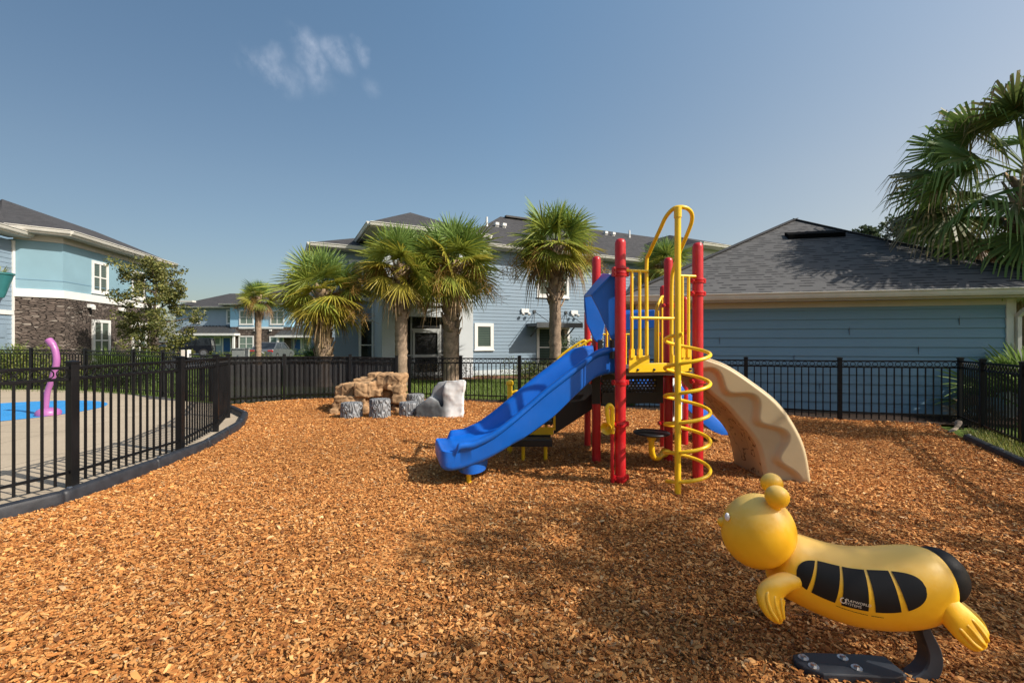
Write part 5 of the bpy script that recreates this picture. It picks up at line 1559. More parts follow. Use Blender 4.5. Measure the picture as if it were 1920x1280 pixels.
# tail
tc = BW(1754, 1077, 0.03)
m = MB(); ellipsoid(m, tc, 0.105, 0.125, 0.118, 28, 20); m.build('tail', 'rubber_black', bee, True, smooth=180)
# paddle shaped hands and feet
def paddle(px_pts, dz, wid, thick, name, spread_dir):
    pts = [BW(a, b, dz + e) for a, b, e in px_pts]
    P = catmull(pts, 5); Wd = [p.x for p in catmull([Vector((w_, 0, 0)) for w_ in wid], 5)]; Tk = [p.x for p in catmull([Vector((w_, 0, 0)) for w_ in thick], 5)]
    m = MB(); rings = []
    for i, p in enumerate(P):
        d = (P[min(i + 1, len(P) - 1)] - P[max(i - 1, 0)]).normalized()
        sd = (Vector(spread_dir) - d * Vector(spread_dir).dot(d)).normalized(); n = d.cross(sd)
        ring = []
        f = smooth01((i / len(P) - 0.35) / 0.25) * (1 - smooth01((i / len(P) - 0.86) / 0.12))
        for k in range(28):
            a = 2 * PI * k / 28
            g_ = 1 - 0.30 * f * (0.5 + 0.5 * math.cos(6 * math.acos(max(-1, min(1, math.cos(a)))))) if abs(math.sin(a)) > 0.25 else 1
            ring.append(p + sd * (Wd[i] * math.cos(a)) + n * (Tk[i] * math.sin(a) * g_))
        rings.append(ring)
    m.loft(rings)
    eye_ = Vector((0, 0, EYE))
    for q in (-0.52, -0.02, 0.48):                 # raised finger ridges
        ln_p = []
        i0, i1 = int(len(P) * 0.42), len(P) - 3
        for i in range(i0, i1):
            d = (P[min(i + 1, len(P) - 1)] - P[max(i - 1, 0)]).normalized()
            sd = (Vector(spread_dir) - d * Vector(spread_dir).dot(d)).normalized(); n = d.cross(sd)
            if n.dot(eye_ - P[i]) < 0: n = -n
            ln_p.append(P[i] + sd * (Wd[i] * q) + n * (Tk[i] * 0.80 * math.sqrt(1 - q * q)))
        m.tube(ln_p, [0.004] + [0.0085] * (len(ln_p) - 2) + [0.004], 8)
    return m.build(name, 'bee', bee, True, smooth=180)
paddle([(1490, 1085, 0.0), (1462, 1095, -0.03), (1446, 1112, -0.05), (1449, 1135, -0.07), (1458, 1156, -0.08), (1463, 1167, -0.08)], -0.10, [0.035, 0.045, 0.062, 0.058, 0.036, 0.010], [0.04, 0.042, 0.036, 0.028, 0.022, 0.008], 'hand', (1, 0.2, 0.15))
paddle([(1500, 1085, 0.0), (1462, 1092, 0.03), (1442, 1105, 0.05), (1440, 1125, 0.06), (1446, 1145, 0.06), (1450, 1152, 0.06)], 0.22, [0.04, 0.055, 0.07, 0.062, 0.040, 0.012], [0.04, 0.042, 0.036, 0.028, 0.022, 0.008], 'hand', (1, 0.2, 0.15))
paddle([(1752, 1118, 0.0), (1778, 1142, -0.01), (1800, 1164, -0.02), (1820, 1185, -0.03), (1836, 1203, -0.04), (1846, 1212, -0.04)], -0.08, [0.05, 0.056, 0.062, 0.062, 0.05, 0.014], [0.05, 0.042, 0.036, 0.03, 0.024, 0.01], 'foot', (0.7, 0.15, 0.75))
paddle([(1752, 1118, 0.0), (1778, 1138, 0.01), (1800, 1158, 0.02), (1820, 1176, 0.03), (1836, 1192, 0.04), (1846, 1200, 0.04)], 0.28, [0.055, 0.068, 0.076, 0.076, 0.06, 0.018], [0.05, 0.045, 0.04, 0.034, 0.026, 0.01], 'foot', (0.7, 0.15, 0.75))
# C spring and its ground plate
cs = [(1722, 1160, 8), (1728, 1180, 8), (1737, 1200, 9.5), (1743, 1220, 11), (1742, 1240, 12.5), (1732, 1258, 13), (1712, 1271, 12), (1685, 1278, 10), (1650, 1278, 8.5), (1600, 1275, 8)]
P = catmull([W(a, b, 2.03) for a, b, _ in cs], 5); T = [p.x * 2.03 / F for p in catmull([Vector((c, 0, 0)) for _, _, c in cs], 5)]
m = MB(); rings = []
for i, p in enumerate(P):
    d = (P[min(i + 1, len(P) - 1)] - P[max(i - 1, 0)]).normalized(); wv = Vector((0.1, 0.99, 0)); n = d.cross(wv).normalized()
    h = 0.036; t = T[i] * 1.15
    rings.append([p - wv * h - n * t * 0.8, p - wv * (h - 0.006) - n * t, p + wv * (h - 0.006) - n * t, p + wv * h - n * t * 0.8, p + wv * h + n * t * 0.8, p + wv * (h - 0.006) + n * t, p - wv * (h - 0.006) + n * t, p - wv * h + n * t * 0.8])
m.loft(rings); m.build('c_spring', 'spring_black', bee, True, smooth=40)
pc0 = Vector((1.40, 2.06, 0))
pl_ = [Vector((1.285, 2.07, 0.0)), Vector((1.30, 2.03, 0)), Vector((1.36, 1.985, 0)), Vector((1.66, 1.965, 0)), Vector((1.72, 1.98, 0)), Vector((1.72, 2.10, 0)), Vector((1.62, 2.115, 0)), Vector((1.36, 2.125, 0)), Vector((1.30, 2.11, 0))]
m = MB(); m.prism([(p.x, p.y) for p in pl_], 0.012, 0.052); bp = m.build('base_plate', 'spring_black', bee, True, bevel=0.006)
m = MB()
for x, y in ((1.335, 2.085), (1.345, 2.03), (1.515, 2.085), (1.53, 2.02)):
    m.lathe([(0.022, 0), (0.022, 0.003)], (x, y, 0.052), 14); m.lathe([(0.013, 0.003), (0.013, 0.012), (0.006, 0.014)], (x, y, 0.052), 6)
m.build('base_bolt', 'steel', bp, True)

# ================================================================== ROCKS, LOGS, POLE
def blob_mesh(name, blocks, parent, base, seed, voxel=0.03, amp=0.03, fr=4.0, rockcol=None):
    """rounded blocks fused into one carved boulder mesh"""
    bm = bmesh.new()
    for blk in blocks:
        if len(blk) == 2:
            fv = [bm.verts.new(p) for p in blk[0]]; bv = [bm.verts.new(p) for p in blk[1]]
            bm.faces.new(fv); bm.faces.new(list(reversed(bv)))
            for k in range(len(fv)):
                k2 = (k + 1) % len(fv); bm.faces.new((fv[k2], fv[k], bv[k], bv[k2]))
            continue
        (c, sz, rz, tl) = blk
        mt = Matrix.Translation(Vector(c)) @ Matrix.Rotation(rz, 4, 'Z') @ Matrix.Rotation(tl, 4, 'Y') @ Matrix.Diagonal((sz[0], sz[1], sz[2], 1))
        r = bmesh.ops.create_cube(bm, size=1.0, matrix=mt)
        ed = list({e for v in r['verts'] for e in v.link_edges})
        bmesh.ops.bevel(bm, geom=ed, offset=min(sz) * 0.24, segments=3, affect='EDGES', profile=0.6)
    me = bpy.data.meshes.new(name); bm.to_mesh(me); bm.free()
    o = bpy.data.objects.new(name, me); C.objects.link(o)
    rm = o.modifiers.new('r', 'REMESH'); rm.mode = 'VOXEL'; rm.voxel_size = voxel
    bpy.context.view_layer.update()
    dg = bpy.context.evaluated_depsgraph_get()
    me2 = bpy.data.meshes.new_from_object(o.evaluated_get(dg))
    bpy.data.objects.remove(o)
    off = Vector((seed * 3.1, seed * 1.7, 0))
    inv = root_matrix(parent).inverted()
    me2.calc_loop_triangles()
    cos = [v.co.copy() for v in me2.vertices]; nrm = [v.normal.copy() for v in me2.vertices]
    cols = []
    for v, c, n in zip(me2.vertices, cos, nrm):
        h = mnoise.fractal((c + off) * fr, 1.0, 2.0, 4)
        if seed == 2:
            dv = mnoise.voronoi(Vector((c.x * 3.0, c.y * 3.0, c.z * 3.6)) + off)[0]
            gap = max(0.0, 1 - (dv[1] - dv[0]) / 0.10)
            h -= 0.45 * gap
        layer = math.sin(c.z * 34 + 3 * mnoise.noise((c + off) * 3)) * (0.0025 if seed == 2 else 0.0)
        v.co = inv @ (c + n * (amp * h + layer))
        cols.append(rockcol(c, n, h))
    a = me2.attributes.new('col', 'FLOAT_COLOR', 'POINT')
    a.data.foreach_set('color', np.array([(c[0], c[1], c[2], 1) for c in cols], dtype=np.float32).ravel())
    me2.polygons.foreach_set('use_smooth', [True] * len(me2.polygons))
    me2.materials.clear(); me2.materials.append(M['rock']); me2.name = name
    o = bpy.data.objects.new(name, me2); C.objects.link(o); o.parent = parent
    return o
def rpx(px0, px1, py0, py1, Z, dep=0.6, rz=0.0, tl=0.0, zoff=0.0):
    a = W(px0, py1, Z); b = W(px1, py0, Z)
    z0 = max(a.z, -0.1)
    return ((a.x + b.x) / 2, Z + dep / 2, (z0 + b.z) / 2), (b.x - a.x, dep, b.z - z0), rz, tl
tr = empty('climbing_rock', (-3.1, 9.9, 0), 'stepped tan sandstone look climbing boulder in front of the screened fence', 'rock')
def tan_col(c, n, h):
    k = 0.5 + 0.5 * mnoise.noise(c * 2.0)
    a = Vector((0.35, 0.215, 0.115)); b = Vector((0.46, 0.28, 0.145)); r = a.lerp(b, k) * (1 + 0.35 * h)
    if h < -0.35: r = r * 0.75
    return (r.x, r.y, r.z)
def zb(x0, x1, y0, y1, Z, dep=0.5, rz=0.0, tl=0.0):
    return rpx(580 + x0 / 4.2, 580 + x1 / 4.2, 675 + y0 / 4.2, 675 + y1 / 4.2, Z, dep, rz, tl)
tblocks = [zb(180, 342, 286, 340, 9.5, 0.6, 0.06), zb(178, 262, 338, 385, 9.5, 0.5, -0.06), zb(148, 218, 384, 470, 9.4, 0.4, 0.1), zb(188, 260, 202, 284, 9.7, 0.5, 0.12, 0.03), zb(250, 346, 186, 286, 9.62, 0.6, -0.05),
    zb(342, 440, 178, 296, 9.5, 0.6, 0.05, 0.02), zb(430, 492, 176, 300, 9.55, 0.6, -0.12, -0.03), zb(345, 442, 292, 470, 9.55, 0.5, 0.0), zb(343, 500, 148, 190, 9.9, 0.6, 0.02), zb(480, 545, 152, 236, 9.8, 0.5, 0.1), zb(490, 552, 234, 292, 9.7, 0.5, 0.0),
    zb(460, 535, 104, 152, 10.0, 0.5, -0.1), zb(518, 624, 106, 236, 9.8, 0.6, 0.05, -0.02), zb(612, 728, 112, 198, 9.75, 0.6, -0.06, 0.02), zb(640, 728, 196, 276, 9.72, 0.55, 0.03), zb(640, 746, 278, 346, 9.62, 0.5, 0.0), zb(524, 560, 228, 284, 9.75, 0.4, 0.2), zb(596, 645, 205, 242, 9.7, 0.4, 0.2, 0.3),
    zb(545, 645, 232, 470, 9.98, 0.5, 0.05), zb(650, 742, 344, 470, 9.85, 0.4, 0.25, -0.15), zb(440, 655, 300, 470, 10.0, 0.4, 0.0), zb(388, 448, 368, 470, 9.4, 0.35, 0.3), zb(640, 700, 380, 470, 9.55, 0.35, 0.5, 0.2), zb(200, 720, 220, 470, 10.3, 0.3, 0.0)]
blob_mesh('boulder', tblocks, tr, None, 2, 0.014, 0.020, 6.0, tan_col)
gr = empty('grey_boulder', (-1.4, 9.25, 0), 'grey boulder with tall upright slab beside the stumps, its sunlit side coloured white', 'rock')
def grey_col(c, n, h):
    k = mnoise.noise(Vector((c.x * 3, c.y * 3, c.z * 2.2)) + Vector((5, 1, 2)))
    front = smooth01((c.x + 1.42) / 0.22 + 0.12 * k)         # sunlit right side coloured white, left side left darker
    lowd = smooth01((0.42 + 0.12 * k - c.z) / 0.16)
    g0 = 0.30 + 0.10 * k + 0.25 * h
    a = Vector((0.24, 0.255, 0.27)) * (1 + 0.6 * h + 0.4 * k); b = Vector((0.80, 0.81, 0.81)) * (1 + 0.3 * h); d = Vector((0.062, 0.067, 0.072)) * (1 + 0.5 * k)
    r = a.lerp(b, front)
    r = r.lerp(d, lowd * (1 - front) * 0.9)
    return (max(0.02, r.x), max(0.02, r.y), max(0.02, r.z))
def pblock(outline, Z, dep, back=0.85, tilt=0.0):
    """a slab block: front outline in photo pixels at depth Z, thickness dep"""
    P = [W(a, b, Z) for a, b in outline]
    c = sum(P, Vector()) / len(P)
    Bk = [Vector((c.x + (p.x - c.x) * back + tilt, p.y + dep, c.z + (p.z - c.z) * back if p.z > 0.1 else p.z)) for p in P]
    P = [Vector((p.x, p.y - 0.10 * max(0, 0.45 - p.z), p.z)) for p in P]
    return P, Bk
gblocks = [pblock([(868, 711), (873, 713), (869, 735), (869, 790), (836, 792), (830, 765), (828, 740), (836, 714)], 9.0, 0.42, 0.8), pblock([(838, 714), (832, 740), (838, 792), (815, 792), (812, 760), (807, 745), (811, 728), (822, 717)], 9.12, 0.40, 0.8, -0.02),
    pblock([(822, 752), (830, 770), (832, 792), (777, 792), (780, 764), (794, 752), (806, 744)], 9.0, 0.5, 0.75)]
blob_mesh('boulder', gblocks, gr, None, 5, 0.02, 0.030, 2.6, grey_col)

def stump(px, pyb, pyt, wpx, label, seed, cut=None):
    b = G(px, pyb); Z = b.y + 0.0
    r = wpx * Z / F / 2; h = (pyb - pyt) * Z / F
    b.y += r
    root = empty('log_stump', (b.x, b.y, 0), label, 'stump', group='grey log stump seats')
    m = MB(); rs = np.random.default_rng(seed)
    n = 40
    off = rs.uniform(0, 9)
    rings = []
    for z, k in ((-0.05, 1.03), (0.02, 1.02), (h * 0.3, 1.0), (h * 0.6, 0.985), (h - 0.03, 0.98), (h - 0.012, 0.97), (h, 0.93), (h + 0.001, 0.6), (h + 0.002, 0.02)):
        ring = []
        for i in range(n):
            a = 2 * PI * i / n
            q = 1 + 0.05 * math.sin(5 * a + off) * (0.5 + 0.5 * math.sin(z * 9 + off)) + 0.03 * math.sin(13 * a + 2 * off + z * 6)
            ring.append(Vector((b.x + r * k * q * math.cos(a), b.y + r * k * q * math.sin(a), z)))
        rings.append(ring)
    m.loft(rings)
    st = m.build('stump', 'log', root, True, smooth=45)
    a = -PI / 2 + rs.uniform(-0.5, 0.6)
    kx = MB()
    p = Vector((b.x + r * 0.97 * math.cos(a), b.y + r * 0.97 * math.sin(a), h * 0.62)); d = Vector((math.cos(a), math.sin(a), 0))
    kx.lathe([(0.062, -0.02), (0.055, 0.012), (0.042, 0.016), (0.036, 0.006), (0.024, 0.014), (0.004, 0.016)], p, 16, d)
    kx.build('knot', 'log', st, True, smooth=50)
stump(652, 785.5, 757, 40, 'grey carved log stump farthest left, with a round knot on its front', 3)
stump(706.5, 785.5, 750, 39, 'tallest grey log stump in the middle, in front of the tan rock', 14)
stump(763, 782, 756, 38, 'low grey log stump touching the grey boulder', 25)
stump(775.5, 771, 740.5, 33, 'grey log stump standing behind the others between the two rocks', 36)

pp = empty('water_spout', (-9.2, 9.25, 0.02), 'curved pink purple spray pole standing on the blue splash pad', 'spray pole')
m = MB()
zz = 9.2
P = [W(x, y, zz) for x, y in ((85, 782), (86, 760), (89, 735), (97, 712), (104, 690), (106, 673), (103, 655), (97, 644), (91, 637))]
m.tube(catmull(P, 6), [0.050] * 20 + [0.056] * 20 + [0.066] * 9, 18); m.build('spout', 'purple', pp, True, smooth=60)
m = MB(); q = W(92, 781, zz); m.lathe([(0.20, 0.0), (0.20, 0.06), (0.17, 0.10), (0.12, 0.13), (0.08, 0.14)], (P[0].x + 0.06, zz, 0.02), 22); m.build('base_flange', 'purple', pp, True, smooth=40)

# ================================================================== PALMS
def fan_leaves(specs, g, nseg=30, spread=2.1, wk=1.0):
    """specs: dict rows base, az, el, pet, blade, sag, droop, col, tip; returns verts, quads, colours"""
    Vs, Fs, Cs = [], [], []
    n0 = 0
    def add(v, f, c):
        nonlocal n0
        Vs.append(v); Fs.append(f + n0); Cs.append(c); n0 += len(v)
    for s in specs:
        az, el = s['az'], s['el']
        d = np.array([math.cos(az) * math.cos(el), math.sin(az) * math.cos(el), math.sin(el)])
        side = np.array([-math.sin(az), math.cos(az), 0.0])
        base = np.array(s['base'])
        # petiole
        pts = []
        for t in np.linspace(0, 1, 5):
            pts.append(base + d * s['pet'] * t + np.array([0, 0, -1.0]) * s['sag'] * s['pet'] * t * t)
        pts = np.array(pts)
        pw = s.get('pw', 0.022)
        v = np.concatenate([pts - side * pw, pts + side * pw])
        f = np.array([[i, i + 1, i + 6, i + 5] for i in range(4)])
        pc = np.array(s['col']) * 0.9 + np.array([0.03, 0.02, 0.0])
        add(v, f, np.tile(pc, (10, 1)))
        d2 = pts[-1] - pts[-2]; d2 /= np.linalg.norm(d2)
        c = pts[-1]
        # roll the fan a little around its own axis
        nrm = np.cross(side, d2); nrm /= np.linalg.norm(nrm)
        ro = s.get('roll', 0.0)
        sd = side * math.cos(ro) + nrm * math.sin(ro); nn = np.cross(sd, d2)
        a = np.linspace(-spread, spread, nseg) + g.normal(0, 0.02, nseg)
        da = 2 * spread / nseg
        dr = np.cos(a)[:, None] * d2 + np.sin(a)[:, None] * sd + nn * (0.22 * np.abs(np.sin(a)))[:, None]
        dr /= np.linalg.norm(dr, axis=1)[:, None]
        wdv = -np.sin(a)[:, None] * d2 + np.cos(a)[:, None] * sd
        tw = np.where(np.arange(nseg) % 2 == 0, 0.45, -0.45) + g.normal(0, 0.2, nseg)
        wdv = wdv * np.cos(tw)[:, None] + nn * np.sin(tw)[:, None]
        Lg = s['blade'] * (1 - 0.30 * (np.abs(a) / spread) ** 2) * g.uniform(0.85, 1.08, nseg)
        dp = s['droop'] * g.uniform(0.6, 1.5, nseg)
        st = np.array([0.03, 0.36, 0.74, 1.0])
        wds = np.array([0.012, 0.36 * math.tan(da / 2) * 1.02, 0.30 * math.tan(da / 2) * 0.85, 0.03 * da]) * wk
        rows = []
        for k, t in enumerate(st):
            p = c + dr * (Lg * t)[:, None]
            fall = (t ** s.get('pw2', 2.6)) * dp * Lg
            shr = np.clip((t - 0.36) / 0.64, 0, 1) ** (2.0 if s.get('pw2', 2.6) > 3 else 1.0) * np.clip(dp * 0.75, 0, 0.85)
            p = p - dr * (Lg * shr * 0.45)[:, None]
            p[:, 2] -= fall
            hw = wdv * (Lg * wds[k])[:, None]
            rows += [p - hw, p + hw]
        v = np.stack(rows, 1).reshape(-1, 3)           # nseg x 8
        q = np.array([[0, 1, 3, 2], [2, 3, 5, 4], [4, 5, 7, 6]])
        f = (np.arange(nseg)[:, None, None] * 8 + q[None]).reshape(-1, 4)
        col = np.array(s['col']); tip = np.array(s['tip'])
        sv = g.uniform(0.8, 1.2, (nseg, 1, 1))
        tt = np.repeat(st ** 2.0, 2)[None, :, None]
        cc = (col * (1 - tt) + tip * tt) * sv
        add(v, f, np.clip(cc.reshape(-1, 3), 0.003, 0.8))
    return np.concatenate(Vs), np.concatenate(Fs), np.concatenate(Cs)

GREEN = np.array([0.165, 0.245, 0.060]); LIME = np.array([0.31, 0.33, 0.045]); GOLD = np.array([0.42, 0.31, 0.04]); BROWN = np.array([0.30, 0.175, 0.075]); STRAW = np.array([0.40, 0.28, 0.15])
DEEP = np.array([0.045, 0.095, 0.022])

def palm_trunk(m_name, root, base, h, r0, r1, g, boots_from=0.45, lean=(0, 0), boot_len=0.34, loc_inv=None):
    Vs, Fs, Cs = [], [], []
    n0 = 0
    nr, ns = 46, 18
    rows = []
    for i in range(nr):
        t = i / (nr - 1); z = -0.1 + (h + 0.1) * t
        bulge = 1 + 0.35 * max(0, 1 - z / 0.35) ** 2 if z < 0.35 else 1
        r = (r0 + (r1 - r0) * t) * bulge * (1 + 0.025 * math.sin(z * 42) + 0.02 * g.normal())
        a = np.linspace(0, 2 * PI, ns, endpoint=False)
        rr = r * (1 + 0.05 * g.normal(size=ns))
        rows.append(np.stack([base[0] + lean[0] * t * t * h + rr * np.cos(a), base[1] + lean[1] * t * t * h + rr * np.sin(a), np.full(ns, z)], 1))
        k = g.uniform(0.8, 1.15)
        Cs.append(np.tile(np.array([0.40, 0.29, 0.205]) * k, (ns, 1)) * g.uniform(0.8, 1.2, (ns, 1)))
    v = np.concatenate(rows); Vs.append(v)
    idx = np.arange(nr * ns).reshape(nr, ns)
    f = np.stack([idx[:-1], np.roll(idx, -1, 1)[:-1], np.roll(idx, -1, 1)[1:], idx[1:]], -1).reshape(-1, 4)
    Fs.append(f); n0 = len(v)
    # old leaf bases standing off the trunk in spiral rows
    nb = int(46 * (1 - boots_from) * h / 2.2)
    for b in range(nb):
        t = boots_from + (1 - boots_from) * b / nb
        z = h * t; a = b * 2.399963 + g.normal(0, 0.08)
        r = (r0 + (r1 - r0) * t)
        ca, sa = math.cos(a), math.sin(a)
        out = np.array([ca, sa, 0]); tan_ = np.array([-sa, ca, 0]); up = np.array([0, 0, 1.0])
        c = np.array([base[0] + lean[0] * t * t * h, base[1] + lean[1] * t * t * h, z]) + out * r * 0.98
        ln_ = boot_len * g.uniform(0.7, 1.2); w0, w1 = r * 0.42, r * 0.20; sp_ = g.uniform(0.3, 0.85) * (0.6 + 0.8 * (t - boots_from))
        tl = g.normal(0, 0.25)
        d = up + out * sp_ + tan_ * tl; d /= np.linalg.norm(d)
        e = c + d * ln_
        pts = [c - tan_ * w0, c + tan_ * w0, e + tan_ * w1, e - tan_ * w1]
        th_v = out * 0.022
        v = np.array([p + th_v for p in pts] + [p - th_v * 0.8 for p in pts] + [c + th_v * 2.0, e + th_v * 1.3])
        f = np.array([[0, 8, 9, 3], [8, 1, 2, 9], [7, 6, 5, 4], [0, 3, 7, 4], [1, 5, 6, 2], [3, 9, 2, 6], [3, 2, 6, 7]])
        Vs.append(v); Fs.append(f + n0); n0 += len(v)
        kk_ = g.uniform(0.5, 1.3)
        cc = np.array([0.46, 0.33, 0.21]) * kk_
        Cs.append(np.tile(cc, (10, 1)))
    v = np.concatenate(Vs) - np.array(root.location)
    return np_mesh(m_name, v, np.concatenate(Fs), 'bark', np.concatenate(Cs), root, True)

def palm(px, Z, cy, rpx_, trunk_px, label, seed, nleaf=46, gold=0.35, dead=0.2, group='cabbage palms behind the fence', z0=-0.03, seeds=6, boots=0.45, name='palm_tree', detail=34, lean=(0, 0)):
    g = np.random.default_rng(seed)
    X = (px - 960) / F * Z; hc_ = EYE - (cy - 640) / F * Z; rad_ = rpx_ * Z / F
    root = empty(name, (X, Z, z0), label, 'palm tree', group=group)
    tw = trunk_px * Z / F / 2
    palm_trunk('trunk', root, (X - lean[0] * hc_, Z, z0), hc_ + 0.1 - z0, tw * 1.05, tw * 1.1, g, boots, lean)
    live, old = [], []
    for i in range(nleaf):
        t = (i + 0.5) / nleaf                       # 0 young top .. 1 old bottom
        el = R(86) - t ** 0.95 * R(124)
        az = i * 2.39996 + g.normal(0, 0.18)
        el += g.normal(0, R(7))
        L_ = rad_ * (0.86 + 0.2 * math.sin(PI * min(1, t * 1.1)) + g.normal(0, 0.05))
        k = g.uniform()
        if t > 1 - dead and k < 0.75:
            col, tip, kind = BROWN * g.uniform(0.6, 1.3), STRAW * g.uniform(0.6, 1.1), old
        elif t > 0.42 and k < gold * 2.2 * t:
            col, tip, kind = LIME * (1 - k) + GOLD * k, GOLD * g.uniform(0.7, 1.1), live
        elif t > 0.3:
            col, tip, kind = GREEN * 0.5 + LIME * 0.5, LIME * 1.1, live
        else:
            col, tip, kind = GREEN * g.uniform(0.8, 1.3), GREEN * 1.5 + 0.02, live
        kind.append(dict(base=np.array([0, 0, hc_ - z0 + 0.18 * (0.5 - t) * rad_ * 1.2 + 0.0]), az=az, el=el, pet=L_ * g.uniform(0.42, 0.55), blade=L_ * g.uniform(0.52, 0.64), sag=0.08 + 0.14 * t, droop=0.06 + 0.17 * t + (0.55 if kind is old else 0), col=col, tip=tip, roll=g.normal(0, 0.6), pw=0.016))
    v, f, c = fan_leaves(live, g, detail)
    np_mesh('crown', v, f, 'frond', c, root)
    # hanging dead thatch close to the trunk
    for i in range(int(nleaf * dead * 0.7)):
        old.append(dict(base=np.array([0, 0, hc_ - z0 - g.uniform(0.0, 0.25) * rad_]), az=g.uniform(0, 2 * PI), el=R(g.uniform(-80, -50)), pet=rad_ * 0.25, blade=rad_ * g.uniform(0.35, 0.55), sag=0.2, droop=0.9, col=BROWN * g.uniform(0.5, 1.1), tip=STRAW * g.uniform(0.5, 1.0), roll=g.normal(0, 0.6), pw=0.016))
    if old:
        v, f, c = fan_leaves(old, g, max(14, detail // 2), 1.2)
        np_mesh('dead_fronds', v, f, 'frond', c, root)
    # branching seed stalks, straw coloured
    if seeds:
        sv, sf_, scl = [], [], []
        n0 = 0
        for i in range(seeds):
            az = g.uniform(0, 2 * PI); L_ = rad_ * g.uniform(0.8, 1.05)
            d = np.array([math.cos(az), math.sin(az), 0.25])
            P_ = [np.array([0, 0, hc_ - z0]) + d * L_ * t + np.array([0, 0, -1]) * L_ * 0.75 * t * t for t in np.linspace(0, 1, 7)]
            for k in range(2, 7):
                for b in range(34):
                    e = g.normal(0, 1, 3); e[2] -= 0.7; e /= np.linalg.norm(e); l = rad_ * g.uniform(0.10, 0.30)
                    wv = np.cross(e, g.normal(0, 1, 3)); wv /= np.linalg.norm(wv); wv *= 0.006
                    p0 = P_[k] + g.normal(0, 0.05, 3) * rad_; p1 = p0 + e * l
                    sv.append(np.array([p0 - wv, p0 + wv, p1 + wv, p1 - wv])); sf_.append(np.arange(4)[None] + n0); n0 += 4
                    scl.append(np.tile(np.array([0.34, 0.20, 0.05]) * g.uniform(0.6, 1.2), (4, 1)))
            for a_, b_ in zip(P_, P_[1:]):
                wv = np.array([-math.sin(az), math.cos(az), 0]) * 0.012
                sv.append(np.array([a_ - wv, a_ + wv, b_ + wv, b_ - wv])); sf_.append(np.arange(4)[None] + n0); n0 += 4
                scl.append(np.tile(np.array([0.28, 0.2, 0.07]), (4, 1)))
        np_mesh('seed_stalks', np.concatenate(sv), np.concatenate(sf_), 'frond', np.concatenate(scl), root)
    return root

palm(484, 30.0, 560, 38, 10, 'smallest and most distant palm tree, standing in front of the blue townhouse', 11, 44, 0.2, 0.3, seeds=3, boots=0.97, z0=-0.05)
palm(606, 15.5, 552, 92, 24, 'broad palm tree left of the apartment house with yellowing lower fronds', 21, 66, 0.4, 0.07, seeds=5, boots=0.25)
palm(752, 15.7, 503, 90, 21, 'palm tree in front of the stucco porch column, partly hidden by the thick trunked palm', 31, 64, 0.4, 0.06, seeds=8, boots=0.55)
palm(846, 16.5, 497, 98, 27, 'thick trunked palm tree in front of the screened porch with shaggy boots', 41, 68, 0.35, 0.06, seeds=9, boots=0.4)
palm(1041, 16.0, 462, 92, 20, 'tallest palm tree, left of the slide hood in front of the awning window', 51, 64, 0.25, 0.1, seeds=6, boots=0.55)
palm(1250, 20.0, 500, 58, 16, 'palm tree seen between the red posts behind the play structure', 61, 46, 0.2, 0.1, seeds=3)

# big fan palm at the right edge
g = np.random.default_rng(77)
bx, by = 11.45, 10.15
wp = empty('fan_palm', (bx, by, -0.03), 'large dark green fan palm with drooping leaf tips at the right edge', 'palm tree')
palm_trunk('trunk', wp, (bx, by, -0.03), 5.1, 0.21, 0.18, g, 0.6, (0, 0), 0.4)
lv, dd_ = [], []
for i in range(88):
    t = (i + 0.5) / 88
    el = R(82) - t ** 0.78 * R(146) + g.normal(0, R(5)); az = i * 2.39996 + g.normal(0, 0.12)
    L_ = 2.72 * (0.88 + 0.20 * math.sin(PI * min(1, t * 1.25)) + g.normal(0, 0.04))
    dead_ = t > 0.9
    if dead_:
        col, tip = BROWN * 0.8, STRAW * 0.9
    else:
        col, tip = (DEEP * 0.55 + GREEN * 0.45) * g.uniform(0.8, 1.25), (GREEN * 1.3 if g.uniform() < 0.6 else STRAW * 0.8)
    (dd_ if dead_ else lv).append(dict(base=np.array([0, 0, 5.0 + 1.1 * (0.5 - t)]), az=az, el=el, pet=L_ * 0.54, blade=L_ * g.uniform(0.40, 0.48), sag=0.05 + 0.12 * t, droop=0.36, pw2=6.0, col=col, tip=tip, roll=g.normal(0, 0.45), pw=0.024))
v, f, c = fan_leaves(lv, g, 38, 1.95, 1.4); np_mesh('crown', v, f, 'frond', c, wp)
for i in range(16):
    dd_.append(dict(base=np.array([0, 0, 4.2]), az=g.uniform(0, 2 * PI), el=R(g.uniform(-50, -15)), pet=1.25, blade=0.9, sag=0.25, droop=1.1, col=BROWN * g.uniform(0.5, 1.1), tip=STRAW * g.uniform(0.6, 1.2), roll=g.normal(0, 0.5), pw=0.02))
v, f, c = fan_leaves(dd_, g, 30, 1.7, 0.8); np_mesh('dead_fronds', v, f, 'frond', c, wp)

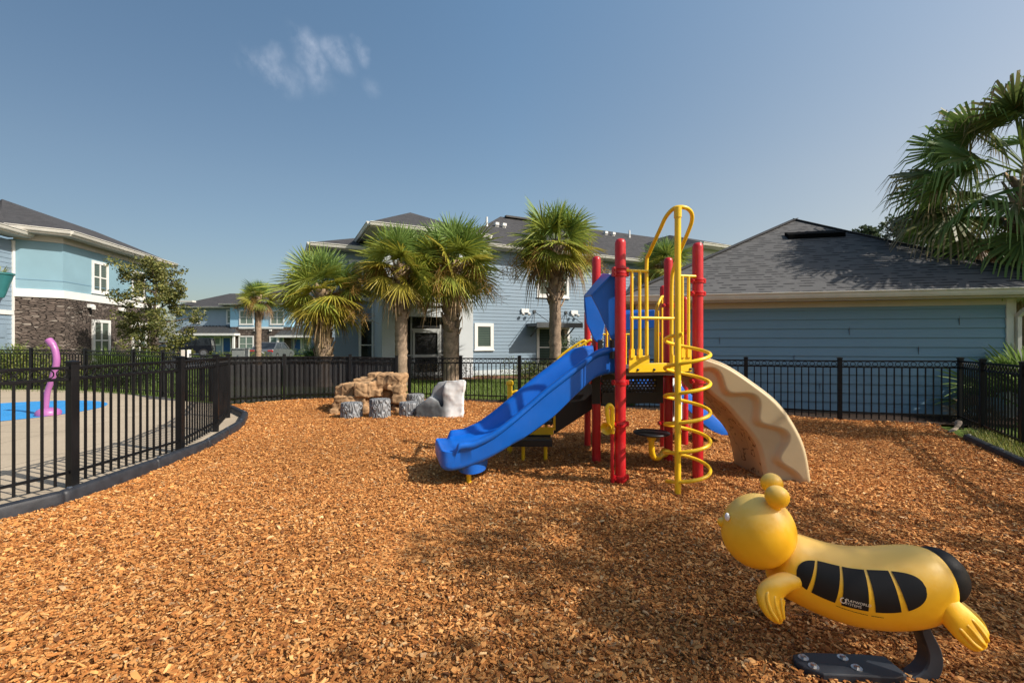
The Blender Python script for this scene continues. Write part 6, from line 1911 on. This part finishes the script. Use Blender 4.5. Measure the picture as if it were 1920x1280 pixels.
# palmetto shrubs: fan leaves straight from the ground
def palmetto(x, y, z0, r, label, seed, n=26, col=GREEN, group=None):
    g = np.random.default_rng(seed)
    root = empty('palmetto', (x, y, z0), label, 'palmetto', group=group)
    sp_ = []
    for i in range(n):
        t = i / n
        sp_.append(dict(base=np.array([0, 0, 0.05]), az=i * 2.4, el=R(80 - 62 * t + g.normal(0, 6)), pet=r * g.uniform(0.5, 0.75), blade=r * g.uniform(0.45, 0.6), sag=0.1, droop=0.12, col=col * g.uniform(0.8, 1.25), tip=col * 1.5, roll=g.normal(0, 0.5), pw=0.01))
    v, f, c = fan_leaves(sp_, g, 24, 1.7, 1.0)
    np_mesh('fronds', v, f, 'frond', c, root)
palmetto(10.05, 8.75, -0.03, 1.6, 'bright green palmetto shrub behind the fence corner beside the downspout', 5, 46)
palmetto(8.75, 8.6, -0.03, 0.5, 'pale sparse palmetto seedling between the garage wall and the fence corner', 15, 12, STRAW * 0.5)
palmetto(-8.2, 19.2, -0.03, 1.35, 'dark spiky palmetto shrub at the foot of the broad palm', 25, 34, DEEP)

# ================================================================== LEAFY PLANTS
def leaf_cloud(name, centers, radii, counts, size, cols, parent, g, flat=0.0, mat='leaf', shell=0.55, loc=None):
    P_, S_, K_ = [], [], []
    for c, r, n in zip(centers, radii, counts):
        u = g.normal(0, 1, (n, 3)); u /= np.linalg.norm(u, axis=1)[:, None]
        rr = g.uniform(shell, 1.0, n) ** 0.7
        P_.append(np.array(c) + u * rr[:, None] * np.array(r))
        K_.append(np.full(n, g.uniform(0.8, 1.2)))
    P_ = np.concatenate(P_); K_ = np.concatenate(K_)
    n = len(P_)
    a = g.normal(0, 1, (n, 3)); a[:, 2] *= (1 - flat); a /= np.linalg.norm(a, axis=1)[:, None]
    b = np.cross(a, g.normal(0, 1, (n, 3))); b /= np.linalg.norm(b, axis=1)[:, None]
    l = size * g.uniform(0.6, 1.3, n)[:, None]
    V_ = np.stack([P_ - a * l * 0.5, P_ + b * l * 0.26, P_ + a * l * 0.5, P_ - b * l * 0.26], 1).reshape(-1, 3)
    F_ = np.arange(n * 4).reshape(-1, 4)
    cols = np.array(cols)
    ci = g.integers(0, len(cols), n)
    cc = cols[ci] * (g.uniform(0.7, 1.25, n) * K_)[:, None]
    o = np_mesh(name, V_ - (np.array(parent.location) if parent is not None else 0), F_, mat, np.repeat(cc, 4, 0), parent)
    return o

def oak(x, y, z0, h, r, label, seed, nclump=70, leafn=70, lsize=0.12, cols=None, name='oak_tree', trunk_r=0.09, crown_from=0.28, cat='tree', narrow=1.0, group=None):
    g = np.random.default_rng(seed)
    root = empty(name, (x, y, z0), label, cat, group=group)
    m = MB()
    top = h * 0.9
    tpts = [Vector((x + 0.06 * math.sin(t * 5 + seed) * h * 0.3, y + 0.05 * math.cos(t * 4) * h * 0.2, z0 - 0.1 + top * t)) for t in np.linspace(0, 1, 9)]
    m.tube(tpts, [trunk_r * (1.25 - 1.15 * t) + 0.008 for t in np.linspace(0, 1, 9)], 9)
    cen, rad_, cnt = [], [], []
    nb = 20
    for b in range(nb):
        t = crown_from + (1 - crown_from) * (b + 0.5) / nb
        p0 = tpts[0].lerp(tpts[-1], t)
        a = b * 2.4 + g.normal(0, 0.3)
        prof = math.sin(PI * min(1, max(0.05, (t - crown_from) / (1 - crown_from) * 0.8 + 0.18))) ** 0.7
        L_ = r * prof * g.uniform(0.65, 1.12) * narrow
        up = 0.15 + 0.6 * t
        e = p0 + Vector((math.cos(a) * L_, math.sin(a) * L_, L_ * up * g.uniform(0.5, 1.2)))
        mid = p0.lerp(e, 0.5) + Vector((0, 0, -0.06 * L_)) + Vector(g.normal(0, 0.05, 3)) * L_
        m.tube(catmull([p0, mid, e], 3), [trunk_r * 0.42 * (1 - 0.85 * k / 6) + 0.004 for k in range(7)], 6)
        for q in range(int(nclump / nb) + 1):
            s = g.uniform(0.35, 1.05)
            c = p0.lerp(e, s) + Vector(g.normal(0, 0.13, 3)) * r
            cen.append((c.x, c.y, c.z)); k = r * g.uniform(0.12, 0.26); rad_.append((k * 1.15, k * 1.15, k * 0.8)); cnt.append(int(leafn * g.uniform(0.5, 1.4)))
    for q in range(6):
        c = tpts[-1] + Vector(g.normal(0, 0.12, 3)) * r; cen.append(tuple(c)); rad_.append((r * 0.13, r * 0.13, r * 0.16)); cnt.append(leafn)
    m.build('trunk', 'trunk_oak', root, True, smooth=60)
    cols = cols or [(0.075, 0.11, 0.03), (0.12, 0.145, 0.04), (0.055, 0.085, 0.025), (0.16, 0.165, 0.05)]
    leaf_cloud('crown', cen, rad_, cnt, lsize, cols, root, g, shell=0.2)
    return root
oak(-14.9, 19.0, -0.05, 4.95, 1.6, 'young oak tree with thin airy crown in front of the stone house', 3, 130, 95, 0.115, cols=[(0.13, 0.145, 0.035), (0.19, 0.19, 0.05), (0.09, 0.11, 0.028), (0.23, 0.215, 0.065)], crown_from=0.2)
oak(32.8, 42.0, -0.05, 13.0, 1.7, 'left one of two tall trees rising behind the garage roof', 13, 50, 50, 0.3, [(0.07, 0.10, 0.05), (0.11, 0.14, 0.07)], 'tall_tree', 0.25, 0.72, group='tall trees behind the garage')
oak(36.2, 42.5, -0.05, 13.9, 2.5, 'right one of two tall trees rising behind the garage roof, partly behind the fan palm', 17, 60, 50, 0.3, [(0.07, 0.10, 0.05), (0.11, 0.14, 0.07)], 'tall_tree', 0.25, 0.72, group='tall trees behind the garage')
oak(13.6, 11.5, -0.05, 3.4, 1.3, 'yellow green shrubby tree beyond the garage corner at the right edge', 23, 60, 60, 0.12, [(0.16, 0.19, 0.03), (0.22, 0.24, 0.05), (0.10, 0.13, 0.03)], 'shrub_tree', 0.06, 0.12)
# the trees beside the playground, right of the frame, whose shade reaches the wood chips
oak(8.6, 0.0, -0.06, 8.3, 2.7, 'leafy oak tree standing outside the frame to the right of the camera', 29, 84, 84, 0.12, None, 'oak_tree', 0.2, 0.38)
palm(3300, 4.7, -400, 190, 40, 'palm tree outside the frame beyond the right fence', 71, 44, 0.2, 0.1, seeds=0, detail=24)

def shrub(x, y, z0, rx, ry, h, label, seed, n=1500, size=0.07, cols=None, name='shrub', lumps=9, cat='shrub', group=None, box=False):
    g = np.random.default_rng(seed)
    root = empty(name, (x, y, z0), label, cat, group=group)
    cen, rad_, cnt = [], [], []
    for k in range(lumps):
        if box:
            cx_ = x + rx * (-0.85 + 1.7 * k / max(1, lumps - 1)); cy_ = y + g.normal(0, 0.1) * ry
            cen.append((cx_, cy_, z0 + h * 0.5)); rad_.append((rx * 2.0 / lumps, ry, h * 0.52)); cnt.append(n // lumps)
        else:
            a = g.uniform(0, 2 * PI); q = g.uniform(0.1, 0.7)
            hh_ = h * g.uniform(0.55, 1.0)
            cen.append((x + rx * q * math.cos(a), y + ry * q * math.sin(a), z0 + hh_ * 0.5)); rad_.append((rx * 0.5, ry * 0.5, hh_ * 0.55)); cnt.append(n // lumps)
    cols = cols or [(0.05, 0.085, 0.02), (0.08, 0.12, 0.03), (0.035, 0.06, 0.015)]
    leaf_cloud('foliage', cen, rad_, cnt, size, cols, root, g, shell=0.55)
    m = MB()
    for k in range(7):
        a = g.uniform(0, 2 * PI)
        m.tube([Vector((x + 0.05 * math.cos(a), y + 0.05 * math.sin(a), z0 - 0.05)), Vector((x + rx * 0.5 * math.cos(a), y + ry * 0.5 * math.sin(a), z0 + h * 0.6))], 0.012, 5)
    m.build('stems', 'trunk_oak', root, True)
    return root
LIMEL = [(0.12, 0.16, 0.03), (0.18, 0.21, 0.045), (0.08, 0.11, 0.022), (0.24, 0.25, 0.06)]
shrub(3.2, 17.6, -0.05, 1.5, 0.6, 1.75, 'tall clipped green hedge behind the slide, right of the tallest palm', 4, 5200, 0.07, [(0.055, 0.085, 0.018), (0.085, 0.125, 0.028), (0.04, 0.062, 0.014)], 'hedge', 9, 'hedge', box=True)
shrub(0.6, 18.2, -0.03, 1.0, 0.55, 0.95, 'rounded green shrub under the small square window of the apartment house', 5, 2600, 0.06, LIMEL, 'shrub', 7)
shrub(1.9, 18.8, -0.03, 0.9, 0.5, 0.95, 'loose green shrub under the awning of the apartment house', 6, 2200, 0.06, LIMEL)
shrub(-1.0, 18.2, -0.03, 0.6, 0.4, 0.3, 'low reddish groundcover at the right porch column', 7, 500, 0.05, [(0.16, 0.06, 0.03), (0.2, 0.1, 0.05)])
shrub(-3.2, 17.9, -0.03, 1.7, 0.35, 0.75, 'bare twiggy hedge row below the screened porch', 8, 2200, 0.06, [(0.14, 0.10, 0.06), (0.09, 0.075, 0.04), (0.19, 0.14, 0.09)], 'hedge', 9, 'hedge', box=True)
shrub(-16.9, 15.9, 0, 1.2, 0.9, 1.42, 'big yellow green shrub under the blue corner of the stone house', 9, 3600, 0.09, LIMEL)
shrub(-15.3, 15.3, 0, 1.1, 0.7, 1.0, 'round leafy shrub seen through the far pool fence', 10, 3000, 0.08, LIMEL)
shrub(-13.4, 15.4, 0, 1.3, 0.7, 0.9, 'dense dark green shrub seen through the far pool fence right of the pink pole', 12, 3200, 0.08, None)
shrub(-18.3, 15.4, 0, 0.6, 0.6, 1.7, 'tall white flowering bush at the left edge by the grey siding', 13, 1500, 0.07, [(0.45, 0.42, 0.38), (0.16, 0.18, 0.06), (0.35, 0.33, 0.28)])
shrub(-19.8, 33, -0.05, 2.2, 0.8, 0.85, 'low lime hedge in front of the parked dark off-roader', 14, 1800, 0.1, LIMEL, 'hedge', 8, 'hedge', box=True)
shrub(-24.5, 47.5, -0.05, 3.0, 1.0, 0.8, 'low green hedge before the townhouse stone wall', 15, 1200, 0.14, None, 'hedge', 8, 'hedge', box=True)
shrub(13.3, 9.7, 0, 0.9, 0.7, 1.9, 'green bush beside the garage corner at the right edge', 16, 1800, 0.09, LIMEL)

def grasses(x, y, z0, r, h, label, seed, n=420, col=(0.12, 0.19, 0.03), group=None):
    g = np.random.default_rng(seed)
    root = empty('ornamental_grass', (x, y, z0), label, 'ornamental grass', group=group)
    a = g.uniform(0, 2 * PI, n); q = g.uniform(0, 0.35, n) * r; sp_ = g.uniform(0.15, 1.0, n) * r; hh_ = h * g.uniform(0.6, 1.1, n)
    d = np.stack([np.cos(a), np.sin(a), np.zeros(n)], 1); t_ = np.stack([-np.sin(a), np.cos(a), np.zeros(n)], 1) * 0.012
    p0 = d * q[:, None]; up = np.array([0, 0, 1.0])
    p1 = p0 + d * (sp_ * 0.35)[:, None] + up * (hh_ * 0.7)[:, None]
    p2 = p0 + d * (sp_)[:, None] + up * (hh_ * g.uniform(0.75, 1.0, n))[:, None]
    V_ = np.stack([p0 - t_, p0 + t_, p1 - t_ * 0.8, p1 + t_ * 0.8, p2 - t_ * 0.15, p2 + t_ * 0.15], 1).reshape(-1, 3)
    F_ = (np.arange(n)[:, None, None] * 6 + np.array([[0, 1, 3, 2], [2, 3, 5, 4]])[None]).reshape(-1, 4)
    cc = np.array(col) * g.uniform(0.6, 1.4, (n, 1))
    np_mesh('blades', V_, F_, 'leaf', np.repeat(cc, 6, 0), root)
gi = 0
for (x, y, r, h, lab) in ((-16.0, 18.2, 0.9, 1.25, 'spiky grass clump left of the lower stone house window'), (-15.0, 17.0, 0.95, 1.3, 'bright spiky grass clump below the oak, at the stone wall'), (-14.0, 17.6, 0.8, 1.2, 'spiky grass clump at the oak trunk'), (-17.9, 16.3, 0.8, 1.5, 'tall seedy grass clump under the hanging planter')):
    grasses(x, y, -0.02, r, h, lab, 50 + gi); gi += 1

# lawn blades and weeds: masses nobody could count
def blades(name, poly, den, h, cols, seed, label):
    g = np.random.default_rng(seed)
    xs_ = [p[0] for p in poly]; ys_ = [p[1] for p in poly]
    n = int(den * (max(xs_) - min(xs_)) * (max(ys_) - min(ys_)))
    x = g.uniform(min(xs_), max(xs_), n); y = g.uniform(min(ys_), max(ys_), n); k = in_poly(x, y, poly); x, y = x[k], y[k]; n = len(x)
    a = g.uniform(0, 2 * PI, n); hh_ = h * g.uniform(0.5, 1.3, n)
    p0 = np.stack([x, y, np.full(n, -0.035)], 1); d = np.stack([np.cos(a), np.sin(a), np.zeros(n)], 1)
    t_ = np.stack([-np.sin(a), np.cos(a), np.zeros(n)], 1) * 0.006
    p1 = p0 + d * (hh_ * 0.5)[:, None] + np.array([0, 0, 1.0]) * hh_[:, None]
    V_ = np.stack([p0 - t_, p0 + t_, p1 + t_ * 0.2, p1 - t_ * 0.2], 1).reshape(-1, 3)
    cols = np.array(cols); cc = cols[g.integers(0, len(cols), n)] * g.uniform(0.7, 1.3, (n, 1))
    o = np_mesh(name, V_, np.arange(4 * n).reshape(-1, 4), 'leaf', np.repeat(cc, 4, 0))
    tag(o, kind='stuff', label=label, cat='grass')
blades('lawn_grass', [(-5.2, 12.4), (-2.7, 12.3), (3.5, 10.8), (5, 19.5), (-4, 17.6)], 700, 0.07, [(0.13, 0.19, 0.03), (0.19, 0.24, 0.045), (0.09, 0.14, 0.02)], 91, 'sunlit green lawn in front of the apartment house')
blades('lawn_grass', [(-20, 14.5), (-9.3, 12.5), (-8, 12), (-9, 17), (-15, 20)], 300, 0.09, [(0.10, 0.16, 0.03), (0.15, 0.2, 0.04)], 92, 'green lawn beyond the far pool fence')
blades('weeds', [(7.15, 7.2), (6.55, 6.1), (5.9, 4.9), (5.4, 3.6), (5.65, 3.5), (6.25, 4.8), (6.9, 5.9), (7.5, 7.1)], 3600, 0.16, [(0.20, 0.25, 0.04), (0.28, 0.31, 0.06), (0.36, 0.32, 0.10)], 93, 'yellow green weeds along the right fence')
blades('lawn_grass', [(7.6, 7.1), (6.95, 5.9), (6.3, 4.7), (5.7, 3.3), (9, 2.5), (12, 6.8), (9, 7.6)], 400, 0.08, [(0.13, 0.18, 0.03), (0.2, 0.22, 0.05)], 94, 'grass outside the right fence')

# fallen palm litter in the far right corner
fl = empty('fallen_palm_boot', (7.35, 7.55, 0.0), 'weathered dead palm leaf base lying in the right fence corner', 'palm litter')
m = MB()
P = catmull([Vector((7.1, 7.40, 0.03)), Vector((7.22, 7.45, 0.05)), Vector((7.36, 7.52, 0.10)), Vector((7.44, 7.58, 0.18))], 4)
m.loft([[p + Vector((0, 0, 0)) + q * k for q in (Vector((-0.03, 0.05, 0)), Vector((0.0, 0.0, 0.03)), Vector((0.03, -0.05, 0)), Vector((0, 0, -0.015)))] for p, k in zip(P, [0.3, 0.4, 0.5, 0.6, 0.65, 0.65, 0.6, 0.55, 0.6, 0.7, 0.8, 0.85, 0.7])])
m.build('leaf_base', plain('weathered_palm_base', (0.26, 0.2, 0.15), 0.9, 0.4, 12, 0.4, 40, 0.01), fl, True, smooth=60)
m = MB()
for k in range(26):
    a = random.uniform(0, 2 * PI); c = Vector((7.3 + random.gauss(0, 0.22), 7.5 + random.gauss(0, 0.2), 0.04 + random.random() * 0.08)); d = Vector((math.cos(a), math.sin(a), random.uniform(-0.1, 0.4))) * random.uniform(0.08, 0.2); t = Vector((-math.sin(a), math.cos(a), 0.2)) * 0.015
    m.poly([c - t, c + t, c + d + t * 0.4, c + d - t * 0.4])
m.build('dry_leaflets', plain('dry_brown_leaf', (0.11, 0.075, 0.045), 0.9, 0.4, 9), fl, True, fix=False)

# ================================================================== CARS AND FAR THINGS
def car(x, y, rz, label, name, prof, halfw, wheel_x, wr, paint, glass, tails=None, roof_in=0.14):
    """prof: side outline (x along, z) of body; glass: (x0,x1,z0,z1 roof x0..)"""
    root = empty(name, (x, y, -0.05), label, 'car', rz=rz)
    Mx = WM[root.name]
    def add(m, n, mat, par=root, **k): return m.build(n, mat, par, **k)
    m = MB()
    rings = []
    for s_, k in ((-1.0, 0.0), (-0.97, 0.6), (-0.9, 1.0), (0.9, 1.0), (0.97, 0.6), (1.0, 0.0)):
        inset = 0.05 * (1 - k)
        cx_ = sum(p[0] for p in prof) / len(prof); cz_ = sum(p[1] for p in prof) / len(prof)
        rings.append([Vector((cx_ + (px_ - cx_) * (1 - inset * 0.5), s_ * halfw, cz_ + (pz_ - cz_) * (1 - inset))) for px_, pz_ in prof])
    m.loft(rings); add(m, 'body', paint, smooth=35)
    # cabin
    m = MB(); lowr, upr = glass
    b = [Vector((lowr[0], -halfw * 0.95, lowr[2])), Vector((lowr[1], -halfw * 0.95, lowr[2])), Vector((lowr[1], halfw * 0.95, lowr[2])), Vector((lowr[0], halfw * 0.95, lowr[2]))]
    t = [Vector((upr[0], -halfw + roof_in, upr[2])), Vector((upr[1], -halfw + roof_in, upr[2])), Vector((upr[1], halfw - roof_in, upr[2])), Vector((upr[0], halfw - roof_in, upr[2]))]
    m.hexa(b, t); cb = add(m, 'windows', 'carglass', bevel=0.03)
    m = MB(); m.hexa([p + Vector((0, 0, 0.002)) for p in t], [p * 1.0 + Vector((0, 0, 0.07)) for p in [q_.lerp((t[0] + t[2]) / 2, 0.06) for q_ in t]]); add(m, 'roof', paint, bevel=0.02)
    m = MB()
    for i in range(4): m.bar(b[i], t[i] + Vector((0, 0, 0.02)), 0.08, 0.07)
    for s_ in (0, 2): m.bar(b[s_].lerp(b[s_ + 1], 0.5), t[s_].lerp(t[s_ + 1], 0.5), 0.08, 0.05)
    add(m, 'pillar', paint)
    for wx_ in wheel_x:
        for s_ in (-1, 1):
            m = MB(); m.lathe([(wr * 0.62, -0.11), (wr * 0.95, -0.10), (wr, -0.06), (wr, 0.06), (wr * 0.95, 0.10), (wr * 0.62, 0.11)], (wx_, s_ * (halfw - 0.10), wr), 20, (0, 1, 0)); wh = add(m, 'wheel', 'tyre', smooth=40)
            m = MB(); m.lathe([(wr * 0.6, -0.115), (wr * 0.55, 0.0), (wr * 0.6, 0.115)], (wx_, s_ * (halfw - 0.10), wr), 16, (0, 1, 0)); add(m, 'rim', 'rim', wh)
    if tails:
        for s_ in (-1, 1):
            m = MB(); m.box(tails[0] - 0.03, tails[0] + 0.06, s_ * halfw * 0.78 - 0.2, s_ * halfw * 0.78 + 0.2, tails[1], tails[1] + 0.16); add(m, 'tail_lamp', 'tail_red', bevel=0.02)
        m = MB(); m.box(tails[0] - 0.04, tails[0] + 0.05, -0.26, 0.26, tails[1] - 0.12, tails[1] + 0.03); add(m, 'number_plate', 'plate')
    return root
sedan = [(-2.35, 0.35), (-2.38, 0.75), (-2.25, 0.93), (-1.6, 0.97), (0.9, 0.92), (1.9, 0.80), (2.3, 0.62), (2.35, 0.35), (1.9, 0.22), (-2.0, 0.22)]
car(-20.2, 38.5, R(96), 'grey sedan with red tail lamps parked before the townhouse', 'sedan_car', sedan, 0.9, (-1.45, 1.45), 0.33, 'car_grey', ((-1.95, 1.15, 0.92), (-1.2, 0.35, 1.42)), (-2.34, 0.70))
jeep = [(-2.0, 0.5), (-2.05, 0.8), (-2.0, 1.12), (0.6, 1.14), (2.0, 1.08), (2.1, 0.95), (2.1, 0.5), (1.6, 0.42), (-1.7, 0.42)]
car(-31.5, 44.5, R(203), 'black boxy off-roader parked behind the oak', 'offroad_car', jeep, 0.92, (-1.3, 1.4), 0.42, 'car_black', ((-1.95, 0.75, 1.12), (-1.85, 0.35, 1.82)), None, 0.1)
car(-35.2, 45.0, R(195), 'dark car mostly hidden behind the oak trunk', 'sedan_car', sedan, 0.9, (-1.45, 1.45), 0.33, 'car_black', ((-1.95, 1.15, 0.92), (-1.2, 0.35, 1.42)))
ub = empty('utility_box', (-18.2, 30.5, -0.05), 'pale grey utility cabinet behind the screened fence near the sedan', 'utility box')
m = MB(); m.box(-18.6, -17.75, 30.2, 30.8, -0.05, 0.98); bx_ = m.build('cabinet', 'concrete_box', ub, True, bevel=0.02)
m = MB(); m.box(-18.64, -17.71, 30.16, 30.84, 0.985, 1.05); m.build('lid', 'concrete_box', ub, True, bevel=0.015)
m = MB(); m.box(-18.2, -18.16, 30.17, 30.2, 0.35, 0.6); m.build('latch', 'steel', bx_, True)
sg = empty('sign_post', (-22.8, 30.0, -0.05), 'thin grey post at the edge of the parking lot under the oak', 'post')
m = MB(); m.tube([(-22.8, 30, -0.1), (-22.8, 30, 1.75)], 0.035, 10); m.lathe([(0.1, -0.05), (0.1, -0.02), (0.05, 0.0)], (-22.8, 30, 0), 12); m.lathe([(0.036, 1.75), (0.042, 1.76), (0.02, 1.79)], (-22.8, 30, 0), 10); m.build('pole', 'steel', sg, True, smooth=40)
